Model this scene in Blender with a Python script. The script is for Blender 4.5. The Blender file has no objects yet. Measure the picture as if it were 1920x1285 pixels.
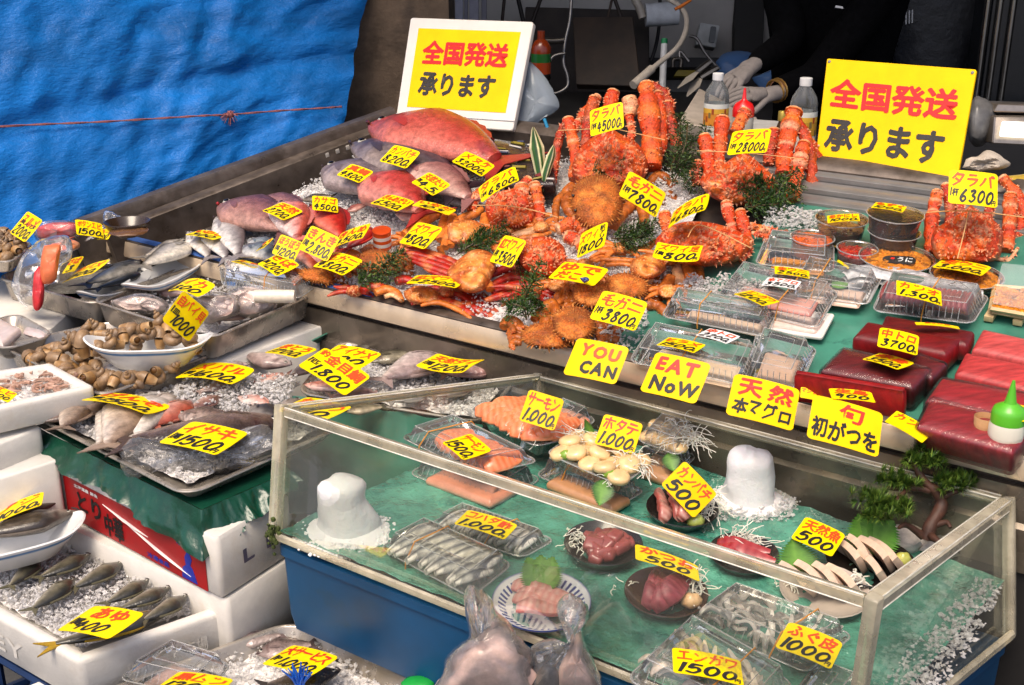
import bpy, math, random
from mathutils import Vector as Vec, Matrix, noise
random.seed(7)
S = bpy.context.scene
COL = S.collection
R = math.radians
W_PX, H_PX, F_PX = 1920.0,1285.0,2200.0
CAM = Vec((0,0,1.55)); PITCH = R(20)

# ------------------------------------------------------------------ camera
cd = bpy.data.cameras.new('camera'); cam = bpy.data.objects.new('camera', cd); COL.objects.link(cam)
cd.sensor_width = 36; cd.lens = 36 * F_PX / W_PX; cd.clip_start = .05; cd.clip_end = 500
cam.location = CAM; cam.rotation_euler = (math.pi / 2 - PITCH, 0,0)
S.camera = cam

# ------------------------------------------------------------------ sky and sun
SUN_EL, SUN_AZ = R(62), R(205)          # azimuth measured clockwise from +Y
wd = bpy.data.worlds.new('World'); S.world = wd; wd.use_nodes = True
nt = wd.node_tree; nt.nodes.clear()
sk = nt.nodes.new('ShaderNodeTexSky'); sk.sky_type = 'NISHITA'; sk.sun_disc = False
sk.sun_elevation = SUN_EL; sk.sun_rotation = SUN_AZ; sk.dust_density = 4.0; sk.air_density = .55; sk.ozone_density = .4
bg = nt.nodes.new('ShaderNodeBackground'); bg.inputs[1].default_value = 0.15
ow = nt.nodes.new('ShaderNodeOutputWorld')
nt.links.new(sk.outputs[0], bg.inputs[0]); nt.links.new(bg.outputs[0], ow.inputs[0])
sl = bpy.data.lights.new('sun', 'SUN'); sl.energy = 1.7; sl.angle = R(30); sl.color = (1.0,.85,.66)
so = bpy.data.objects.new('sun', sl); COL.objects.link(so)
sd = Vec((math.sin(SUN_AZ) * math.cos(SUN_EL), math.cos(SUN_AZ) * math.cos(SUN_EL), math.sin(SUN_EL)))
so.rotation_euler = sd.to_track_quat('Z', 'Y').to_euler(); so.location = (0,0,6)
S.view_settings.view_transform = 'Standard'; S.view_settings.look = 'None'
S.view_settings.exposure = 0.62; S.view_settings.gamma = 1
S.view_settings.use_curve_mapping = False
S.cycles.max_bounces = 8; S.cycles.diffuse_bounces = 3; S.cycles.glossy_bounces = 3
S.cycles.transparent_max_bounces = 24; S.cycles.transmission_bounces = 4
S.cycles.use_denoising = True; S.cycles.caustics_reflective = False; S.cycles.caustics_refractive = False
S.cycles.sample_clamp_indirect = 4.0

# ------------------------------------------------------------------ geometry of the view
def ray(px, py):
    x = (px - W_PX / 2) / F_PX; y = (H_PX / 2 - py) / F_PX
    return Vec((x, math.cos(PITCH) + y * math.sin(PITCH),-math.sin(PITCH) + y * math.cos(PITCH)))
def V(px, py, d): return CAM + ray(px, py) * d                 # at depth d along the view axis
def dep(p): return (p - CAM).dot(Vec((0, math.cos(PITCH),-math.sin(PITCH))))
def P(px, py, z):                                              # on the level plane z
    r = ray(px, py); return CAM + r * ((z - CAM.z) / r.z)
class Plane:
    def __init__(s, o, n): s.o = Vec(o); s.n = Vec(n).normalized()
    def __call__(s, px, py, h=0):
        r = ray(px, py); return CAM + r * ((s.o + s.n * h - CAM).dot(s.n) / r.dot(s.n))
def level(z): return Plane((0,0, z),(0,0,1))
# the sloping display table: u runs along its front rail, v up its slope
TA = Vec((-.76,2.72,.78)); TU = Vec((.814,-.581,0)).normalized(); TV = Vec((.581,.814,.264)).normalized()
TN = TU.cross(TV).normalized(); TD = .72 * math.sqrt(1 + .264 ** 2)
T = Plane(TA, TN)
def tb(u, v, h=0): return TA + TU * u + TV * v + TN * h
# the clear case in front of it (measured corner points)
c_tnl, c_tnr = V(527,766, dep(P(527,766,.80))), P(1640,1128,.80)
c_tbr, c_tbl = P(1892,940,.70), P(1010,706,.70)
c_bnl = P(515,1008,.60); c_bnr = P(1590,1440,.545); c_bbr = P(1893,1190,.50)
c_bbl = c_tbl + (c_bbr - c_tbr) * .5 + (c_bnl - c_tnl) * .5
c_back = Plane(c_tbr, (c_tbl - c_tbr).cross(c_bbr - c_tbr))(1520,964)          # where the raised floor meets the back panel
FN = ((c_bnr - c_bnl).cross(c_back - c_bnl)).normalized()
F = Plane(c_bnl + FN * .006, FN)
# coordinates read in enlargements of the photograph -> its own pixels
ZO = dict(R1=(0,380,4), R2=(0,680,3.5556), R3=(0,920,3), R4=(380,480,3.3103), R5=(320,230,3.3103), R6=(620,0,3.0968),
          R7=(1180,0,2.5946), R8=(840,140,3.0968), S1=(640,380,2.8235), S2=(1160,350,3.4725), S3=(1420,300,3.57),
          S4=(1180,560,2.5946), S5=(500,700,3.0968), S6=(980,740,3.3103), S7=(1300,800,2.65), S8=(680,930,2.909), O=(0,0,1))
def z(k, *pts):
    a, b, c = ZO[k]; out = [(a + x / c, b + y / c) for x, y in pts]
    return out[0] if len(out) == 1 else out

# ------------------------------------------------------------------ colour and materials
def hx(s):
    def l(c): c /= 255; return c / 12.92 if c <= .04045 else ((c + .055) / 1.055) ** 2.4
    return tuple(l(int(s[i:i + 2], 16)) for i in (0,2,4))
def mix(a, b, t): return tuple(x + (y - x) * t for x, y in zip(a, b))
def jit(c, k): f = 1 + random.uniform(-k, k); return tuple(max(0, x * f) for x in c)
MATS = {}
class NT:
    def __init__(s, name):
        s.m = bpy.data.materials.new(name); s.m.use_nodes = True; s.t = s.m.node_tree; s.t.nodes.clear()
        s.o = s.n('ShaderNodeOutputMaterial')
    def n(s, kind, **kw):
        nd = s.t.nodes.new(kind)
        for k, v in kw.items():
            if k.startswith('i_'):
                key = k[2:].replace('_', ' ')
                nd.inputs[key].default_value = v
            else: setattr(nd, k, v)
        return nd
    def l(s, a, b): s.t.links.new(a, b)
def c4(c): return (c[0], c[1], c[2], 1)
def tex(N, scale, detail=3, rough=.55, coord='Object', stretch=None):
    tc = N.n('ShaderNodeTexCoord'); src = tc.outputs[coord]
    if stretch:
        mp = N.n('ShaderNodeMapping'); mp.inputs['Scale'].default_value = stretch; N.l(src, mp.inputs[0]); src = mp.outputs[0]
    t = N.n('ShaderNodeTexNoise'); t.inputs['Scale'].default_value = scale; t.inputs['Detail'].default_value = detail
    t.inputs['Roughness'].default_value = rough; N.l(src, t.inputs['Vector']); return t, src
def surf(name, col=None, rough=.5, metal=0, noise_s=30, var=.25, bump=.0, bump_s=60, coat=0, sss=0, rvar=0, vor=0, stretch=None, dirt=None, spec=.5, alpha=1, dist=.002, trans=0):
    """Principled surface; col None reads the mesh's own colour attribute."""
    if name in MATS: return MATS[name]
    N = NT(name); b = N.n('ShaderNodeBsdfPrincipled'); N.l(b.outputs[0], N.o.inputs[0])
    t, src = tex(N, noise_s, 4,.6, stretch=stretch)
    if col is None:
        a = N.n('ShaderNodeAttribute', attribute_name='Col'); cs = a.outputs['Color']
    else:
        a = N.n('ShaderNodeRGB'); a.outputs[0].default_value = c4(col); cs = a.outputs[0]
    if var:
        mr = N.n('ShaderNodeMapRange'); mr.inputs[1].default_value = .3; mr.inputs[2].default_value = .7
        mr.inputs[3].default_value = 1 - var; mr.inputs[4].default_value = 1 + var * .6; N.l(t.outputs[0], mr.inputs[0])
        mx = N.n('ShaderNodeMix', data_type='RGBA', blend_type='MULTIPLY'); mx.inputs[0].default_value = 1
        N.l(cs, mx.inputs[6]); N.l(mr.outputs[0], mx.inputs[7]); cs = mx.outputs[2]
    if dirt:
        t2, _ = tex(N, dirt[1], 6,.65)
        mr = N.n('ShaderNodeMapRange'); mr.inputs[1].default_value = dirt[2]; mr.inputs[2].default_value = dirt[2] + .15
        N.l(t2.outputs[0], mr.inputs[0])
        mx = N.n('ShaderNodeMix', data_type='RGBA'); N.l(mr.outputs[0], mx.inputs[0]); N.l(cs, mx.inputs[6]); mx.inputs[7].default_value = c4(dirt[0]); cs = mx.outputs[2]
    N.l(cs, b.inputs['Base Color'])
    b.inputs['Roughness'].default_value = rough; b.inputs['Metallic'].default_value = metal
    b.inputs['Specular IOR Level'].default_value = spec
    b.inputs['Coat Weight'].default_value = coat; b.inputs['Coat Roughness'].default_value = .08
    b.inputs['Alpha'].default_value = alpha; b.inputs['Transmission Weight'].default_value = trans
    if sss: b.inputs['Subsurface Weight'].default_value = sss; b.inputs['Subsurface Radius'].default_value = (.012,.005,.003)
    if rvar:
        mr = N.n('ShaderNodeMapRange'); mr.inputs[1].default_value = .3; mr.inputs[2].default_value = .7
        mr.inputs[3].default_value = max(.03, rough - rvar); mr.inputs[4].default_value = rough + rvar
        N.l(t.outputs[0], mr.inputs[0]); N.l(mr.outputs[0], b.inputs['Roughness'])
    if bump:
        bp = N.n('ShaderNodeBump'); bp.inputs['Strength'].default_value = bump; bp.inputs['Distance'].default_value = dist
        if vor:
            vt = N.n('ShaderNodeTexVoronoi'); vt.inputs['Scale'].default_value = vor; N.l(src, vt.inputs['Vector']); N.l(vt.outputs['Distance'], bp.inputs['Height'])
        else:
            t3, _ = tex(N, bump_s, 4,.6, stretch=stretch); N.l(t3.outputs[0], bp.inputs['Height'])
        N.l(bp.outputs[0], b.inputs['Normal'])
        if coat: N.l(bp.outputs[0], b.inputs['Coat Normal'])
    MATS[name] = N.m; return N.m
def clear(name, tint=(1,1,1), body=.06, rough=.06, bump=.3, bump_s=40, gloss=1.0, facing=.25, white=(.85,.85,.82), cloud=0, cloud_s=8, transl=0):
    """Thin clear plastic: mostly see-through, with fresnel highlights and a little milky body that grows at grazing angles."""
    if name in MATS: return MATS[name]
    N = NT(name)
    tr = N.n('ShaderNodeBsdfTransparent'); tr.inputs[0].default_value = c4(tint)
    df = N.n('ShaderNodeBsdfDiffuse'); df.inputs[0].default_value = c4(white)
    if transl:
        tl = N.n('ShaderNodeBsdfTranslucent'); tl.inputs[0].default_value = c4(white); x0 = N.n('ShaderNodeMixShader'); x0.inputs[0].default_value = transl; N.l(df.outputs[0], x0.inputs[1]); N.l(tl.outputs[0], x0.inputs[2]); dsh = x0.outputs[0]
    else: dsh = df.outputs[0]
    gl = N.n('ShaderNodeBsdfGlossy'); gl.inputs['Roughness'].default_value = rough; gl.inputs[0].default_value = (1,1,1,1)
    bp = N.n('ShaderNodeBump'); bp.inputs['Strength'].default_value = bump; bp.inputs['Distance'].default_value = .003
    t, _ = tex(N, bump_s, 4,.6); N.l(t.outputs[0], bp.inputs['Height'])
    N.l(bp.outputs[0], gl.inputs['Normal']); N.l(bp.outputs[0], df.inputs['Normal'])
    lw = N.n('ShaderNodeLayerWeight'); lw.inputs[0].default_value = .35; N.l(bp.outputs[0], lw.inputs['Normal'])
    m1 = N.n('ShaderNodeMath', operation='MULTIPLY_ADD'); N.l(lw.outputs['Facing'], m1.inputs[0]); m1.inputs[1].default_value = facing; m1.inputs[2].default_value = body
    fac = m1.outputs[0]
    if cloud:
        t4, _ = tex(N, cloud_s, 4,.6); mr = N.n('ShaderNodeMapRange'); mr.inputs[1].default_value = .45; mr.inputs[2].default_value = .75; mr.inputs[4].default_value = cloud
        N.l(t4.outputs[0], mr.inputs[0]); ad = N.n('ShaderNodeMath', operation='ADD', use_clamp=True); N.l(fac, ad.inputs[0]); N.l(mr.outputs[0], ad.inputs[1]); fac = ad.outputs[0]
    x1 = N.n('ShaderNodeMixShader'); N.l(fac, x1.inputs[0]); N.l(tr.outputs[0], x1.inputs[1]); N.l(dsh, x1.inputs[2])
    fr = N.n('ShaderNodeFresnel'); fr.inputs[0].default_value = 1.45; N.l(bp.outputs[0], fr.inputs['Normal'])
    m2 = N.n('ShaderNodeMath', operation='MULTIPLY', use_clamp=True); N.l(fr.outputs[0], m2.inputs[0]); m2.inputs[1].default_value = gloss
    x2 = N.n('ShaderNodeMixShader'); N.l(m2.outputs[0], x2.inputs[0]); N.l(x1.outputs[0], x2.inputs[1]); N.l(gl.outputs[0], x2.inputs[2])
    N.l(x2.outputs[0], N.o.inputs[0]); MATS[name] = N.m; return N.m

# ------------------------------------------------------------------ mesh builder
def frame(o, x, n):
    """Matrix with origin o, x axis along x, z axis as near n as possible."""
    x = Vec(x).normalized(); y = Vec(n).cross(x).normalized(); zz = x.cross(y)
    return Matrix(((x.x, y.x, zz.x, o.x),(x.y, y.y, zz.y, o.y),(x.z, y.z, zz.z, o.z),(0,0,0,1)))
IDM = Matrix.Identity(4)
class MB:
    def __init__(s, m=IDM, col=(.5,.5,.5)): s.v = []; s.f = []; s.c = []; s.mi = []; s.m = m.copy(); s.col = col; s.k = 0
    def add(s, vs, fs, cs=None):
        b = len(s.v); m = s.m
        s.v += [m @ Vec(p) for p in vs]; s.f += [tuple(b + i for i in f) for f in fs]; s.mi += [s.k] * len(fs)
        s.c += cs if cs else [s.col] * len(vs)
    def rings(s, rs, cap0=True, cap1=True, cs=None, closed=True):
        n = len(rs[0]); vs = [p for r in rs for p in r]; fs = []
        for i in range(len(rs) - 1):
            for j in range(n if closed else n - 1):
                a = i * n + j; b = i * n + (j + 1) % n; fs.append((a, b, b + n, a + n))
        if cap0: fs.append(tuple(reversed(range(n))))
        if cap1: fs.append(tuple(range((len(rs) - 1) * n, len(rs) * n)))
        s.add(vs, fs, [c for c in cs for _ in range(n)] if cs and len(cs) == len(rs) else cs)
    def tube(s, pts, rad, n=8, cs=None, flat=1.0, cap=True):
        pts = [Vec(p) for p in pts]; k = len(pts)
        if not hasattr(rad, '__len__'): rad = [rad] * k
        rs = []; prev = None
        for i in range(k):
            t = (pts[min(i + 1, k - 1)] - pts[max(i - 1,0)])
            t = t.normalized() if t.length > 1e-9 else Vec((0,0,1))
            if prev is None:
                a = t.cross(Vec((0,0,1)));
                if a.length < .05: a = t.cross(Vec((1,0,0)))
            else: a = prev - t * prev.dot(t)
            a.normalize(); prev = a; b = t.cross(a)
            rs.append([pts[i] + a * (math.cos(q) * rad[i]) + b * (math.sin(q) * rad[i] * flat) for q in [2 * math.pi * j / n for j in range(n)]])
        s.rings(rs, cap, cap, cs)
    def lathe(s, prof, n=24, cap0=True, cap1=True, cs=None, sx=1, sy=1):
        s.rings([[(r * math.cos(2 * math.pi * j / n) * sx, r * math.sin(2 * math.pi * j / n) * sy, h) for j in range(n)] for r, h in prof], cap0, cap1, cs)
    def ball(s, c, rx, ry=None, rz=None, n=10, k=6, col=None):
        ry = rx if ry is None else ry; rz = rx if rz is None else rz; oc = s.col
        if col: s.col = col
        rs = [[(c[0] + rx * math.sin(a) * math.cos(2 * math.pi * j / n), c[1] + ry * math.sin(a) * math.sin(2 * math.pi * j / n), c[2] - rz * math.cos(a)) for j in range(n)] for a in [math.pi * (i + .12) / (k + .24) for i in range(k + 1)]]
        s.rings(rs); s.col = oc
    def box(s, x0, x1, y0, y1, z0, z1, bev=0):
        if not bev:
            vs = [(x, y, zz) for zz in (z0, z1) for y in (y0, y1) for x in (x0, x1)]
            s.add(vs, [(0,2,3,1),(4,5,7,6),(0,1,5,4),(2,6,7,3),(0,4,6,2),(1,3,7,5)]); return
        bev = min(bev, (x1 - x0) * .49,(y1 - y0) * .49,(z1 - z0) * .49)
        def ring(i, h): return [(x + x0, y + y0, h) for x, y in rr(x1 - x0, y1 - y0, bev, i, 3)]
        s.rings([ring(bev * .8, z0), ring(bev * .25, z0 + bev * .25), ring(0, z0 + bev), ring(0, z1 - bev), ring(bev * .25, z1 - bev * .25), ring(bev * .8, z1)])
    def prism(s, poly, z0, z1):
        n = len(poly)
        s.add([(x, y, z0) for x, y in poly] + [(x, y, z1) for x, y in poly],
              [tuple(reversed(range(n))), tuple(range(n, 2 * n))] + [(i, (i + 1) % n, n + (i + 1) % n, n + i) for i in range(n)])
    def grid(s, fn, nu, nv, cfn=None):
        vs = []; cs = [] if cfn else None
        for j in range(nv + 1):
            for i in range(nu + 1):
                vs.append(fn(i / nu, j / nv))
                if cfn: cs.append(cfn(i / nu, j / nv))
        s.add(vs, [(j * (nu + 1) + i, j * (nu + 1) + i + 1,(j + 1) * (nu + 1) + i + 1,(j + 1) * (nu + 1) + i) for j in range(nv) for i in range(nu)], cs)
    def spike(s, p, d, r, h, n=5, c0=None, c1=None):
        p = Vec(p); d = Vec(d).normalized(); a = d.cross(Vec((.3,.5,.8))).normalized(); b = d.cross(a)
        c0 = c0 or s.col; c1 = c1 or s.col
        base = [p - d * (h * .15) + (a * math.cos(2 * math.pi * j / n) + b * math.sin(2 * math.pi * j / n)) * r for j in range(n)]
        s.add(base + [p + d * h], [(j, (j + 1) % n, n) for j in range(n)], [c0] * n + [c1])
    def qloft(s, Q, levels, r, cap0=True, cap1=True, n=5, cs=None):
        s.rings([[Q.at(x, y, h) for x, y in rr(Q.w, Q.d, r, i, n)] for i, h in levels], cap0, cap1, cs)
    def build(s, name, mats, parent=None, smooth=40, loc=None):
        """Link as one mesh object. Vertices are world points; a child keeps its thing's base as origin."""
        root = parent
        while root is not None and root.parent is not None: root = root.parent
        if root is not None: o = Vec(root.location)
        elif loc is not None: o = Vec(loc)
        else:
            xs = [p.x for p in s.v]; ys = [p.y for p in s.v]; o = Vec(((min(xs) + max(xs)) / 2,(min(ys) + max(ys)) / 2, min(p.z for p in s.v)))
        me = bpy.data.meshes.new(name); me.from_pydata([p - o for p in s.v], [], s.f)
        if not isinstance(mats, (list, tuple)): mats = [mats]
        for m in mats: me.materials.append(m)
        if len(mats) > 1: me.polygons.foreach_set('material_index', s.mi)
        at = me.color_attributes.new('Col', 'FLOAT_COLOR', 'POINT')
        at.data.foreach_set('color', [q for c in s.c for q in (c[0], c[1], c[2], 1)])
        if smooth:
            me.polygons.foreach_set('use_smooth', [True] * len(me.polygons)); me.set_sharp_from_angle(angle=R(smooth))
        ob = bpy.data.objects.new(name, me); COL.objects.link(ob)
        if parent is not None: ob.parent = parent
        else: ob.location = o
        return ob
def rr(w, d, r, inset=0, n=4):
    r = max(r - inset, .0004); x0, y0, x1, y1 = inset, inset, w - inset, d - inset
    r = min(r, max((x1 - x0) / 2,1e-5), max((y1 - y0) / 2,1e-5)); out = []
    for cx, cy, a0 in ((x1 - r, y1 - r, 0),(x0 + r, y1 - r, 90),(x0 + r, y0 + r, 180),(x1 - r, y0 + r, 270)):
        for i in range(n + 1):
            a = R(a0 + 90 * i / n); out.append((cx + r * math.cos(a), cy + r * math.sin(a)))
    return out
class Quad:
    """Four corner points (near-left, near-right, far-right, far-left) seen as a rectangle w x d metres."""
    def __init__(s, a, b, c, d, up=None):
        s.p = [Vec(q) for q in (a, b, c, d)]; s.w = ((s.p[1] - s.p[0]).length + (s.p[2] - s.p[3]).length) / 2
        s.d = ((s.p[3] - s.p[0]).length + (s.p[2] - s.p[1]).length) / 2
        s.up = Vec(up) if up else (s.p[1] - s.p[0]).cross(s.p[3] - s.p[0]).normalized()
        s.base = sum(s.p, Vec()) / 4
    def at(s, x, y, h=0):
        a, b = x / s.w, y / s.d; p = s.p
        return p[0] * (1 - a) * (1 - b) + p[1] * a * (1 - b) + p[2] * a * b + p[3] * (1 - a) * b + s.up * h
    def st(s, a, b, h=0): return s.at(a * s.w, b * s.d, h)
def pq(plane, pts, h=0, up=None): return Quad(*[plane(x, y, h) for x, y in pts], up=up)
def cr(pts, n=4):
    """Catmull-Rom through pts (2-D or 3-D)."""
    pts = [Vec(p) for p in pts]; out = []
    for i in range(len(pts) - 1):
        a, b, c, d = pts[max(i - 1,0)], pts[i], pts[i + 1], pts[min(i + 2, len(pts) - 1)]
        for k in range(n):
            t = k / n; out.append(.5 * ((2 * b) + (c - a) * t + (2 * a - 5 * b + 4 * c - d) * t * t + (3 * b - a - 3 * c + d) * t ** 3))
    return out + [pts[-1]]

# ------------------------------------------------------------------ things, tags
def tag(o, label=None, cat=None, group=None, kind=None):
    if label: o['label'] = label
    if cat: o['category'] = cat
    if group: o['group'] = group
    if kind: o['kind'] = kind
    return o
def thing(name, loc, label, cat, group=None):
    o = bpy.data.objects.new(name, None); COL.objects.link(o); o.location = Vec(loc); o.empty_display_size = .03
    return tag(o, label, cat, group)
def structure(o): o['kind'] = 'structure'; return o
def dup(root, loc, rot=None, scale=None, label=None, group=None):
    r = root.copy(); COL.objects.link(r); r.location = loc
    if rot is not None: r.rotation_euler = rot
    if scale is not None: r.scale = (scale,) * 3
    if label: r['label'] = label
    if group: r['group'] = group
    for ch in list(root.children):
        c = ch.copy(); COL.objects.link(c); c.parent = r
        for g in list(ch.children):
            d = g.copy(); COL.objects.link(d); d.parent = c
    return r
# ------------------------------------------------------------------ hand lettering
STROKES = {
 '0': '5927133061857859', '1': '5940', '2': '27497876431080', '3': '2859784574724011', '4': '591484 6750', '5': '392566835011 3989',
 '6': '69251240725423', '7': '18894430', '8': '7849277350213478', '9': '774926557860', ',': '3120', '.': '3120',
 'ニ': '1787 0292', 'ワ': '1815 18887430', 'イ': '895513 5650', 'ズ': '17774300 4480 7988 8998', 'ス': '17774300 4480',
 'タ': '4915 38886320 3563', 'ラ': '2878 15856230', 'バ': '372401 6881 7988 8998', 'ハ': '372401 6881', 'ガ': '16767150 493410 7988 8998',
 'カ': '16767150 493410', '毛': '7928 1666 0494 4841508092', 'サ': '0696 2924 696440', 'ー': '0595', 'モ': '1777 0494 4841508091',
 'ン': '1836 105296', 'ホ': '0797 4940 2511 6581', 'テ': '1878 0595 554220', 'チ': '7827 0595 575320', 'パ': '372401 6881 798998887978',
 'コ': '188881 1181', 'エ': '1878 4841 0191', 'ウ': '4947 1714 17878430', 'キ': '1777 0494 4950', 'メ': '794300 2771', 'マ': '1787532? ', 'ケ': '3915 2787 585210',
 'ク': '3915 28887410', 'グ': '3915 28787410 7988 8998', 'ダ': '4915 38886320 3563 8998', 'ア': '18886745 463300', 'ジ': '1827 0514 105295 6988 8998', 'ム': '491080 6482', 'ツ': '1827 4837 878420',
}
STROKES['マ'] = '18884432 3361'
WID = {',': .3, '.': .3, '1': .5, ' ': .4, '/': .4}
_gl = {}
def char_mesh(ch, bold):
    key = (ch, bold)
    if key in _gl: return _gl[key]
    vs, fs = [], []
    if ch in STROKES:
        dig = ch in '0123456789,.'
        w = .088 if dig else .066
        for st in STROKES[ch].split():
            raw = [(int(st[i]) / 10 * (.74 if dig else .98), int(st[i + 1]) / 10) for i in range(0, len(st) - 1,2)]
            pts = [Vec((x, y)) for x, y in raw]
            if len(pts) > 2 and dig: pts = cr(pts, 4)
            elif len(pts) > 2:
                q = []
                for i, p in enumerate(pts):                      # brush corners: slightly rounded
                    if 0 < i < len(pts) - 1: q += [p + (pts[i - 1] - p) * .12, p, p + (pts[i + 1] - p) * .12]
                    else: q.append(p)
                pts = q
            b = len(vs); m = len(pts)
            for i, p in enumerate(pts):
                t = (pts[min(i + 1, m - 1)] - pts[max(i - 1,0)]); t = t.normalized() if t.length else Vec((1,0)); nn = Vec((-t.y, t.x))
                f = i / max(1, m - 1); ww = w * (1.15 - .35 * f) * (1 + bold * 4)
                ext = t * (w * .6 if i == m - 1 else (-w * .6 if i == 0 else 0))
                vs += [p + ext + nn * ww, p + ext - nn * ww]
            fs += [(b + 2 * i, b + 2 * i + 1, b + 2 * i + 3, b + 2 * i + 2) for i in range(m - 1)]
        adv = WID.get(ch, .8 if dig else 1.02)
    elif ch == ' ': adv = .4
    else:
        c = bpy.data.curves.new('lettering', 'FONT'); c.body = ch; c.offset = .006; c.resolution_u = 2; c.fill_mode = 'FRONT'
        o = bpy.data.objects.new('lettering', c); COL.objects.link(o); bpy.context.view_layer.update()
        dg = bpy.context.evaluated_depsgraph_get(); me = bpy.data.meshes.new_from_object(o.evaluated_get(dg))
        vs = [Vec((v.co.x, v.co.y + .02)) for v in me.vertices]; fs = [tuple(p.vertices) for p in me.polygons]
        n0 = len(vs); base, bf = list(vs), list(fs); vs = []; fs = []; w = bold * .8
        for k, (dx, dy) in enumerate(((0,0),(w, 0),(-w, 0),(0, w),(0,-w),(w * .7, w * .7),(-w * .7,-w * .7))):
            vs += [Vec((q.x + dx, q.y + dy, k)) for q in base]; fs += [tuple(i + k * n0 for i in f) for f in bf]
        adv = 1.0 if ord(ch) > 0x2000 else (max(v.x for v in vs) + .1 if vs else .4)
        bpy.data.objects.remove(o); bpy.data.curves.remove(c); bpy.data.meshes.remove(me)
    _gl[key] = (vs, fs, adv); return _gl[key]
def layout(text, x0, y0, x1, y1, bold=.02, slant=.12, wob=.05, grow=None, squeeze=1.6):
    """2-D faces of a line of text filling the box; returns (points, faces)."""
    rnd = random.Random(sum(map(ord, text)) * 31 + int(x0 * 1000)); out_v, out_f = [], []; x = 0
    for i, ch in enumerate(text):
        vs, fs, adv = char_mesh(ch, bold); a = rnd.uniform(-wob, wob); k = 1 + rnd.uniform(-wob, wob) - (grow or 0) * i; dy = rnd.uniform(-wob, wob) * .6
        b = len(out_v)
        for p in vs:
            px, py = p.x - adv / 2, p.y - .45; px, py = (px * math.cos(a) - py * math.sin(a)) * k, (px * math.sin(a) + py * math.cos(a)) * k
            out_v.append([x + adv * k / 2 + px + (py + .45) * slant, py + .45 + dy, p[2] if len(p) > 2 else 0])
        out_f += [tuple(b + q for q in f) for f in fs]; x += adv * k
    if not out_v: return [], []
    lx, hx_ = min(p[0] for p in out_v), max(p[0] for p in out_v); ly, hy = min(p[1] for p in out_v), max(p[1] for p in out_v)
    sy = (y1 - y0) / max(hy - ly, .5); sx = (x1 - x0) / max(hx_ - lx, .3)
    sx = min(sx, sy * squeeze); sy = min(sy, sx * 2.2)
    cx, cy = (x0 + x1) / 2,(y0 + y1) / 2
    return [(cx + (p[0] - (lx + hx_) / 2) * sx, cy + (p[1] - (ly + hy) / 2) * sy, p[2] * .00007) for p in out_v], out_f

YEL = surf('card_yellow', (.93,.68,.002), rough=.42, var=.14, noise_s=26, spec=.15, bump=.15, bump_s=60)
YEL2 = surf('card_yellow_deep', (.93,.57,.002), rough=.45, var=.10, noise_s=12, spec=.15)
WHT = surf('card_white', (.82,.82,.80), rough=.45, var=.05, noise_s=9)
RED_INK = surf('red_ink', (.72,.028,.012), rough=.5, var=.12, noise_s=90)
RED_INK2 = surf('orange_red_ink', (.83,.075,.008), rough=.5, var=.15, noise_s=90)
BLK_INK = surf('black_ink', (.012,.012,.012), rough=.5, var=.3, noise_s=90)
GRY_INK = surf('worn_grey_ink', (.10,.09,.075), rough=.6, var=.3, noise_s=40)
SLEEVE = clear('card_sleeve', body=.10, facing=.2, bump=.2, gloss=.9)

def rigid(TL, TR, BL, d, asp):
    """Corner pixels of a flat card whose middle lies at depth d: centre and edge vectors of the real card, top edge leaning away."""
    k = d / F_PX
    u = Vec((TR[0] - TL[0], -(TR[1] - TL[1]))) * k; v = Vec((TL[0] - BL[0], -(TL[1] - BL[1]))) * k
    A, B, C = u.dot(u), v.dot(v), u.dot(v); q = asp * asp * B - A
    b2 = (-q + math.sqrt(q * q + 4 * asp * asp * C * C)) / (2 * asp * asp); b = math.sqrt(max(b2,1e-10))
    a = -C / b if b > 1e-4 else math.sqrt(max(q, 0))
    a = max(-.9 * math.sqrt(A), min(.9 * math.sqrt(A), a)); b = min(b, 2.2 * math.sqrt(B))
    tl = V(TL[0], TL[1], d - a / 2 + b / 2); tr = V(TR[0], TR[1], d + a / 2 + b / 2); bl = V(BL[0], BL[1], d - a / 2 - b / 2)
    return tl, tr, bl
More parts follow.
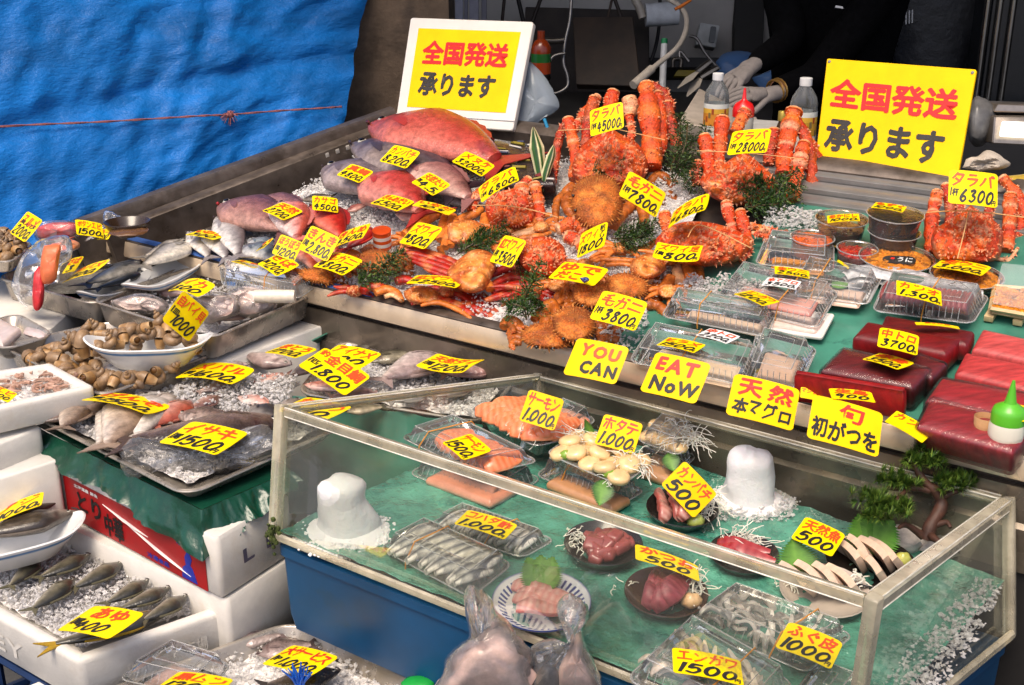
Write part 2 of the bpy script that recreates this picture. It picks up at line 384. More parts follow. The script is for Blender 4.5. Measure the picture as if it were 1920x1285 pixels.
def card(zk, TL, TR, BL, plane, h, red, black, label, asp=1.3, bend=.06, mat=None, sleeve=False, third=None, r=.10, red_mat=None, layout_rows=None, black_mat=None, bold=.036, fit_depth=None):
    TL, TR, BL = z(zk, TL, TR, BL)
    BRx, BRy = TR[0] + BL[0] - TL[0], TR[1] + BL[1] - TL[1]
    cx, cy = (TL[0] + BRx) / 2,(TL[1] + BRy) / 2
    bx, by = (BL[0] + BRx) / 2, max(BL[1], BRy)
    d = fit_depth or (dep(plane(bx, by, h)) * .6 + dep(plane(cx, cy, h + .01)) * .4)
    tl, tr, bl = rigid(TL, TR, BL, d, asp)
    ux, vy = tr - tl, tl - bl; W, H = ux.length, vy.length; nn = ux.cross(vy).normalized(); c = (tr + bl) / 2
    if nn.dot(CAM - c) < 0: nn = -nn
    ux /= W; vy = (vy - ux * vy.dot(ux)).normalized(); rad = r * min(W, H)
    def sp(x, y, lift=0):                                      # x, y in metres from the card's middle
        s = 2 * x / W; t = 2 * y / H
        return c + ux * x + vy * y + nn * (bend * W * (.5 - s * s) * .5 + bend * H * .35 * (t * t - .3) * (.5 + .5 * s) + lift)
    def ymax(x):
        e = W / 2 - abs(x)
        return H / 2 - rad + math.sqrt(max(0, rad * rad - (rad - e) ** 2)) if e < rad else H / 2
    rt = thing('price_card', sp(0,-H / 2), label, 'price card', 'yellow handwritten price cards')
    mb = MB(); xs = [-W / 2 + .0001,-W / 2 + rad * .15,-W / 2 + rad * .5,-W / 2 + rad] + [W * (i / 8 - .5) for i in range(1,8)] + [W / 2 - rad, W / 2 - rad * .5, W / 2 - rad * .15, W / 2 - .0001]
    xs.sort(); th = .0007; rs = []
    for x in xs:
        y = ymax(x); col = [sp(x, y * (2 * j / 5 - 1)) for j in range(6)]; back = [sp(x, y * (1 - 2 * j / 5),-th) for j in range(6)]
        rs.append(col + back)
    mb.rings(rs); mb.build('card_sheet', mat or YEL, rt)
    def ink(rows, m, name):
        t = MB()
        for txt, box, sl, gr in rows:
            ps, fs = layout(txt, box[0] * W, box[1] * H, box[2] * W, box[3] * H, bold=bold, slant=sl, grow=gr)
            t.add([sp(x, y, .0007 + e) for x, y, e in ps], fs)
        if t.v: t.build(name, m, rt, smooth=0)
    rr_, bb = [], []
    if layout_rows: rr_, bb = layout_rows
    else:
        if red: rr_.append((red, (-.44,.02,.44,.45),.12,0))
        if black:
            parts = black.split('|')
            if len(parts) == 2:
                bb.append((parts[0], (-.47,-.28,-.29,-.02),.1,0)); bb.append((parts[1], (-.28,-.46,.42,-.02),.2,.02))
            else: bb.append((black, (-.44,-.46,.42,-.01),.2,.02))
            if len(black) > 3: bb.append(('円', (.36,-.46,.46,-.30),.1,0))
    if third: bb.append((third, (-.44,.0,.44,.2),.1,0))
    ink(rr_, red_mat or RED_INK2, 'red_lettering'); ink(bb, black_mat or BLK_INK, 'black_lettering')
    if sleeve:
        sm = MB(); rs = []
        for x in xs:
            xx = x * 1.07; y = ymax(x) * 1.10
            rs.append([sp(xx, y * (2 * j / 5 - 1),.0016) for j in range(6)] + [sp(xx, y * (1 - 2 * j / 5),-.0020) for j in range(6)])
        sm.rings(rs); sm.build('clear_sleeve', SLEEVE, rt)
    return rt
# ================================================================== the setting
STEEL = surf('brushed_steel', (.50,.45,.38), rough=.34, metal=.55, noise_s=14, var=.25, rvar=.14, bump=.12, bump_s=35, dirt=((.30,.24,.17),9,.62))
STEEL_D = surf('stained_steel', (.15,.12,.10), rough=.38, metal=.5, noise_s=18, var=.4, rvar=.12, bump=.15, bump_s=30, dirt=((.08,.06,.045),10,.52))
STEEL_T = surf('tray_steel', (.46,.41,.35), rough=.28, metal=.6, noise_s=22, var=.3, rvar=.1, bump=.18, bump_s=24)
FILM = surf('blue_protective_film', (.05,.12,.36), rough=.3, noise_s=20, var=.3)
FOAM = surf('styrofoam', (.70,.665,.61), rough=.75, noise_s=25, var=.10, bump=.35, vor=260, dist=.0006, dirt=((.60,.53,.44),7,.60))
CONC = surf('rough_concrete', (.125,.085,.055), rough=.9, noise_s=7, var=.55, bump=.8, bump_s=45, dist=.006, dirt=((.05,.035,.025),4,.55))
BLACKISH = surf('grimy_black', (.016,.014,.013), rough=.6, noise_s=12, var=.4)
MATT = surf('coloured_matt', None, rough=.6, noise_s=25, var=.2)
GLOSSY = surf('coloured_gloss', None, rough=.25, noise_s=25, var=.12, coat=.2)
WOODM = surf('worn_wood', (.30,.16,.065), rough=.7, noise_s=8, var=.5, stretch=(1,12,12), bump=.2, bump_s=20)
def obox(m, dims, mat, name, parent=None, bev=.003, col=None):
    b = MB(m)
    if col: b.col = col
    b.box(-dims[0] / 2, dims[0] / 2,-dims[1] / 2, dims[1] / 2,0, dims[2], bev); return b.build(name, mat, parent)
def wbox(x0, x1, y0, y1, z0, z1, mat, name, parent=None, bev=.004, col=None):
    b = MB()
    if col: b.col = col
    b.box(x0, x1, y0, y1, z0, z1, bev); return b.build(name, mat, parent)

# ground
g = MB(); g.grid(lambda a, b: (-60 + 120 * a, -60 + 120 * b, 0),8,8)
structure(g.build('ground', surf('wet_asphalt', (.045,.044,.043), rough=.55, noise_s=40, var=.35, bump=.5, bump_s=220, rvar=.2)))
# shop shell behind the stall
WALLM = surf('white_wall', (.46,.43,.39), rough=.55, noise_s=3, var=.25, dirt=((.16,.15,.14),2.2,.58))
tag(wbox(-1.6,3.4,5.0,5.12,0,2.6, WALLM, 'shop_back_wall'), 'grimy white back wall of the shop behind the vendor', 'wall')
tag(wbox(2.30,2.42,2.95,5.0,0,2.6, BLACKISH, 'shop_side_wall'), 'dark side wall at the right end of the shop', 'wall')
tag(wbox(-1.72,-1.6,3.9,5.12,0,2.6, CONC, 'shop_side_wall'), 'brown concrete side wall hidden behind the blue tarp', 'wall')
b = MB(); b.prism([(-1.75,3.0),(.35,3.0),(.35,2.45),(3.5,2.45),(3.5,5.2),(-1.75,5.2)], 2.62,2.70); tag(b.build('shade_ceiling', BLACKISH, smooth=0), 'dark ceiling over the shop interior', 'ceiling')  # out of view; stepped front edge keeps sun and sky off the vendor
px0, px1 = V(628,200,3.78), V(846,200,3.78)
b = MB()
b.grid(lambda a, c: (px0.x + (px1.x - px0.x) * a, 3.75 + .018 * noise.noise((a * 3, c * 9,1)) + .012 * noise.noise((a * 9, c * 25,4)),2.62 * c),24,80)
b.box(px0.x + .004, px1.x - .004,3.79,4.25,0,2.61)
tag(b.build('concrete_pillar', CONC, smooth=60), 'rough brown concrete pillar between the blue tarp and the shop', 'pillar')

# blue tarp hung beside the stall
TARP = surf('blue_tarpaulin', (.003,.14,.47), rough=.5, noise_s=4, var=.40, bump=.6, bump_s=60, dist=.006, stretch=(1,1,2.2), spec=.25, dirt=((.02,.19,.55),3,.60), coat=.05)
def tarp(a, c):
    top = V(-90 + 800 * a - 0 * c, -120,2.95 + .66 * a); bot = V(-90 + 727 * a, 560 - 300 * a, 2.86 + .62 * a)
    p = top.lerp(bot, c)
    if a > .93: p += Vec((.0,.02,0)) * (a - .93) * 8
    k = .014 * noise.noise((a * 5 + c * 2.2, c * 3.5,0)) + .004 * noise.noise((a * 11 - c * 7, c * 12,3)) + .003 * noise.noise((a * 26 + c * 9, c * 31,5))
    k += .009 * noise.noise((a * 16 + c * 2, c * 1.4,12)) - .012 * abs(noise.noise((a * 6 + c * 3.5, c * 5 - a * 2,15))); k += .006 * abs(noise.noise((a * 7 + c * 5, c * 6 - a * 3,9)))
    k *= .35 + 1.3 * (.5 + .5 * noise.noise((a * 2.3, c * 2.1,7))); sag = .014 * math.exp(-((c - (.60 - .045 * math.sin(a * 3))) * 22) ** 2)
    return p + Vec((.55,-.83,.05)) * (k * 1.5 - sag * 1.4)
b = MB(); b.grid(tarp, 120,90); b.grid(lambda a, c: tarp(a, c) + Vec((-.002,.003,0)),30,20)
tag(b.build('tarp', TARP, smooth=80), 'bright blue creased tarpaulin hung beside the stall', 'tarp')
def ropep(px, py):
    a = (px + 90) / 760.0; best = None
    for i in range(60):
        c = i / 59; q = tarp(min(max(a, 0),1), c); r = ray(px, py)
        d = (q - CAM).cross(r).length
        if best is None or d < best[0]: best = (d, q)
    return V(px, py, dep(best[1]) - .012)
rp = [ropep(x, y) for x, y in ((-60,241),(60,234),(180,229),(300,222),(380,217),(430,215),(520,208),(600,203),(641,200))]
b = MB(); pts = cr(rp, 5)
for s in (0,1): b.tube([p + Vec((0,-.003,0)) + Vec((0, math.cos(i * 1.3 + s * math.pi), math.sin(i * 1.3 + s * math.pi))) * .0015 for i, p in enumerate(pts)], .0019,6)
kn = ropep(432,215)
for i in range(26):
    d = Vec((random.uniform(-1,1), random.uniform(-.8,.1), random.uniform(-.8,.6))).normalized() * random.uniform(.015,.03); b.tube([kn, kn + d * .6, kn + d + Vec((0,0,-.006))], [.0016,.0012,.0008], 4)
b.ball(kn, .011, n=8, k=5)
tag(b.build('rope', surf('faded_red_rope', (.30,.10,.10), rough=.8, noise_s=300, var=.4)), 'thin faded red rope with a frayed knot tied across the blue tarp', 'rope')

# ---------------------------------------------------------------- the display table
UL, UR = -.34,2.45
def trail(b, u0, v0, u1, v1, prof):
    """Extrude a cross-section (offset inward, height above table plane) along a rail."""
    a, c = tb(u0, v0), tb(u1, v1); d = (c - a).normalized(); side = TN.cross(d)
    b.rings([[p + side * q[0] + TN * q[1] for q in prof] for p in (a, c)])
tbl = thing('display_table', (tb(1,.35).x, tb(1,.35).y, 0), 'long sloping stainless steel fish display table with raised rails', 'display table')
b = MB(); vs = [tb(UL - .02,0,-.05), tb(UR, 0,-.05), tb(UR, .80,-.05), tb(-.02,.80,-.05)]; lo = [p - TN * .05 for p in vs]
b.add(vs + lo, [(0,1,2,3),(7,6,5,4),(0,4,5,1),(1,5,6,2),(2,6,7,3),(3,7,4,0)]); b.build('tabletop', STEEL_D, tbl)
b = MB(); trail(b, UL, 0, UR, 0, [(-.003,-.055),(-.003,-.012),(0,-.002),(.004,0),(.022,0),(.024,-.003),(.024,-.055)]); b.build('front_rail', STEEL_D, tbl)
b = MB(); trail(b, UL, 0, UR, 0, [(-.0030,-.003),(-.0045,-.004),(-.017,-.034),(-.017,-.040),(-.0030,-.052)]); b.build('rail_face', surf('warm_glare_steel', (.66,.52,.37), rough=.32, metal=.35, noise_s=12, var=.18, rvar=.1, bump=.1, bump_s=40, dirt=((.35,.25,.15),60,.68)), tbl)  # tan base colour stands in for warm light reflected in the steel
b = MB(); trail(b, UL, 0,.56,0, [(.0015,.0008),(.0025,.0018),(.020,.0018),(.021,.0008)]); b.build('protective_film', FILM, tbl)
# front panel below the rail, folded and hanging to a dark base
fp = [tb(UL, -.012,-.06), tb(UR, -.012,-.06)]; dn = Vec((0,0,-1)); fo = TU.cross(Vec((0,0,1))); b = MB()
b.rings([[p + fo * o + dn * h for o, h in ((-.01,-.004),(.004,-.004),(.004,.055),(.012,.062),(.012,.135),(-.01,.135))] for p in fp]); b.build('front_panel', surf('panel_steel', (.20,.165,.13), rough=.3, metal=.6, noise_s=9, var=.4, rvar=.1, dirt=((.10,.09,.06),5,.55)), tbl)
b = MB(); b.rings([[p + fo * o + dn * h for o, h in ((-.02,.130),(.004,.134),(.002,.50),(-.02,.50))] for p in fp]); b.build('dark_filler', BLACKISH, tbl)  # added black sheet that darkens the area below the panel
b = MB(); trail(b, UL - .06,-.06,-.035,.80, [(.0,-.06),(0,.055),(-.004,.06),(-.03,.06),(-.034,.05),(-.034,-.06)]); b.build('side_rail', STEEL_D, tbl)
b = MB(); trail(b, UL + .02,-.02,-.01,.80, [(.0,-.055),(.0,.030),(-.004,.034),(-.040,.034),(-.046,.03),(-.046,-.05)])
b.build('side_ledge', STEEL_D, tbl)
b = MB()                                                          # row of drain slots along the ledge, seen pale through the steel
for i in range(22):
    t = .06 + .036 * i; p = tb(UL + .033 + .40 * t * .87, t * .80 - .02,.018)
    b.m = frame(p, tb(-.01,.80) - tb(UL + .02,-.02), TN); b.box(-.0055,.0055,-.0045,-.0005,-.006,.006,.001)
b.build('drain_slots', surf('slot_pale', (.45,.42,.38), rough=.5), tbl)
b = MB(); trail(b, -.04,.815, UR, .815, [(.0,-.05),(0,.02),(.012,.03),(.05,.03),(.056,.02),(.056,-.05)]); b.build('back_rail', STEEL_D, tbl)
for u, v in ((-.2,.08),(2.3,.08),(.05,.7),(2.3,.7),(1.1,.08),(1.1,.7)):
    p = tb(u, v, -.10); wbox(p.x - .025, p.x + .025, p.y - .025, p.y + .025,0, p.z + .012, STEEL_D, 'leg', tbl)
# ledges of steel behind the table on the right
b = MB()
for k, (o, h) in enumerate(((-.115,-.004),(-.07,.006),(-.025,.016))):
    a, c = tb(1.02,.815 + o, h), tb(UR, .815 + o, h); b.m = frame(a, c - a, TN); b.box(0,(c - a).length, 0,.042,-.028,0,.006)
tag(b.build('steel_ledge', surf('ledge_steel', (.34,.33,.32), rough=.3, metal=.55, noise_s=14, var=.2)), 'stepped steel ledge along the back of the table under the yellow sign', 'ledge')
# work counter behind
tag(wbox(-.3,2.28,3.55,4.45,.0,.93, BLACKISH, 'work_counter'), 'black work counter behind the crabs where the vendor works', 'counter')

# green sheet under the tuna blocks
GREEN = surf('green_sheet', (.055,.225,.16), rough=.38, noise_s=9, var=.35, bump=.35, bump_s=14, dist=.004, coat=.35, dirt=((.012,.075,.06),26,.62))
b = MB()
def gs(a, c):
    u = 1.12 + (UR - .06 - 1.12) * a + (.10 * (1 - a) * (c)); v = .03 + .74 * c
    return tb(u, v, -.012 + .002 * noise.noise((a * 14, c * 8,2)))
b.grid(gs, 40,24)
tag(b.build('green_sheet', GREEN, smooth=80), 'wet green plastic sheet spread under the tuna on the table', 'plastic sheet')

# ---------------------------------------------------------------- signs
def signboard(label, corners, d, framed, rows, th=.012):
    tl, tr, br, bl = corners; p_bl = V(*bl, d[0]); p_br = V(*br, d[1]); p_tl = V(*tl, d[2]); p_tr = V(*tr, d[3])
    pn = (p_br - p_bl).cross(p_tl - p_bl); rd = ray(*tr); p_tr = CAM + rd * ((p_bl - CAM).dot(pn) / rd.dot(pn))
    Q = Quad(p_bl, p_br, p_tr, p_tl); Q.up = (Q.p[1] - Q.p[0]).cross(Q.p[3] - Q.p[0]).normalized()
    rt = thing('signboard', (Q.p[0] + Q.p[1]) / 2, label, 'sign'); b = MB()
    if framed:
        b.qloft(Q, [(.001,-.014),(0,-.010),(0,.001),(.002,.003)], .008); b.build('backing_board', surf('white_signboard', (.74,.70,.64), rough=.5, noise_s=6, var=.12, dirt=((.42,.36,.28),14,.66)), rt)
        f = MB(); f.qloft(Quad(Q.st(.085,.155), Q.st(.92,.155), Q.st(.92,.90), Q.st(.085,.90), Q.up), [(0,.0035),(0,.0042)], .001); f.build('yellow_sheet', YEL2, rt)
        e = MB(); q2 = [Q.st(-.002,.085,.004), Q.st(1.002,.085,.004)]; e.tube(q2,.0016,6); e.build('frame_seam', MATT, rt)
    else:
        b.qloft(Q, [(0,-.006),(0,0),(.001,.001)], .004); b.build('sign_sheet', YEL2, rt)
        for s in (.02,.98):
            pp = MB(); pp.ball(Q.st(s, .97,.001),.004, n=8, k=4); pp.build('pin', surf('pin_grey', (.3,.3,.3), rough=.4), rt)
    for rows_, m, nm in rows:
        t = MB()
        for txt, (x0, y0, x1, y1), bold in rows_:
            ps, fs = layout(txt, x0 * Q.w, y0 * Q.d, x1 * Q.w, y1 * Q.d, bold=bold, slant=.0, wob=.012, squeeze=1.7)
            t.add([Q.at(x, y, .0055 + e if framed else .002 + e) for x, y, e in ps], fs)
        t.build(nm, m, rt, smooth=0)
    return rt, Q
SIGN_RED = surf('sign_red', (.80,.012,.010), rough=.4, var=.05); SIGN_BLK = surf('sign_black', (.03,.024,.020), rough=.5, noise_s=25, var=.5, dirt=((.13,.11,.09),16,.56))
s1, Q1 = signboard('white framed signboard with yellow sheet announcing nationwide shipping, in front of the pillar', ((771,34),(1001,42),(962,246),(742,231)),(3.32,3.12,3.36,3.16), True,
    [([('全国発送', (.15,.56,.86,.79),.036)], SIGN_RED, 'red_lettering'),([('承ります', (.16,.27,.80,.49),.04)], SIGN_BLK, 'black_lettering')])
s2, Q2 = signboard('frameless yellow sign announcing nationwide shipping, standing behind the crabs at right', ((1551,110),(1831,131),(1793,349),(1528,308)),(2.72,2.51,2.76,2.55), False,
    [([('全国発送', (.05,.54,.93,.82),.036)], SIGN_RED, 'red_lettering'),([('承ります', (.05,.14,.88,.44),.04)], SIGN_BLK, 'black_lettering')])

# ---------------------------------------------------------------- the dark shop interior
PLASTIC_BAG = clear('grey_carrier_bag', tint=(.8,.85,.9), body=.50, facing=.3, white=(.38,.44,.50), bump=.6, bump_s=26, rough=.2, gloss=.6)
def crumple(name, mat, zk, pts, d, depth, label, cat, amp=.12, seed=0, group=None, n=40, top=None):
    """A crumpled bag or cloth: pixel outline filled with a rounded volume and creased."""
    P2 = [Vec(q) for q in (z(zk, *pts))]; cx = sum(p.x for p in P2) / len(P2); cy = sum(p.y for p in P2) / len(P2)
    loop = cr([p.to_tuple() for p in P2] + [P2[0].to_tuple()], 5)[:-1]; b = MB(); rs = []; m = 12
    for i in range(m + 1):
        a = math.pi * (i + .15) / (m + .3); k = math.sin(a); dz = -math.cos(a) * depth / 2; r = []
        for j, p in enumerate(loop):
            w = k ** .7; q = Vec((cx + (p.x - cx) * w, cy + (p.y - cy) * w)); s = p - Vec((cx, cy))
            nz = noise.noise((s.x * .02 + seed, s.y * .02, i * .35)) + .5 * abs(noise.noise((s.x * .06 + seed, s.y * .06, i * .8)))
            q2 = Vec((cx, cy)) + (q - Vec((cx, cy))) * (1 + amp * nz * .6); r.append(V(q2.x, q2.y, d + dz * (1 + amp * 1.5 * nz) + amp * .06 * nz))
        rs.append(r)
    b.rings(rs); o = b.build(name, mat, smooth=28); return tag(o, label, cat, group)
crumple('carrier_bag', PLASTIC_BAG, 'O', [(972,165),(992,118),(1030,160),(1045,195),(1035,212),(990,240),(966,243)], 3.2,.05, 'grey plastic carrier bag hanging at the right edge of the framed sign', 'plastic bag', .25,3)
def rod(name, zk, pts, d, rpx, mat, label, cat, col=None, n=10, sm=4, parent=None, group=None):
    q = z(zk, *pts); dd = d if hasattr(d, '__len__') else [d] * len(q)
    p3 = cr([V(x, y, e) for (x, y), e in zip(q, dd)], sm) if len(q) > 2 else [V(x, y, e) for (x, y), e in zip(q, dd)]
    b = MB(col=col or (.5,.5,.5)); b.tube(p3, rpx * (dd[0] / F_PX), n); o = b.build(name, mat, parent, loc=None)
    return tag(o, label, cat, group) if label else o
CREAM = surf('cream_plastic', (.50,.44,.36), rough=.4, noise_s=30, var=.2); PIPE = surf('grey_pipe', (.20,.19,.18), rough=.35, metal=.8, noise_s=40, var=.3)
hs = thing('hose', V(1190,160,3.7), 'cream rubber hose looping down above the crabs', 'hose')
rod('hose_tube', 'R7', ((130,-40),(200,2),(245,30),(277,85),(272,160),(230,235),(160,295),(95,348)),(3.9,3.9,3.88,3.85,3.8,3.76,3.73,3.7),4.8, CREAM, None, None, parent=hs)
rod('nozzle', 'R7', ((110,335),(70,370),(18,415)),(3.71,3.69,3.66),8.5, CREAM, None, None, parent=hs)
rod('orange_tie', 'R7', ((222,46),(262,25),(300,0)),3.86,3, MATT, None, None, parent=hs, col=hx('d8731c'))
def board(name, zk, quad, d, th, mat, label, cat, col=None):
    q = z(zk, *quad); dd = d if hasattr(d, '__len__') else [d] * 4
    Q = Quad(*[V(x, y, e) for (x, y), e in zip(q, dd)]); b = MB()
    if col: b.col = col
    b.qloft(Q, [(.001,-th),(0,-th + .002),(0,-.002),(.002,0)], .006); return tag(b.build(name, mat), label, cat)
BROWNBOARD = surf('dark_chopping_board', (.030,.017,.010), rough=.6, noise_s=9, var=.6, bump=.3, bump_s=25, dirt=((.012,.008,.006),6,.5))
board('dark_backdrop', 'R6', ((1130,640),(1850,660),(1850,60),(1130,40)),4.62,.06, surf('backdrop_brown', (.035,.024,.017), rough=.7, noise_s=5, var=.7), 'dark brown cupboard in the gloom behind the chopping board', 'cupboard')  # added flat panel that makes the pale wall read dark brown
board('chopping_board', 'R6', ((1425,490),(1800,500),(1755,98),(1405,100)),(4.0,3.95,4.05,4.1),.03, BROWNBOARD, 'dark stained wooden chopping board leaning against the wall', 'chopping board')
for k, (a, bb, r, c, lb) in enumerate((((985,230),(1010,-20),8, '2a1a10', 'brown broom handle leaning left of the pipe'),((1120,130),(1085,-20),10, '140f0c', 'black stick leaning behind the sign'),((1170,130),(1225,-20),9, '241a12', 'dark brown stick crossing beside the hose pipes'),
        ((1608,110),(1640,-30),6, '3a2a1c', 'thin brown pole above the chopping board'),((1690,110),(1640,-30),9, '2c2018', 'thick brown pole behind the chopping board'))):
    rod('wooden_pole', 'R6', (a, bb),4.3, r / 2.4, MATT, lb, 'pole', col=hx(c))
for x0, x1, c, lb in ((722,768, 'b9b8c6', 'wide pale grey window frame post beside the pillar'),(775,795, '8d8b98', 'narrow shaded window frame post'),(805,858, 'a9a7b4', 'pale grey window frame post nearer the shop'),(875,905, '888690', 'slim grey window frame post nearest the poles')):  # each post has its own flat grey
    a, bq = z('R6', (x0,150),(x1,-150)); Q = Quad(V(a[0], a[1], 4.3), V(bq[0], a[1], 4.3), V(bq[0], bq[1], 4.3), V(a[0], bq[1], 4.3)); q = MB(col=hx(c)); q.qloft(Q, [(0,-.04),(0,-.002),(.002,0)], .003); tag(q.build('window_frame_post', MATT), lb, 'window frame')
rod('wall_pipe', 'R6', ((640,-30),(650,25)),3.7,8, CREAM, 'beige pipe fixed to the pillar above the framed sign', 'pipe')
board('junction_box', 'R6', ((566,100),(680,102),(678,30),(570,45)),3.7,.05, surf('beige_box', (.28,.23,.17), rough=.5, noise_s=20, var=.3), 'beige junction box on the pillar above the framed sign', 'junction box')
rod('water_pipe', 'R6', ((1400,-30),(1388,120),(1362,240),(1352,360),(1375,440),(1375,500),(1330,535),(1290,545)),3.85,3.2, PIPE, 'bent grey flexible water pipe left of the chopping board', 'pipe')
rod('water_pipe', 'R6', ((1360,310),(1290,330),(1262,400),(1258,500)),3.83,2.6, PIPE, 'short curved grey pipe under the black valve', 'pipe')
rod('valve', 'R6', ((1200,235),(1290,240),(1355,235)),3.8,6, surf('dark_metal', (.05,.045,.04), rough=.35, metal=.7), 'dark metal valve on the water pipe', 'valve')
rod('blue_rod', 'R6', ((1240,690),(1275,790)),3.1,3.2, MATT, 'short light blue rod behind the king crab', 'rod', col=hx('1f86b4'))
# spray bottle; its colours are darkened to stand for the shop's shade
b = MB(frame(V(1014,150,3.7),(1,0,0),(0,0,1)))
b.col = hx('15120f'); b.lathe([(.03,0),(.032,.005),(.032,.02)], 16, cap1=False); b.col = hx('8f3410'); b.lathe([(.032,.02),(.032,.055)], 16, False, False); b.col = hx('1c5a26'); b.lathe([(.032,.055),(.032,.082)], 16, False, False); b.col = hx('7a2c0e'); b.lathe([(.032,.082),(.032,.10),(.02,.12),(.012,.125),(.012,.15)], 16, False)
tag(b.build('detergent_bottle', GLOSSY), 'orange and green detergent bottle in the gloom behind the framed sign', 'bottle')
# things on the white wall
def wallrod(*a, **k): return rod(*a, **k)
b = MB(col=hx('d9dde0')); p0, p1 = [V(*q, 4.4) for q in z('R7', (78,75),(236,65))]; b.tube([p0, p1], .043,18); b.col = hx('777777'); b.tube([p0 + (p0 - p1) * .03, p0], .012,10)
tag(b.build('paper_roll', MATT), 'white paper towel roll mounted on the wall beside the hose', 'paper roll')
rod('roll_bracket', 'R7', ((20,-20),(50,40),(66,90)),4.4,8, CREAM, 'beige bracket arm left of the paper roll', 'bracket')
b = board('switch_box', 'R7', ((322,215),(420,232),(440,125),(345,110)),(4.7,4.7,4.7,4.7),.06, MATT, 'white switch box mounted on the wall right of the hose', 'switch box', col=hx('c9cbc8'))
board('switch_plate', 'R7', ((385,205),(415,210),(425,130),(397,127)),4.635,.006, MATT, 'grey plate with a dark slot on the white switch box', 'switch plate', col=hx('6c6f70'))
board('wall_poster', 'R7', ((426,68),(514,72),(514,-40),(428,-40)),4.9,.003, MATT, 'pale blue notice with a red strip on the back wall', 'poster', col=hx('8fa0b8'))
board('poster_strip', 'R7', ((426,70),(514,73),(514,56),(426,53)),4.89,.003, MATT, 'dark red strip along the bottom of the wall notice', 'poster', col=hx('8a2028'))
board('dark_doorway_panel', 'R7', ((500,560),(640,560),(660,-60),(515,-60)),4.8,.05, MATT, 'dark brown panel between the white wall and the vendor', 'panel', col=hx('1d1813'))
board('wall_shelf', 'R7', ((40,330),(510,330),(510,280),(40,280)),4.7,.25, BLACKISH, 'black shelf along the foot of the white wall', 'shelf')
rod('cable', 'R7', ((150,-40),(145,120),(130,220),(105,300)),4.6,3.4, BLACKISH, 'black cable hanging down the white wall', 'cable')
rod('cable', 'R7', ((290,175),(330,190),(370,260),(440,340)),4.1,3.0, PIPE, 'curved grey cable running down to the knives', 'cable')
w = thing('sauce_tube', V(*z('R7', (165,440)),3.9), 'tall white tube with green cap behind the knives', 'tube')
rod('tube_body', 'R7', ((160,440),(170,215)),3.9,6.5, surf('white_plastic', (.62,.62,.60), rough=.35, var=.1), None, None, parent=w); rod('cap', 'R7', ((170,215),(171,190)),3.9,6, MATT, None, None, parent=w, col=hx('1d8a52'))
rod('faucet', 'R7', ((250,330),(252,290),(215,292),(212,330)),3.95,4.2, surf('dark_metal'), 'dark tap beside the white tube', 'tap'); rod('tap_handle', 'R7', ((245,285),(248,250),(290,300)),3.95,3.4, PIPE, 'grey metal handle standing over the dark tap', 'tap')
board('cleaning_sponge', 'R7', ((215,372),(300,372),(330,342),(235,340)),4.2,.03, MATT, 'dull yellow sponge on the shelf behind the knives', 'sponge', col=hx('7a6c12'))
for k, (a, m, c, lb) in enumerate((((395,300),(330,350),(235,430), 'larger black handled knife lying toward the cream hose'),((430,330),(345,380),(280,470), 'smaller black handled knife nearest the gloves'))):
    kn = thing('knife', V(*z('R7', m),3.45), lb, 'knife')
    h = MB(col=(.012,.011,.010)); p, q, r_ = [V(*z('R7', t),3.45) for t in (a, m, c)]; h.tube([p, p.lerp(q, .5), q], [.012,.015,.013], 8, flat=.7); h.build('handle', GLOSSY, kn)
    h = MB(col=(.25,.25,.25)); h.tube([q, q.lerp(r_, .4), r_], [.013,.026,.004], 4, flat=.08); h.build('blade', STEEL, kn)
board('white_cutting_board', 'R7', ((235,600),(640,640),(620,570),(340,430)),(3.1,3.1,3.35,3.4),.04, MATT, 'off white plastic cutting board on the work counter below the gloves', 'cutting board', col=hx('b3a79a'))
board('white_counter_tray', 'R7', ((560,650),(760,660),(745,590),(600,580)),(3.05,3.0,3.15,3.2),.03, MATT, 'white tray behind the red capped bottle', 'tray', col=hx('b4b2ae'))
BLUEBAG = clear('blue_bag', tint=(.4,.6,.9), body=.6, facing=.2, white=(.12,.25,.52), bump=.6, bump_s=20, gloss=.5)
crumple('blue_bag', BLUEBAG, 'R7', [(420,300),(470,258),(590,262),(600,330),(560,400),(440,380)], 4.2,.10, 'pale blue plastic bag behind the left glove', 'plastic bag', .2,5)
crumple('blue_bag', BLUEBAG, 'R7', [(600,380),(690,340),(780,282),(815,300),(800,380),(740,500),(640,440)], 3.95,.10, 'pale blue plastic bag beneath the vendor\'s forearm', 'plastic bag', .2,8)
# right side: dark cabinet, chrome posts, scale
tag(wbox(V(1828,0,3.9).x, 2.28,3.9,4.4,0,2.4, surf('dark_cabinet', (.012,.014,.017), rough=.25, coat=.3), 'cabinet'), 'tall dark glossy cabinet at the right edge of the shop', 'cabinet')
for x, lb in ((1845, 'leftmost chrome post on the dark cabinet'),(1868, 'middle chrome post on the dark cabinet'),(1893, 'rightmost chrome post on the dark cabinet')):
    b = MB(); p = V(x, 60,3.78); b.tube([Vec((p.x, p.y, .93)), Vec((p.x, p.y, 2.0))], .011,12); tag(b.build('chrome_post', surf('chrome', (.35,.34,.32), rough=.2, metal=1)), lb, 'post')
q = V(1822,60,4.05); tag(wbox(q.x - .035, q.x + .02, q.y, q.y + .05,0,2.4, surf('pale_jamb', (.30,.27,.20), rough=.6, var=.3), 'door_jamb'), 'pale yellowish door jamb right of the vendors', 'door jamb')
sc = thing('weighing_scale', V(*z('R7', (1850,720)),2.95), 'silver weighing scale with bright display at the right edge', 'scale')
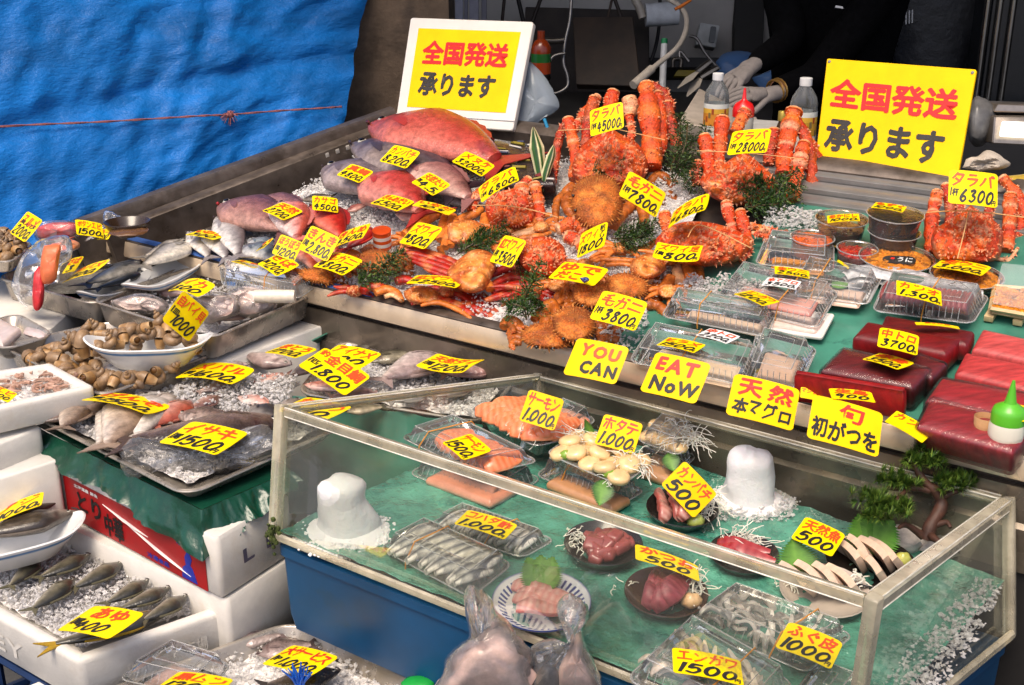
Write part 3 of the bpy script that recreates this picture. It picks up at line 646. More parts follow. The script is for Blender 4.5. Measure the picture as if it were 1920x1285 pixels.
def facebox(name, zk, quad, d, th, mat, parent, col=None):
    q = z(zk, *quad); Q = Quad(*[V(x, y, d) for x, y in q]); Q.up = Vec((0,-1,.1)).normalized(); b = MB(col=col or (.5,.5,.5)); b.qloft(Q, [(.002,-th),(0,-th + .002),(0,-.003),(.003,0)], .005); return b.build(name, mat, parent)
facebox('scale_body', 'R7', ((1765,700),(2080,715),(2080,570),(1778,565)),2.95,.16, surf('scale_silver', (.40,.34,.28), rough=.3, metal=.8, var=.2), sc)
N = NT('lit_display'); e = N.n('ShaderNodeEmission'); e.inputs[0].default_value = (1,.93,.80,1); e.inputs[1].default_value = 1.6; N.l(e.outputs[0], N.o.inputs[0])
facebox('display', 'R7', ((1800,665),(2060,680),(2060,600),(1815,590)),2.935,.004, N.m, sc)
facebox('scale_plate', 'R7', ((1770,545),(2080,555),(2080,515),(1790,505)),2.98,.2, surf('scale_silver'), sc)
crumple('crumpled_bag', surf('grey_crumpled_plastic', (.16,.155,.15), rough=.3, noise_s=30, var=.4), 'R7', [(1650,560),(1680,480),(1740,490),(1770,560),(1730,690),(1660,680)], 3.0,.08, 'crumpled grey plastic bag behind the right edge of the yellow sign', 'plastic bag', .5,11)
crumple('yellow_tub', surf('dull_yellow_plastic', (.45,.30,.04), rough=.4), 'R7', [(1780,950),(1800,870),(1900,850),(2000,850),(2000,960),(1880,990)], 2.5,.08, 'dull yellow plastic bundle behind the rightmost king crab', 'bundle', .05,2)

# ---------------------------------------------------------------- drinks and sauce on the counter
WATER = clear('bottle_plastic', tint=(.93,.95,.95), body=.10, facing=.55, white=(.55,.57,.56), bump=.15, gloss=1.3, rough=.05)
def pet(cx, capy, hw, d, label, labcol):
    c = V(cx, capy, d); s = hw * d / F_PX; rt = thing('drink_bottle', c - Vec((0,0, s * 6.2)), label, 'bottle'); m = Matrix.Translation(rt.location)
    H = s * 6.2; b = MB(m); b.lathe([(s * .8,0),(s, s * .3),(s, H * .64),(s * .97, H * .67),(s, H * .70),(s * .85, H * .79),(s * .42, H * .90),(s * .38, H * .92)], 24); b.build('bottle_body', WATER, rt)
    b = MB(m); b.lathe([(s * .44, H * .91),(s * .45, H * .925),(s * .45, H * .995),(s * .42, H)], 20); b.build('cap', surf('white_cap', (.80,.80,.78), rough=.35, var=.05), rt)
    b = MB(m); n = 24
    for k, (c_, y0, y1) in enumerate(((hx('d9d4c8'),.16,.34),(labcol, .34,.50),(hx('e6b23a'),.50,.56),(hx('dfe0d8'),.56,.62))):
        b.col = c_; b.lathe([(s * 1.012, H * y0),(s * 1.012, H * y1)], n, False, False)
    for i in range(9):
        a = R(200 + i * 15); h0 = H * (.34 + .05 * (i % 4)); b.col = hx('a5481c') if i % 2 else hx('7d6a3c')
        p = Vec((math.cos(a), math.sin(a),0)) * s * 1.02; t = Vec((-math.sin(a), math.cos(a),0)) * s * .1; b.add([p - t + Vec((0,0, h0)), p + t + Vec((0,0, h0)), p + t + Vec((0,0, h0 + H * .07)), p - t + Vec((0,0, h0 + H * .07))], [(0,1,2,3)])
    b.build('label_wrap', MATT, rt); return rt
pet(1347,137,23.5,3.02, 'clear drink bottle with white cap just left of the red capped sauce bottle', hx('d88a2a'))
pet(1512,146,26,2.92, 'clear drink bottle with white cap and green logo beside the yellow sign', hx('c9962e'))
c = V(1397,165,2.9); s = 20 * 2.9 / F_PX; rt = thing('sauce_bottle', c - Vec((0,0, s * 5.4)), 'squeeze sauce bottle with pointed red cap between two drink bottles', 'bottle'); m = Matrix.Translation(rt.location)
b = MB(m); b.lathe([(s * .9,0),(s, s * .2),(s, s * 2.6),(s * .9, s * 2.9)], 20); b.build('bottle_body', surf('cloudy_plastic', (.45,.43,.38), rough=.4, var=.1), rt)
b = MB(m); b.lathe([(s * 1.02, s * 2.75),(s * 1.04, s * 3.3),(s * .98, s * 3.6),(s * .8, s * 3.95),(s * .3, s * 4.25),(s * .2, s * 4.4),(s * .12, s * 5.35),(s * .05, s * 5.4)], 20); b.build('cap', surf('red_cap', (.75,.012,.012), rough=.3, var=.05, coat=.3), rt)
c = V(*z('R7', (747,545)),2.95); s = .018; rt = thing('small_bottle', c - Vec((0,0,.11)), 'small brown bottle with gold cap half hidden by the second king crab', 'bottle'); m = Matrix.Translation(rt.location)
b = MB(m); b.lathe([(s, 0),(s, .06),(s * .5,.085),(s * .5,.09)], 16); b.build('bottle_body', surf('brown_glass', (.06,.03,.01), rough=.15), rt); b = MB(m); b.lathe([(s * .62,.088),(s * .62,.11),(s * .55,.112)], 16); b.build('cap', surf('gold_cap', (.55,.40,.08), rough=.35, metal=.6), rt)

# ---------------------------------------------------------------- the vendors
BLACKCLOTH = surf('black_cloth', (.0025,.0025,.003), rough=.95, noise_s=60, var=.4, bump=.3, bump_s=40, dist=.006, spec=.05)
SKIN = surf('skin', (.45,.22,.13), rough=.5, noise_s=30, var=.12, sss=.1); GLOVE = surf('work_glove', (.24,.21,.19), rough=.9, noise_s=60, var=.15, bump=.5, bump_s=300, dist=.001)
def skinned(name, nodes, edges, mat, parent, root=0, sub=2):
    me = bpy.data.meshes.new(name); o0 = Vec(parent.location); me.from_pydata([Vec(p) - o0 for p, r in nodes], edges, [])
    o = bpy.data.objects.new(name, me); COL.objects.link(o)
    sk_ = o.modifiers.new('s', 'SKIN'); sk_.use_smooth_shade = True; sv = me.skin_vertices[0].data
    for i, (p, r) in enumerate(nodes): sv[i].radius = (r, r) if not hasattr(r, '__len__') else r; sv[i].use_root = i == root
    ss = o.modifiers.new('d', 'SUBSURF'); ss.levels = ss.render_levels = sub
    dg = bpy.context.evaluated_depsgraph_get(); nm = bpy.data.meshes.new_from_object(o.evaluated_get(dg)); nm.name = name
    o.modifiers.clear(); o.data = nm; nm.materials.clear(); nm.materials.append(mat); o.parent = parent
    at = nm.color_attributes.new('Col', 'FLOAT_COLOR', 'POINT'); at.data.foreach_set('color', [.5,.5,.5,1] * len(nm.vertices)); nm.polygons.foreach_set('use_smooth', [True] * len(nm.polygons)); return o
def hand(wrist, palmdir, thumbside, nrm, mat, parent, curl=.7, L=.19, name='glove'):
    """Palm and five bent fingers grown from the wrist."""
    w = Vec(wrist); x = Vec(palmdir).normalized(); n_ = Vec(nrm).normalized(); y = n_.cross(x).normalized() * thumbside; n_ = x.cross(y).normalized() * thumbside
    nodes = [(w - x * .06,.030),(w, (.030,.024)),(w + x * .05,(.040,.022)),(w + x * .095,(.040,.018))]; edges = [(0,1),(1,2),(2,3)]
    for k, (off, ln) in enumerate(((.030,.072),(.010,.080),(-.010,.075),(-.030,.060))):
        base = w + x * .085 + y * off; i0 = len(nodes); a = 0; p = base
        for j, seg in enumerate((.22,.42,.33,.25)):
            a += (0 if j == 0 else curl * (.55 + .1 * k)); d = (x * math.cos(a) - n_ * math.sin(a)); p = p + d * ln * seg; nodes.append((p, .0105 - .0012 * j)); edges.append((2 if j == 0 else len(nodes) - 2, len(nodes) - 1))
    i0 = len(nodes); p = w + x * .03 + y * .03
    for j, (dx, dy, dn_) in enumerate(((.01,.012,-.01),(.028,.018,-.012),(.026,.004,-.012))):
        p = p + x * dx + y * dy + n_ * dn_; nodes.append((p, .0125 - .0015 * j)); edges.append((1 if j == 0 else len(nodes) - 2, len(nodes) - 1))
    nodes = [(w + (Vec(p) - w) * .82, r * .82 if not hasattr(r, '__len__') else (r[0] * .82, r[1] * .82)) for p, r in nodes]
    return skinned(name, nodes, edges, mat, parent, root=0, sub=2)
def person(label, base, faceang, lean, arms, cap_col, with_gloves=True, h=1.70):
    p = thing('person', base, label, 'person'); fx = Vec((math.cos(faceang), math.sin(faceang),0)); sx = Vec((-fx.y, fx.x, 0)) * -1   # sx: towards the person's right hand
    B = Vec(base); up = Vec((0,0,1)); k = h / 1.70
    pel = B + up * .95 * k; wa = B + up * 1.08 * k + fx * lean * .3; ch = B + up * 1.30 * k + fx * lean; nk = B + up * 1.47 * k + fx * lean * 1.5; hd = B + up * 1.60 * k + fx * (lean * 1.8 + .03)
    nodes = [(pel, (.17,.12)),(wa, (.165,.115)),(ch, (.19,.13)),(nk - up * .03,(.07,.07)),(nk + up * .04,.055)]; edges = [(0,1),(1,2),(2,3),(3,4)]
    for s in (1,-1):
        i = len(nodes); nodes += [(pel + sx * s * .10 - up * .06,.10),(B + sx * s * .11 + up * .50 * k, .075),(B + sx * s * .11 + up * .10,.055),(B + sx * s * .11 + up * .04 + fx * .13,.042)]; edges += [(0, i),(i, i + 1),(i + 1, i + 2),(i + 2, i + 3)]
    wr = []
    for s, (el, w) in zip((1,-1), arms):
        i = len(nodes); sh = ch + sx * s * .19 * k + up * .10; nodes += [(sh, .068),(Vec(el),.052),(Vec(w),.036)]; edges += [(2, i),(i, i + 1),(i + 1, i + 2)]; wr.append((Vec(el), Vec(w)))
    skinned('clothed_body', nodes, edges, BLACKCLOTH, p)
    hn = [(nk, .05),(nk + up * .08 + fx * .01,.052),(hd, (.075,.088)),(hd + up * .06 + fx * .005,(.078,.092)),(hd + up * .115,.055)]
    head = skinned('head', hn, [(0,1),(1,2),(2,3),(3,4)], SKIN, p)
    f = MB(); f.m = frame(hd + fx * .082 + up * .02, sx * -1, fx); f.spike((0,.0,-.004),(0,-.35,1),.014,.03,8); f.build('nose', SKIN, head)
    for s in (1,-1):
        f = MB(col=(.75,.72,.68)); c_ = hd + fx * .078 + sx * s * .03 + up * .03; f.ball(c_, .011); f.ball(c_ + fx * .008,.006, col=(.02,.012,.01)); f.build('eye', GLOSSY, head)
        f = MB(); f.ball(hd + sx * s * .078 + up * .015,.012,.02,.028); f.build('ear', SKIN, head)
    f = MB(col=(.35,.10,.08)); f.ball(hd + fx * .078 - up * .035,.022,.014,.006); f.build('mouth', MATT, head)
    f = MB(col=(.01,.009,.008)); f.ball(hd + up * .07 - fx * .012,.088,.100,.075,16,10); f.build('hair', MATT, p)
    return p, wr
vx = V(1578,100,3.62); base = (vx.x, vx.y + .08,0)
wl, wr_ = V(*z('R7', (598,325)),3.40), V(*z('R7', (705,445)),3.36)
el_l, el_r = V(*z('R7', (790,195)),3.52), V(*z('R7', (905,380)),3.45)
pr, wrs = person('vendor in black clothes and grey work gloves bent over the counter', base, R(-118),.10,((el_l, wl),(el_r, wr_)),(.01,.01,.01))
hand(wl + (wl - el_l).normalized() * .01, V(*z('R7', (505,400)),3.36) - wl, -1,(-.3,-.5,.6), GLOVE, pr, .55)
hand(wr_ + (wr_ - el_r).normalized() * .02, V(*z('R7', (520,455)),3.33) - wr_, 1,(-.2,-.6,.7), GLOVE, pr, .5)
b = MB(); b.tube([el_r.lerp(wr_, .72), wr_.lerp(el_r, .08)], [.031,.030], 14); b.build('bare_wrist', SKIN, pr)
for t in (.02,.10):
    b = MB(); c = wr_.lerp(el_r, t); d = (wr_ - el_r).normalized(); a = d.cross(Vec((0,0,1))).normalized(); e = d.cross(a); b.tube([c + (a * math.cos(q) + e * math.sin(q)) * .0315 for q in [2 * math.pi * i / 16 for i in range(17)]], .004,6); b.build('bracelet', surf('brass', (.55,.30,.08), rough=.3, metal=.8), pr)
b = MB(col=(.6,.6,.6)); q = V(*z('R7', (1020,38)), dep(Vec(base) + Vec((0,0,1.3))) - .24); b.m = frame(q, (1,0,0),(0,-1,.2)); b.prism([(-.012,0),(.012,-.003),(.010,.003),(-.010,.006)], 0,.002); b.build('chest_mark', MATT, pr)
v2 = V(1752,100,4.02); pr2, _ = person('second figure in dark navy jacket standing behind the yellow sign', (v2.x, v2.y + .05,0), R(-95),.02,((v2 + Vec((-.26,-.05,-.10)), v2 + Vec((-.22,-.18,-.28))),(v2 + Vec((.27,0,-.1)), v2 + Vec((.24,-.15,-.30)))),(.02,.02,.03), h=1.72)
pr2.children[0].data.materials[0] = surf('navy_jacket', (.010,.011,.015), rough=.5, noise_s=12, var=.5, bump=.5, bump_s=18, dist=.01)
b = MB(col=(.55,.55,.55)); q = V(*z('R7', (1358,85)), dep(Vec(v2)) - .20); b.m = frame(q, (1,0,.25),(0,-1,.2))
for i in range(3): b.prism([(-.014 + i * .010,-.02),(-.010 + i * .010,-.02),(-.002 + i * .010,.02),(-.006 + i * .010,.02)], 0,.002)
b.build('jacket_logo', MATT, pr2)
crumple('work_glove', surf('pale_glove', (.50,.43,.35), rough=.9, var=.2, bump=.6, bump_s=90, dist=.004), 'R7', [(1625,815),(1650,770),(1700,765),(1740,742),(1800,760),(1832,790),(1815,818),(1760,830),(1690,838)], 2.5,.05, 'crumpled off white work glove lying on the steel ledge right of the sign', 'glove', .9,14)

# ================================================================== builders for the goods
FISHM = surf('wet_fish_skin', None, rough=.30, noise_s=70, var=.45, bump=.30, vor=330, dist=.0008, coat=.30, spec=.5)
SCALEM = surf('scaly_fish_skin', None, rough=.32, noise_s=60, var=.45, bump=.8, vor=210, dist=.0012, coat=.3)
FINM = surf('fish_fin', None, rough=.35, noise_s=80, var=.3, bump=.5, bump_s=40, stretch=(1,8,1), coat=.2)
EYEM = surf('fish_eye', None, rough=.08, var=0, coat=.6)
SHELLM = surf('spiny_shell', None, rough=.46, noise_s=110, var=.55, bump=1.0, bump_s=170, dist=.004, coat=.06)
HAIRYM = surf('hairy_shell', None, rough=.65, noise_s=260, var=.5, bump=1.0, bump_s=340, dist=.0022, coat=.05)
SMOOTHM = surf('smooth_shell', None, rough=.42, noise_s=80, var=.5, bump=.7, bump_s=110, dist=.003, coat=.05)
MEATM = surf('raw_fish_flesh', None, rough=.30, noise_s=70, var=.16, bump=.20, bump_s=170, dist=.0008, coat=.35, sss=.12)
TUNAM = surf('tuna_flesh', None, rough=.42, noise_s=22, var=.5, bump=.6, bump_s=190, dist=.001, coat=.05, sss=.08, stretch=(1,5,1))
LEAFM = surf('leaf_green', None, rough=.5, noise_s=40, var=.3)
SHREDM = surf('daikon_white', (.74,.72,.62), rough=.35, var=.08, sss=.1)
ICEM = clear('ice_chip', tint=(.95,.97,.98), body=.62, facing=.15, transl=.45, white=(.97,.94,.92), bump=.2, bump_s=120, gloss=.6, rough=.08)
ICEBED = surf('ice_bed', (.84,.80,.77), rough=.25, noise_s=90, var=.35, bump=.8, bump_s=150, dist=.004, coat=.3)
SNOW = surf('packed_ice', (.80,.79,.79), rough=.6, noise_s=40, var=.06, bump=.4, bump_s=120, dist=.004, sss=.15, coat=.08)
CLEARP = clear('clear_pack', body=.035, facing=.16, bump=.15, bump_s=30, gloss=1.25, rough=.05)
CLEARR = clear('clear_pack_rim', body=.20, facing=.40, bump=.15, gloss=1.5, rough=.08)
BAGM = clear('clear_bag', body=.02, facing=.16, bump=1.0, bump_s=60, gloss=1.5, rough=.10, cloud=.08, cloud_s=40, white=(.8,.76,.72))
WRAPM = clear('cling_wrap', body=.0, facing=.03, bump=.8, bump_s=60, gloss=.8, rough=.08)
BANDM = surf('rubber_band', (.66,.27,.04), rough=.5, var=.1)
DARKBOWL = surf('dark_lacquer_bowl', (.022,.018,.016), rough=.25, coat=.4, var=.2)

def noisecol(p, s, seed=0): return .5 + .5 * noise.noise((p[0] * s + seed, p[1] * s, p[2] * s))
GROW = {'fish in the large flat tray': 1.22, 'fish in the long bream tray': 1.22, 'sweetfish lying on ice in the open box': 1.3}
def fish(name, head, tail, plane, h, hr, back, mid, belly, label, cat='fish', flip=1, th=.42, scaly=False, group=None, zk='O', fork=.5, spots=None, redmouth=False, finc=None, eye=.085, eyec=(.75,.72,.6), bend=.05, tailfin=True, dors=True, blunt=.35, shift=0, grow=None):
    grow = grow or GROW.get(group, 1); head, tail = z(zk, head, tail); mid_ = ((head[0] + tail[0]) / 2,(head[1] + tail[1]) / 2); head, tail = [tuple(m_ + (q - m_) * grow for m_, q in zip(mid_, e)) for e in (head, tail)]; p0, p1 = plane(head[0], head[1], h), plane(tail[0], tail[1], h); n = plane.n
    p0 = p0 + n * shift; p1 = p1 + n * shift
    L = (p1 - p0).length; m = frame(p0, p1 - p0, n); Hm = L * hr / 2; finc = finc or mix(mid, back, .6)
    rt = thing(name, p0.lerp(p1,.5), label, cat, group); bl = L * (.86 if tailfin else .97); seed = random.random() * 50
    def hh(t):
        a = (t / .36) ** (.55 + .3 * (1 - blunt)) if t < .36 else 1
        b = 1 if t < .36 else max(.0,1 - ((t - .36) / .64) ** 1.55 * .80)
        return max(.02, a * b)
    def cy(t): return bend * L * (math.sin(t * 2.6) - .5)
    b = MB(m); rs = []; cs = []; NS = 22; K = 18
    for i in range(NS + 1):
        t = (i / NS) ** 1.15; hgt = Hm * hh(t); x = t * bl; r = []; op = 1.035 if .13 < t < .235 else 1
        for j in range(K):
            a = 2 * math.pi * j / K; yy = math.cos(a); zz = math.sin(a); zt = th * hgt * op * (abs(zz) ** .85) * (1 if zz > 0 else -1)
            p = (x, cy(t) + yy * hgt * flip, zt + th * Hm * .92); r.append(p)
            k = yy * .5 + .5 + .14 * noise.noise((x * 60 + seed, yy * 2, zz)); c = mix(belly, mid, min(1, max(0, k / .5))) if k < .5 else mix(mid, back, min(1,(k - .5) / .38))
            if spots and noise.noise((x * spots[1] + seed, yy * spots[2], seed)) > spots[3]: c = mix(c, spots[0], .75)
            if .215 < t < .26 and zz > .1 and abs(yy) < .8: c = mix(c, (.06,.02,.018),.6)
            if abs(yy - .25) < .07 and t > .25 and zz > 0: c = mix(c, back, .35)
            if t < .2: c = mix(c, mix(back, mid, .5),.35)
            cs.append(c)
        rs.append(r)
    b.rings(rs, cs=cs); b.build('body', SCALEM if scaly else FISHM, rt, smooth=60)
    zc = th * Hm * .92
    if tailfin:
        f = MB(m, finc); t0 = bl * .96; w = Hm * .24; W = Hm * .92; e = L
        c0 = cy(.96)
        poly = [(t0, c0 - w),(t0 + (e - t0) * .6, c0 - W * .7),(e, c0 - W),(e - (e - t0) * fork, c0),(e, c0 + W),(t0 + (e - t0) * .6, c0 + W * .7),(t0, c0 + w)]
        f.prism(poly, zc * .75, zc * .75 + .0022); f.build('tail_fin', FINM, rt, smooth=0)
    if dors:
        f = MB(m, finc); up = []; lo = []
        for i in range(11):
            t = .28 + .5 * i / 10; y0 = Hm * hh(t) * .93; y1 = y0 + Hm * (.22 * math.sin(math.pi * (i + .6) / 11.5) ** .6) * (1 + .25 * (i % 2)); lo.append((t * bl, cy(t) + y0 * flip)); up.append((t * bl + L * .012, cy(t) + y1 * flip))
        poly = lo + up[::-1]; poly = poly if flip < 0 else poly[::-1]
        f.prism(poly, zc - .0012, zc + .0012); f.build('dorsal_fin', FINM, rt, smooth=0)
    f = MB(m, mix(finc, mid, .4)); x0 = .25 * bl; y0 = cy(.25) - .12 * Hm * flip
    def zs(x, y): q = Hm * hh(min(x / bl, .99)); return zc + th * q * max(.05,1 - ((y - cy(x / bl)) / q) ** 2) ** .43 + .0015
    f.rings([[(x, y, zs(x, y)) for x, y in ((x0 + dx * L, y0 + (o - .10 * j / 3) * Hm * flip + (-w + 2 * w * j / 3) * Hm) for j in range(4))] for dx, o, w in ((0,0,.09),(.05,-.05,.15),(.10,-.12,.17),(.15,-.22,.10))], False, False, closed=False)
    f.build('pectoral_fin', FINM, rt)
    er = min(eye * Hm * 1.7,.013); f = MB(m); ex, ey = .105 * bl, cy(.105) + Hm * hh(.105) * .05 * flip; ez = zc + th * Hm * hh(.105) * .90
    f.ball((ex, ey, ez), er, er, er * .40,14,6, mix(eyec, (.1,.09,.08),.45)); f.ball((ex, ey, ez + er * .32), er * .62, er * .62, er * .24,12,5,(.006,.006,.008)); f.build('eye', EYEM, rt)
    f = MB(m, (.45,.02,.02) if redmouth else mix(back, (.05,.02,.02),.6)); f.tube([(-.004 * L, cy(0) - .02 * Hm * flip, zc * 1.0),(.03 * bl, cy(.03) - .14 * Hm * flip, zc + th * Hm * .28),(.07 * bl, cy(.06) - .24 * Hm * flip, zc + th * Hm * .42)], [.008 * L, (.016 if redmouth else .009) * L, .005 * L], 6); f.build('mouth', FINM, rt)
    return rt

# ---- domes traced from an outline: crab shells
def dome(outline, d, depth, cfn, rings=11, lumps=0, lf=40, back=.35, slope=.0006, seed=0, sub=5, flatk=.5):
    """Shell with the given pixel outline at depth d, bulging `depth` metres towards the viewer. Returns (mesh builder, sampler)."""
    P2 = [Vec(q) for q in outline]; cx = sum(p.x for p in P2) / len(P2); cy = sum(p.y for p in P2) / len(P2); c = Vec((cx, cy))
    loop = cr([p.to_tuple() for p in P2] + [P2[0].to_tuple()], sub)[:-1]
    def pt(rho, j, off=0):
        k = j % len(loop); q = c + (loop[k] - c) * rho; dz = -depth * max(0,1 - rho ** 2.2) ** flatk
        p = V(q.x, q.y, d + slope * (cy - q.y) + dz)
        if lumps: p += ray(q.x, q.y).normalized() * (-lumps * noise.noise(p * lf + Vec((seed, 0,0))) * (1 - .3 * rho))
        return p
    b = MB(); rs = []; cs = []
    for i in range(rings + 1):
        rho = .04 + .96 * i / rings; r = [pt(rho, j) for j in range(len(loop))]; rs.append(r); cs += [cfn(p, rho) for p in r]
    for rho, dz in ((1.0, back * .4),(.88, back),(.4, back * 1.1)):
        r = []
        for j in range(len(loop)):
            q = c + (loop[j] - c) * rho; r.append(V(q.x, q.y, d + slope * (cy - q.y) + depth * dz))
        rs.append(r); cs += [cfn(p, 1) for p in r]
    b.rings(rs, cs=cs)
    def samp(rho, j): 
        p = pt(rho, j); a = pt(min(rho + .06,1), j) - pt(max(rho - .06,0.02), j); e = pt(rho, j + 1) - pt(rho, j - 1); nn = e.cross(a)
        nn = nn.normalized() if nn.length > 1e-12 else (CAM - p).normalized()
        if nn.dot(CAM - p) < 0: nn = -nn
        return p, nn
    return b, samp, len(loop)
KC = hx('dc440c'); KC2 = hx('f07a2a'); KCD = hx('9c1c07'); KCP = hx('f6c79c')
def kcol(p, k=0, s=0):
    n1 = noisecol(p, 28, s); n2 = noisecol(p, 75, s + 9); c = mix(KC, KC2, max(0, min(1,(n1 - .42) * 3))); c = mix(c, KCD, max(0, min(1,(.42 - n2) * 2.5)))
    return mix(c, KCP, .5) if n2 > .67 else c
def limb(b, pts2, rpx, d, colf, n=9, lump=.12, spikes=0, sr=.0028, sh=.007, slope=.0006, tipc=KCP, flat=.9, refy=None, sm=9):
    """Tapering limb along a pixel path; returns nothing, adds to b."""
    pts2 = [Vec(q) for q in pts2]; dd = d if hasattr(d, '__len__') else [d] * len(pts2); ref = refy if refy is not None else pts2[-1].y
    pr = [V(p.x, p.y, e + slope * (ref - p.y)) for p, e in zip(pts2, dd)]; rr_ = rpx if hasattr(rpx, '__len__') else [rpx] * len(pts2)
    path = cr(pr, sm) if len(pr) > 2 else [pr[0].lerp(pr[1], i / sm) for i in range(sm + 1)]; m = len(path)
    rad = []
    for i in range(m):
        f = i / (m - 1) * (len(rr_) - 1); k = int(min(f, len(rr_) - 2)); r = rr_[k] + (rr_[k + 1] - rr_[k]) * (f - k)
        q = path[i]; rad.append(r * dep(q) / F_PX * (1 + lump * noise.noise(q * 70) - .12 * (lump > .2) * math.exp(-((i / m - .55) * 14) ** 2)))
    b.tube(path, rad, n, cs=[colf(p) for p in path], flat=flat)
    for _ in range(spikes):
        i = random.randrange(1, m - 1); t = (path[i + 1] - path[i - 1]).normalized(); a = t.cross(ray(960,640)).normalized(); e = -ray(960,640).normalized(); q = random.uniform(-1.35,1.35)
        dr = (a * math.sin(q) + e * math.cos(q)).normalized(); p = path[i].lerp(path[i + 1], random.random()) + dr * rad[i] * .86
        k = random.uniform(.7,1.3); b.spike(p, dr + t * random.uniform(-.3,.3), sr * k, sh * k, 5, kcol(p), tipc)
    return path, rad
def king_crab(label, outline, d, depth, legs, bands=(), nsp=190, zk='O', slope=.0006, big=1.0, seed=0, lumps=.022):
    outline = z(zk, *outline); cx = sum(p[0] for p in outline) / len(outline); by = max(p[1] for p in outline); d = dep(T(cx, by, .004)) + depth * .25 + d
    rt = thing('king_crab', V(cx, by, d), label, 'crab', 'boiled king crabs'); s = seed
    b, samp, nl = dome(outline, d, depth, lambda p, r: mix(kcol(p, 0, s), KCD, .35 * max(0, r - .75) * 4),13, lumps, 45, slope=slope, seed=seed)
    for i in range(nsp):
        rho = random.random() ** .6 * .96; j = random.randrange(nl); p, nn = samp(rho, j); k = random.uniform(.6,1.35) * big * (1.25 if rho < .6 else 1)
        b.spike(p - nn * .0012, nn + Vec((random.uniform(-.35,.35),0, random.uniform(-.1,.5))),.0034 * k, .0068 * k, 6, kcol(p), mix(KCP, KC2,.35))
    b.build('carapace', SHELLM, rt, smooth=50)
    for lg in legs:
        pts, r, dz, kind = lg; pts = z(zk, *pts); lb = MB(); dark = kind == 'd'
        cf = (lambda p: mix(kcol(p, 0, s), KCD, .65)) if dark else ((lambda p: mix(kcol(p, 0, s), KCP, .62)) if kind == 'p' else (lambda p: kcol(p, 0, s)))
        sc = ZO[zk][2]; rp = [q / sc for q in r]
        path, rad = limb(lb, pts, rp, d + dz, cf, 12,.30, int(46 * big) if kind != 'p' else 8,.0024 * big, .0056 * big, slope=slope, refy=by)
        if kind in 'nd':                                            # pale ring of the joint at the cut end
            p = path[0]; t = (path[0] - path[2]).normalized(); lb.tube([p - t * .003, p + t * .003, p + t * .006], [rad[0] * 1.02, rad[0] * .95, rad[0] * .6], 10, cs=[KC2, hx('e6b48c'), hx('d9966a')])
        lb.build('leg', SHELLM, rt, smooth=60)
    for bd in bands:
        q = z(zk, *bd); bb = MB(); bb.tube(cr([V(x, y, d - depth * 1.0 - .02) for x, y in q], 4) if len(q) > 2 else [V(x, y, d - depth - .02) for x, y in q], .0011,6); bb.build('rubber_band', surf('pale_band', (.75,.42,.16), rough=.5), rt)
    return rt
HC = hx('cc691c'); HC2 = hx('e8923a'); HCD = hx('7d3a0e')
def hcol(p, r=0, s=0):
    n1 = noisecol(p, 45, s); n2 = noisecol(p, 210, s); n3 = noisecol(p, 22,3); c = mix(mix(HC, HC2, max(0, min(1,(n1 - .4) * 2.5))), HCD, max(0, min(.7,(.47 - n3) * 4))); return mix(c, HCD, max(0, min(1,(.45 - n2) * 2.2)))
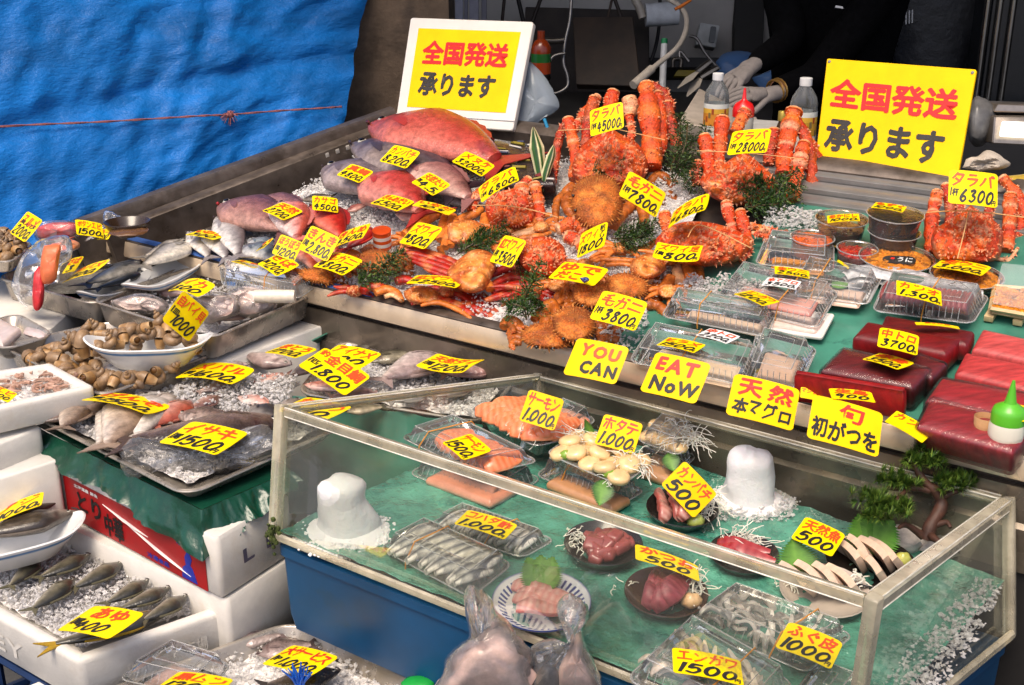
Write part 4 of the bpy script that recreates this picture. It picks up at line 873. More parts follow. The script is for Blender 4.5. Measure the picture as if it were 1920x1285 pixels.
def hairy_crab(label, outline, d, depth, legs, zk, nsp=320, slope=.0013, tone=0, grow=1.03):
    outline = z(zk, *outline); cx = sum(p[0] for p in outline) / len(outline); cyy = sum(p[1] for p in outline) / len(outline); outline = [(cx + (x - cx) * grow, cyy + (y - cyy) * grow) for x, y in outline]
    by = max(p[1] for p in outline); d = dep(T(cx, by, .002)) + depth * .3 + d
    rt = thing('hairy_crab', V(cx, by, d), label, 'crab', 'boiled hairy crabs'); tc = lambda c: mix(c, HCD, tone)
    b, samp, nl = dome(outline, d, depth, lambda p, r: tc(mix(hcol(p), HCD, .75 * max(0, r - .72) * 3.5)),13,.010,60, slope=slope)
    for i in range(nsp):
        rho = random.random() ** .55 * .97; j = random.randrange(nl); p, nn = samp(rho, j); k = random.uniform(.6,1.2)
        b.spike(p - nn * .0006, nn, .0017 * k, .0034 * k, 4, mix(hcol(p), HCD, .35), tc(hx('ecb066')))
    for i in range(nsp * 2):                                        # bristles, thickest round the margin, and marginal teeth
        rho = 1 - random.random() ** 2 * .5; j = random.randrange(nl); p, nn = samp(min(rho, .985), j); cc = samp(.1,0)[0]; o_ = (p - cc).normalized(); tooth = i % 9 == 0 and rho > .8
        b.spike(p, nn + o_ * random.uniform(.4,1.4),.0030 if tooth else .0007,.0085 if tooth else random.uniform(.003,.0065),4, tc(mix(hcol(p), HCD, .3)), tc(hx('e09a4a')))
    b.build('carapace', HAIRYM, rt, smooth=50)
    for s in (-1,1): f_ = MB(); p, nn = samp(.86, int(nl * (.73 + .05 * s))); f_.ball(p + nn * .003,.0038, col=(.01,.008,.006), n=8, k=5); f_.build('eye', EYEM, rt)
    legs = [(z(zk, *pts), [q / ZO[zk][2] for q in r], dz) for pts, r, dz in legs]; x0, x1 = min(p[0] for p in outline), max(p[0] for p in outline); y0 = min(p[1] for p in outline); w_, h_ = (x1 - x0) / 2,(by - y0)
    if h_ < 75:
        for s in (-1,1):
            for k in range(4):
                a = cx + s * w_ * (.80 + .05 * k); e = y0 + h_ * (.28 + .17 * k); legs.append(([(a, e),(a + s * w_ * (.42 - .05 * k), e - h_ * (.16 - .05 * k)),(a + s * w_ * (.62 - .08 * k), e + h_ * .12),(a + s * w_ * (.46 - .06 * k), min(e + h_ * .36, by + 2))], [h_ * .14, h_ * .165, h_ * .14, h_ * .05], -.004 * k))
    for pts, r, dz in legs:
        lb = MB()
        limb(lb, pts, r, d + dz, lambda p: tc(mix(hcol(p), hx('9c4f1a'),.6)),10,.25,40,.0013,.0028, slope=slope, tipc=hx('d9a468'), refy=by); lb.build('leg', SMOOTHM, rt, smooth=60)
    return rt
def snow_crab(label, shell, d, depth, legs, zk, col, legcol, slope=.0014, group='boiled snow crabs', eyes=(), lumps=.024):
    shell = z(zk, *shell); cx = sum(p[0] for p in shell) / len(shell); by = max(p[1] for p in shell); d = dep(T(cx, by, .004)) + depth * .3 + d; rt = thing('snow_crab', V(cx, by, d), label, 'crab', group)
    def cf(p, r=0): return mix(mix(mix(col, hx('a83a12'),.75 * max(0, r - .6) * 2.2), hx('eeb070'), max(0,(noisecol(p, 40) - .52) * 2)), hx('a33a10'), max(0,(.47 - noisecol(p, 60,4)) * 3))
    b, samp, nl = dome(shell, d, depth, cf, 12, lumps, 38, slope=slope)
    for i in range(90):
        p, nn = samp(random.random() ** .5 * .97, random.randrange(nl)); k = random.uniform(.5,1.1); b.spike(p - nn * .001, nn, .0026 * k, .0034 * k, 6, cf(p), hx('efb880'))
    b.build('carapace', SMOOTHM, rt, smooth=60)
    for pts, r, dz, kind in legs:
        pts = z(zk, *pts); sc = ZO[zk][2]; lb = MB(); lc = {'n': legcol, 'r': hx('b01d0a'), 'o': hx('dd7a2c'), 'p': hx('f0b884')}[kind]
        def lf(p): return mix(mix(lc, hx('ee9a58'), max(0,(noisecol(p, 60) - .55) * 2.2)), mix(lc, (.15,.01,.0),.6), max(0,(.4 - noisecol(p, 50,3)) * 2))
        path, rad = limb(lb, pts, [q * 1.28 / sc for q in r], d + dz, lf, 9,.10,0, slope=slope, flat=.75, refy=by)
        if kind in 'p' : lb.spike(path[-1], path[-1] - path[-3], rad[-1] * .8,.014,6, hx('f0b884'), hx('2a1a12'))
        lb.build('leg', SMOOTHM, rt, smooth=60)
    for e in eyes:
        q = z(zk, e); eb = MB(); eb.ball(V(q[0], q[1], d - depth * .95),.0045, col=(.01,.008,.006)); eb.build('eye', EYEM, rt)
    return rt
def fronds(zk, stems, d, label, dark=0, leaf=.0085, dens=1.0, slope=.0006, name='cedar_sprig'):
    """Flat evergreen sprays: a stem with side shoots thick with small scale leaves."""
    b = MB(); allp = []; bq = max((q for st in stems for q in z(zk, *st)), key=lambda q: q[1]); d = dep(T(bq[0], bq[1], .003)) + d
    for st in stems:
        q = z(zk, *st); ref = max(y for _, y in q); pts = cr([V(x, y, d + slope * (ref - y) + random.uniform(-.012,.012)) for x, y in q], 8); allp += pts
        b.col = hx('4a3a1a'); b.tube(pts, [.0016] * len(pts),4); tot = len(pts)
        fwd = ray(960,640).normalized()
        for i in range(1, tot - 1):
            t = (pts[i + 1] - pts[i - 1]).normalized(); side = t.cross(fwd).normalized()
            for s in (1,-1):
                for rep in range(2):
                    ln = (.020 + .030 * random.random()) * (1 - .5 * i / tot); dr = (t * random.uniform(.35,.9) + side * s * random.uniform(.5,1) + fwd * random.uniform(-.5,.25)).normalized()
                    p = pts[i] + t * random.uniform(-.003,.003); nleaf = int(10 * dens)
                    for k in range(nleaf):
                        f = (k + random.random()) / nleaf; o = p + dr * ln * f + Vec((0,0,-.010)) * f * f
                        w = (dr * random.uniform(.4,1) + side * random.uniform(-1,1) + fwd * random.uniform(-.8,.5)).normalized(); nn = w.cross(Vec((random.uniform(-1,1), random.uniform(-1,1), random.uniform(.2,1)))).normalized()
                        L = leaf * random.uniform(.6,1.25) * (1.1 - .5 * f); c = jit(mix(hx('33561f'), hx('6d8a35') if random.random() < .3 else hx('1b3a14'), random.random()),.3); c = mix(c, (.01,.015,.006), dark)
                        b.add([o, o + w * L * .45 + nn * L * .17, o + w * L, o + w * L * .45 - nn * L * .17], [(0,1,2,3)], [c] * 4)
    o = b.build(name, LEAFM, smooth=0, loc=min(allp, key=lambda p: p.z)); return tag(o, label, 'sprig')

# ---- containers
def tray(label, px, plane, depth, name='steel_tray', mat=None, r=.035, slope=.012, cat='tray', world=None, rim=.005):
    Q = world if world is not None else pq(plane, px); mat = mat or STEEL_T; rt = thing(name, Q.base + Q.up * -depth, label, cat)
    b = MB(); b.qloft(Q, [(slope + .004,-depth - .0015),(slope - .001,-depth + .004),(.0005,-.003),(-rim, -.003),(-rim - .001,-.001),(-rim, .001),(.0,.0015),(.003,-.001),(slope + .002,-depth + .004),(slope + .008,-depth)], r, n=6)
    b.build('pan', mat, rt, smooth=50)
    w = MB(); m = [Q.at(x, y, 0) for x, y in rr(Q.w, Q.d, r + rim, -rim * .8,6)]; w.tube(m + [m[0]], .0017,6); w.build('rolled_rim', mat, rt)
    return rt, Q
def foam_box(label, px, plane, h, wall=.022, world=None, deep=None, solid=False, r=.012):
    Q = world if world is not None else pq(plane, px); deep = deep or h * .75; rt = thing('styrofoam_box', Q.base - Q.up * h, label, 'box')
    lv = [(.004,-h),(0,-h + .004),(0,-.010),(.0,-.004),(.004,0)]
    lv += [(wall * .8,0),(wall, -.004),(wall + .006,-deep)] if not solid else [(.02,.001)]
    b = MB(); b.qloft(Q, lv, r); b.build('foam_body', FOAM, rt, smooth=50); return rt, Q
def boat_dish(label, p0, p1, plane, h, wid, dep_=.028, zk='O', col=None, n=20):
    """Long white dish with pointed upturned ends and a thin blue line under its lip."""
    p0, p1 = z(zk, p0, p1); a, c = plane(*p0, h), plane(*p1, h); L = (c - a).length; m = frame(a, c - a, plane.n); rt = thing('boat_dish', a.lerp(c, .5) - plane.n * dep_, label, 'dish'); W = L * wid / 2
    def ring(k, dz, inn=0):
        out = []
        for j in range(n * 2):
            q = 2 * math.pi * j / (n * 2); x, y = math.cos(q), math.sin(q); s = (abs(x) ** .8) * (1 if x > 0 else -1); out.append((L / 2 + s * (L / 2 * k - inn), y * abs(y) ** -.1 * (W * k - inn) if abs(y) > 1e-6 else 0, dz + .018 * abs(x) ** 4 * k))
        return out
    b = MB(m, (.70,.69,.68)); white = (.70,.70,.69); blue = hx('4d7aa8')
    lv = [(.45,-dep_, 0, white),(.62,-dep_ + .004,0, white),(.90,-.012,0, white),(.93,-.009,0, blue),(.955,-.006,0, blue),(.97,-.004,0, white),(1.0,0,0, white),(1.0,.002,.003, white),(.95,-.004,.004, white),(.60,-dep_ + .007,0, white),(.3,-dep_ + .006,0, white)]
    b.rings([ring(k, dz, i) for k, dz, i, _ in lv], cs=[c_ for *_, c_ in lv]); b.build('dish_body', surf('glazed_white', None, rough=.2, var=.06, coat=.3), rt, smooth=60); return rt
def ice_scatter(label, plane, polys, n, h=0, size=.009, name='crushed_ice', bed=None, hvar=.010, mat=None):
    """Loose chips of ice over pixel quads of a plane: uncountable, so one object."""
    b = MB()
    tot = sum(1 for _ in polys); n *= 2.4; size *= .66
    for qd in polys:
        Q = pq(plane, qd, h)
        if bed is not None: b.k = 1; b.grid(lambda a, c: Q.st(a, c, bed + .006 * noise.noise((a * 12, c * 12,1)) + .003 * noise.noise((a * 40, c * 40,5))),36,24); b.k = 0
        for _ in range(int(n / tot)):
            p = Q.st(random.random(), random.random(), random.random() ** 1.5 * hvar); s = size * random.uniform(.4,1.3)
            e = [Vec((random.uniform(-1,1), random.uniform(-1,1), random.uniform(-1,1))) for _ in range(6)]
            vs = [p + Vec((s * (.6 + .4 * q.x) * sx_, s * .6 * q.y * .3 + s * (.6) * sy_, s * (.5) * sz_)) for q, (sx_, sy_, sz_) in zip(e, ((1,0,0),(0,1,0),(-1,0,0),(0,-1,0),(.1,.1,1),(0,-.1,-1)))]
            vs = [p + (v - p) + q * s * .25 for v, q in zip(vs, e)]
            b.add(vs, [(0,1,4),(1,2,4),(2,3,4),(3,0,4),(1,0,5),(2,1,5),(3,2,5),(0,3,5)])
    o = b.build(name, [mat or ICEM, ICEBED], smooth=0); return tag(o, label, 'ice', kind='stuff')
def slab(label, px, plane, h, th, mat, col, name='tuna_block', cat='tuna', r=.006, wrap=False, edge=None, group=None, top=.0015, zk='O'):
    px = z(zk, *px); Q = pq(plane, px, h); rt = thing(name, Q.base - Q.up * th, label, cat, group); b = MB(col=col); e = edge or col
    b.qloft(Q, [(.006,-th),(.001,-th + .005),(0,-th * .5),(.001,-.006),(.004,-.0015),(min(.012, Q.d * .2), top * .5),(min(.03, Q.d * .4), top)], r, cs=[e, e, e, mix(e, col, .5), col, col, col]); b.build('flesh', mat, rt, smooth=50)
    if wrap:
        w = MB(); w.qloft(Q, [(-.002,-th),(-.003,-th * .5),(-.002,-.003),(.004,.003),(min(.03, Q.d * .4), top + .003)], r); w.build('cling_wrap', WRAPM, rt, smooth=60)
    return rt, Q
def pack(label, px, plane, h, hb, hl, zk='O', band=None, ribs=True, inset=.012, r=.012):
    """Clear hinged food pack: shallow base, ridged lid."""
    px = z(zk, *px); Q = pq(plane, px, h); rt = thing('clear_food_pack', Q.base, label, 'food pack'); b = MB()
    b.qloft(Q, [(.012,0),(.010,.002),(.002, hb - .002),(-.003, hb)], r, cap1=False); b.build('pack_base', CLEARP, rt, smooth=50)
    b = MB(); b.qloft(Q, [(-.004, hb + .001),(-.004, hb + .003),(.004, hb + .003),(inset, hb + hl - .004),(inset + .004, hb + hl),(inset + .016, hb + hl),(inset + .018, hb + hl - .002)], r, cap0=False); b.build('pack_lid', CLEARP, rt, smooth=40)
    b = MB()
    for i, hh_, rad in ((-.004, hb + .002,.0013),(inset + .002, hb + hl - .001,.0010),(inset + .017, hb + hl - .0005,.0006)):
        m = [Q.at(x, y, hh_) for x, y in rr(Q.w, Q.d, r, i, 4)]; b.tube(m + [m[0]], rad, 5)
    if ribs:
        for e, (L, fx) in enumerate(((Q.w, 0),(Q.d, 1))):
            k = int(L / .011)
            for i in range(2, k - 1):
                t = i * L / k
                for side in (0,1):
                    if fx == 0: y0, y1 = (0, inset * .7) if side == 0 else (Q.d, Q.d - inset * .7); b.tube([Q.at(t, y0, hb + .005), Q.at(t, y1, hb + hl * .7)], .0007,4)
                    elif side == 1: b.tube([Q.at(Q.w, t, hb + .005), Q.at(Q.w - inset * .7, t, hb + hl * .7)], .0007,4)
    b.build('pack_rim', CLEARR, rt)
    if band is not None:
        b = MB(); t = band * Q.w; hh_ = hb + hl + .002; pts = [Q.at(t, -.006, hb * .2), Q.at(t, -.005, hb + .003), Q.at(t + .003, inset, hh_), Q.at(t + .008, Q.d / 2, hh_ + .001), Q.at(t + .010, Q.d - inset, hh_), Q.at(t + .012, Q.d + .005, hb + .003)]; b.tube(pts, .0012,6); b.build('rubber_band', BANDM, rt)
    return rt, Q
def piece(name, label, cat, group, m, L, W, th, c_top, c_edge, curve=.12, mat=None, skin=None, r=.25, taper=.7, wav=0, stripe=True):
    """One cut of fish: a thin rounded slab, bent, with its own edge colour."""
    b = MB(m); NX = 13; rs = []; cs = []
    for i in range(NX + 1):
        t = i / NX; x = (t - .5) * L; w = W / 2 * (1 - (1 - taper) * t) * min(1,(math.sin(math.pi * min(max(t, .02),.98)) ** .28)); zc = curve * L * (1 - (2 * t - 1) ** 2) + wav * math.sin(t * 7) * th
        y0 = wav * .5 * math.sin(t * 5) * W * .2
        r_ = [(x, y0 - w, zc),(x, y0 - w * .85, zc + th * .5),(x, y0, zc + th * .62),(x, y0 + w * .85, zc + th * .5),(x, y0 + w, zc),(x, y0 + w * .85, zc - th * .5),(x, y0, zc - th * .5),(x, y0 - w * .85, zc - th * .5)]
        rs.append(r_); es = skin or c_edge; ct0 = c_top; c_top = mix(ct0, c_edge, .55) if (stripe and i % 2) else ct0; cs += [c_edge, mix(c_top, c_edge, .3), jit(c_top, .08), mix(c_top, es, .35), es, c_edge, c_top, c_edge]; c_top = ct0
    b.rings(rs, cs=cs); o = b.build(name, mat or MEATM, smooth=60); return tag(o, label, cat, group)
def bowl(label, c, plane, r, hgt, h=0, mat=None, zk='O', sx=1, sy=1, rimc=None, name='sashimi_bowl'):
    q = z(zk, c); o = plane(q[0], q[1], h); m = frame(o, (1,0,0), plane.n) @ Matrix.Scale(1.2 if name == 'sashimi_bowl' else 1,4); rt = thing(name, o, label, 'bowl'); b = MB(m)
    b.lathe([(r * .45,0),(r * .5,.003),(r * .82, hgt * .45),(r, hgt),(r * .985, hgt + .0015),(r * .95, hgt),(r * .76, hgt * .5),(r * .45,.006),(0.001,.005)], 36, sx=sx, sy=sy); b.build('bowl_body', mat or DARKBOWL, rt, smooth=60); return rt, m
def shreds(label, m, rx, ry, hgt, n, seed=0, name='daikon_shreds', mat=None, cx=0, cy=0, long=1.0, rad=.0007):
    rnd = random.Random(seed + 5); b = MB(m)
    for i in range(n):
        a = rnd.uniform(0,6.28); k = rnd.random() ** .5; p = Vec((cx + rx * k * math.cos(a), cy + ry * k * math.sin(a), hgt * (1 - k * k) * rnd.uniform(.3,1))); d = Vec((rnd.uniform(-1,1), rnd.uniform(-1,1), rnd.uniform(-.2,.5))); pts = []
        for j in range(6): pts.append(p.copy()); p = p + d.normalized() * rx * .24 * long; d += Vec((rnd.uniform(-.9,.9), rnd.uniform(-.9,.9), rnd.uniform(-.8,.3)))
        b.tube(cr(pts, 2), rad, 4)
    return tag(b.build(name, mat or SHREDM, smooth=60), label, 'garnish')
def shiso(label, m, L, W, col='4f8f1e', curl=.2, name='shiso_leaf'):
    b = MB(m); n = 34; pts = []
    for s in (1,-1):
        rng = range(n + 1) if s == 1 else range(n, -1,-1)
        for i in rng:
            t = i / n; w = W / 2 * (math.sin(math.pi * t ** .75) ** .8) * (1 + .20 * (1 if i % 2 else -1)); pts.append((t * L + (.02 * L if i % 2 else 0), s * w, 0))
    vs = []; cs = []
    for x, y, _ in pts: vs.append((x, y, curl * L * ((x / L - .4) ** 2 + .8 * (abs(y) / W) ** 2) + .002)); cs.append(jit(mix(hx(col), hx('2a5212'),.5),.25))
    mid = [(t / 8 * L, 0, curl * L * ((t / 8 - .4) ** 2)) for t in range(9)]; k = len(vs); vs += mid; cs += [hx('6a9a3a')] * 9; fs = []
    for s, off in ((0,0),(1, n + 1)):
        for i in range(n):
            t0, t1 = (i, i + 1) if s == 0 else (n - i, n - i - 1); a, c = k + round(t0 / n * 8), k + round(t1 / n * 8)
            fs.append((off + i, off + i + 1, c) if a == c else (off + i, off + i + 1, c, a))
    b.add(vs, fs, cs); return tag(b.build(name, LEAFM, smooth=50), label, 'leaf')
def lump(name, label, cat, m, rx, ry, rz, col, mat=None, amp=.25, s=80, group=None, seed=0):
    b = MB(m, col); n, k = 14,9; rs = []
    for i in range(k + 1):
        a = math.pi * (i + .1) / (k + .2); r = []
        for j in range(n):
            q = 2 * math.pi * j / n; d = Vec((math.sin(a) * math.cos(q), math.sin(a) * math.sin(q),-math.cos(a))); f = 1 + amp * noise.noise(d * 2.2 + Vec((seed, seed, 0))); r.append((d.x * rx * f, d.y * ry * f, max(d.z * rz * f + rz * .7,0)))
        rs.append(r)
    b.rings(rs); return tag(b.build(name, mat or MEATM, smooth=60), label, cat, group)
def at_frame(plane, px, h=0, zk='O', ang=0, tilt=0, roll=0):
    q = z(zk, px); o = plane(q[0], q[1], h); m = frame(o, (1,0,0), plane.n); return m @ Matrix.Rotation(R(ang),4, 'Z') @ Matrix.Rotation(R(tilt),4, 'Y') @ Matrix.Rotation(R(roll),4, 'X')
# ================================================================== goods on the display table
ice_scatter('wet crushed ice under the fish and crabs on the display table', T, [[(350,470),(1190,668),(1330,330),(735,262)]], 6500,-.006,.009, bed=-.010, hvar=.012)

grey, silver, white = hx('6d6468'), hx('a79c98'), hx('d8cfc6')
# slender silver fish in a row at the left end
for k, (a, c) in enumerate((((357,440),(398,497)),((386,437),(432,500)),((413,415),(455,500)))):
    fish('silver_fish', a, c, T, .002 + .004 * k, .27, hx('5d5356'), hx('a9a2a0'), hx('e2dcd4'), 'slender silver fish behind the blue edged rail, ' + ('leftmost of three' if k == 0 else 'middle of three' if k == 1 else 'rightmost, beside the bream'), group='silver fish lying in a row', dors=False, blunt=.2)
fish('sea_bream', (424,402),(560,458), T, .006,.46, hx('5c3a40'), hx('875a5a'), hx('b88a7c'), 'large pinkish grey sea bream with open red mouth at the left end of the ice', redmouth=True, scaly=True, blunt=.7, th=.45)
fish('sea_bream', (484,384),(590,404), T, .012,.42, hx('5f4148'), hx('8a5f62'), hx('b48d84'), 'purplish sea bream lying behind the open mouthed one', redmouth=True, scaly=True, blunt=.7)
fish('rockfish', (534,402),(566,474), T, .012,.44, hx('b8503f'), hx('d89a94'), hx('ecd5cc'), 'whitish pink rockfish head on, under the crowded price cards', scaly=True, th=.6, blunt=.8)
fish('red_snapper', (592,396),(652,464), T, .010,.36, hx('86140f'), hx('b52a20'), hx('d87a64'), 'bright red fish with a huge eye facing away at the back', th=.42, eye=.12, eyec=hx('c8902a'), blunt=.6)
fish('red_snapper', (700,436),(648,480), T, .010,.44, hx('a01812'), hx('cf4030'), hx('e69a84'), 'bright red fish tucked under the card beside the octopus can', th=.55, blunt=.8)
fish('grey_bream', (619,331),(752,392), T, .012,.48, hx('4e454c'), hx('7b6c70'), hx('a49490'), 'grey scaly bream with faint stripes under its price card', scaly=True, blunt=.6, spots=((.20,.16,.17),24,.4,.25))
fish('amberjack', (672,288),(890,386), T, .020,.34, hx('2b2530'), hx('4f434a'), hx('9a8a84'), 'very large dark amberjack lying across the back of the ice', blunt=.4, th=.42)
fish('giant_redfish', (708,262),(975,345), T, .022,.40, hx('8f2420'), hx('b8423a'), hx('cf7464'), 'huge salmon pink redfish behind the dark amberjack', scaly=True, blunt=.5, th=.48, spots=(hx('8a4046'),18,1.2,.35))
fish('red_snapper', (690,356),(812,430), T, .016,.46, hx('98201e'), hx('bb4440'), hx('d48e80'), 'rosy red snapper below the grey bream and the amberjack', scaly=True, blunt=.7, th=.5)
fish('sea_bream', (752,322),(905,398), T, .030,.34, hx('75484a'), hx('ad7d76'), hx('d2b2a6'), 'pale pink sea bream resting on the dark amberjack', scaly=True, blunt=.5)
fish('horse_mackerel', (456,470),(540,500), T, .006,.42, hx('27303d'), hx('65707c'), hx('c5c2bd'), 'blue grey horse mackerel half under two overlapping cards')
fish('gurnard', (556,462),(596,520), T, .006,.30, hx('8c2a1c'), hx('b5523c'), hx('d6a08c'), 'thin reddish gurnard pointing at the front rail')
fish('gurnard', (578,468),(624,512), T, .008,.36, hx('8f2620'), hx('bf4a3c'), hx('dca090'), 'broader red gurnard beside the hairy crab at the rail')
for k, (a, c, hr, c3, lb) in enumerate((((470,455),(528,486),.40,('31404e', '76828c', 'c9c6c0'), 'small blue silver fish between the bream and the curly script card'),((566,380),(632,372),.42,('2f2a22', '5a4f42', '8d8070'), 'dark olive fish at the back beside the steel ledge'),((648,402),(700,384),.46,('7c3a34', 'a8625a', 'd0a294'), 'dusky red fish under the grey striped bream'),((590,446),(640,486),.40,('8a2e24', 'b4503f', 'd99a86'), 'red brown fish between the huge eyed fish and the tin'),((745,405),(815,424),.42,('8c4642', 'bf7a72', 'ddb2a4'), 'pink fish lying beneath the rosy snapper'),((836,372),(900,398),.40,('6a5a58', '9c8884', 'cbbab2'), 'grey pink fish at the tail of the amberjack'))):
    fish('small_fish', a, c, T, .010, hr, *[hx(q) for q in c3], lb, scaly=k % 2 == 1, blunt=.45)
# octopus can
rt = thing('tin_can', T(718,470,.005), 'small orange and white tin standing between the red fish and the crabs', 'can'); m = frame(Vec(rt.location),(1,0,0), Vec((0,-.25,1))); b = MB(m)
for k in range(12):
    b.col = hx('d8541e') if (k // 2) % 2 else hx('e6ddd0'); b.lathe([(.021, k * .0042),(.021,(k + 1) * .0042)], 20, False, k == 11)
b.build('can_body', GLOSSY, rt); b = MB(m, hx('c9481c')); b.lathe([(.0218,.050),(.0218,.053),(.019,.054)], 20); b.build('can_lid', GLOSSY, rt)
# plastic wrapped dark packs behind the redfish
for k, (q, lb) in enumerate((([(880,290),(1000,305),(1015,275),(905,258)], 'dark plastic wrapped packs of shellfish in the back corner'),([(945,345),(1040,345),(1035,300),(930,300)], 'dark plastic wrapped pack beside the variegated leaf'))):
    rt, Q = slab(lb, q, T, .05,.05, surf('dark_contents', None, rough=.3, var=.6, noise_s=70, bump=.8, bump_s=60), hx('2a1a1c'), 'wrapped_pack', 'food pack', wrap=True)
    b = MB()
    for i in range(16):
        t = random.random(); y = random.random(); b.col = random.choice((hx('6d1a1a'), hx('8a7a20'), hx('3b3f5a'), hx('c8c2ba'))); p, q2 = Q.st(t, y, .004), Q.st(min(1, t + random.uniform(.05,.25)), min(1, y + random.uniform(-.1,.1)),.006); b.tube([p, q2], random.uniform(.002,.005),5)
    b.build('loose_contents', MATT, rt)['kind'] = 'stuff'

# ---------------------------------------------------------------- king crabs
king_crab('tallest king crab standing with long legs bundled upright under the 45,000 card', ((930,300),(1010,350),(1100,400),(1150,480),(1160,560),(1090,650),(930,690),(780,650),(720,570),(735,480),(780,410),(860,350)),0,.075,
    [(((700,262),(655,340),(625,480),(605,650)),(24,27,28,22),.05, 'd'),(((697,262),(722,370),(745,500),(740,610)),(38,36,40,44),.0, 'n'),(((868,132),(800,220),(745,290),(735,330)),(26,34,30,26),.06, 'n'),(((850,140),(815,280),(800,400),(790,470)),(34,38,40,40),.03, 'd'),
     (((960,105),(935,190),(920,290),(915,350)),(42,40,38,36),.05, 'n'),(((1050,140),(1062,190),(1040,240)),(44,46,34),.05, 'p'),(((1052,240),(1066,320),(1060,395)),(30,28,20),.02, 'n'),(((1150,58),(1165,200),(1180,370),(1185,540)),(42,62,66,56),-.01, 'n'),(((1212,112),(1232,240),(1235,380),(1215,470)),(34,42,44,36),.02, 'n'),(((1270,170),(1296,300),(1325,400),(1352,470)),(32,42,34,16),.05, 'd'),(((1180,60),(1250,110),(1300,200)),(26,32,30),.06, 'd')],
    bands=(((640,325),(800,318),(930,310),(1080,340),(1260,380)),), zk='R8', big=1.15, seed=1)
king_crab('second tallest king crab with upright legs under the 28,000 card', ((560,735),(640,800),(710,870),(720,930),(650,985),(520,1000),(400,960),(345,890),(370,840),(440,810),(500,770)),0,.06,
    [(((365,665),(378,740),(390,830),(400,880)),(37,36,36,34),.02, 'n'),(((452,580),(444,680),(436,780),(440,830)),(36,35,32,30),.02, 'n'),(((565,545),(540,590),(515,650)),(30,32,34),.04, 'n'),(((705,640),(690,720),(675,800)),(34,32,28),.05, 'd'),(((800,545),(775,650),(755,760),(750,850)),(42,44,42,38),.0, 'n'),(((815,585),(868,700),(888,840),(896,1035)),(26,34,32,26),.01, 'd'),(((850,700),(825,800),(800,900),(790,980)),(32,38,38,34),-.02, 'n'),(((885,690),(925,800),(950,890),(952,925)),(22,28,28,16),.03, 'd'),(((335,790),(320,850),(330,900)),(22,26,24),.04, 'd')],
    bands=(((330,735),(470,740),(620,750),(850,775)),), zk='R7', big=1.1, seed=2)
king_crab('compact banded king crab at the right edge under the 6,300 card', ((1430,300),(1490,350),(1580,400),(1640,480),(1640,580),(1600,670),(1420,690),(1220,670),(1165,580),(1180,480),(1270,410),(1370,350)),0,.06,
    [(((1205,222),(1175,350),(1160,500),(1165,620)),(44,46,44,38),.03, 'n'),(((1262,175),(1285,280),(1290,400),(1290,480)),(34,38,36,32),.04, 'd'),(((1640,125),(1700,190),(1760,270),(1790,400)),(34,46,48,40),.05, 'n'),(((1695,240),(1690,370),(1680,500),(1660,610)),(46,50,48,40),.01, 'n'),(((1770,330),(1755,450),(1735,560),(1710,640)),(30,36,32,20),.05, 'n'),(((1600,660),(1680,670),(1745,590)),(16,18,12),.0, 'p'),(((1350,290),(1360,360),(1370,420)),(34,36,34),.04, 'd'),(((1560,300),(1545,360),(1530,430)),(34,36,34),.04, 'd')],
    bands=(((1130,352),(1420,342),(1785,385)),((1415,345),(1380,500),(1340,660))), zk='S3', big=1.0, seed=3)
king_crab('folded king crab beside the leaf under the left 6,800 card', ((300,680),(400,660),(470,700),(500,780),(490,860),(400,900),(300,900),(240,850),(215,770),(240,710)),0,.055,
    [(((425,650),(440,730),(455,810),(460,860)),(40,44,42,36),-.02, 'n'),(((500,640),(520,720),(530,800),(532,880)),(34,38,36,30),.0, 'n'),(((470,610),(440,640),(415,680)),(30,34,30),.02, 'n'),(((345,700),(350,770),(345,840)),(40,42,34),-.03, 'n'),(((190,680),(155,730),(130,790)),(32,30,24),.02, 'n'),(((260,730),(270,800),(290,870)),(34,36,32),-.03, 'n')],
    bands=(((140,760),(330,762),(480,785),(640,830)),((300,670),(250,750))), zk='R8', big=1.0, seed=4)
king_crab('folded king crab behind the green sheet under the right 6,800 card', ((330,260),(430,230),(560,230),(700,260),(800,300),(870,350),(860,430),(760,490),(600,520),(400,500),(280,430),(240,350)),0,.06,
    [(((700,110),(715,180),(740,260),(760,320)),(36,40,40,38),.02, 'n'),(((790,165),(810,240),(830,320),(830,400)),(40,44,42,36),-.01, 'n'),(((660,290),(690,350),(700,420)),(36,40,36),-.03, 'n'),(((300,180),(310,250),(330,310)),(40,40,36),.0, 'n'),(((500,290),(580,310),(650,350)),(30,36,32),-.05, 'n'),(((860,260),(950,285),(1010,300),(1050,310)),(30,32,30,26),.01, 'n'),(((880,305),(960,322),(1050,305),(1100,290)),(18,20,22,8),-.01, 'n'),(((830,380),(835,430),(790,480)),(34,36,30),-.03, 'd')],
    bands=(((450,330),(510,250),(640,290),(860,400)),), zk='S2', big=1.1, seed=5)
king_crab('spiny orange king crab piece in the middle between the two snow crab cards', ((960,200),(1040,180),(1120,190),(1180,240),(1190,320),(1150,380),(1050,390),(970,350),(930,280)),0,.05,
    [(((1150,140),(1210,120),(1270,130),(1300,170)),(34,44,42,30),.05, 'n'),(((1190,180),(1240,200),(1280,240)),(36,40,34),.03, 'n'),(((1060,330),(1120,370),(1180,390)),(30,34,28),-.02, 'n')], zk='S1', big=1.0, seed=6)

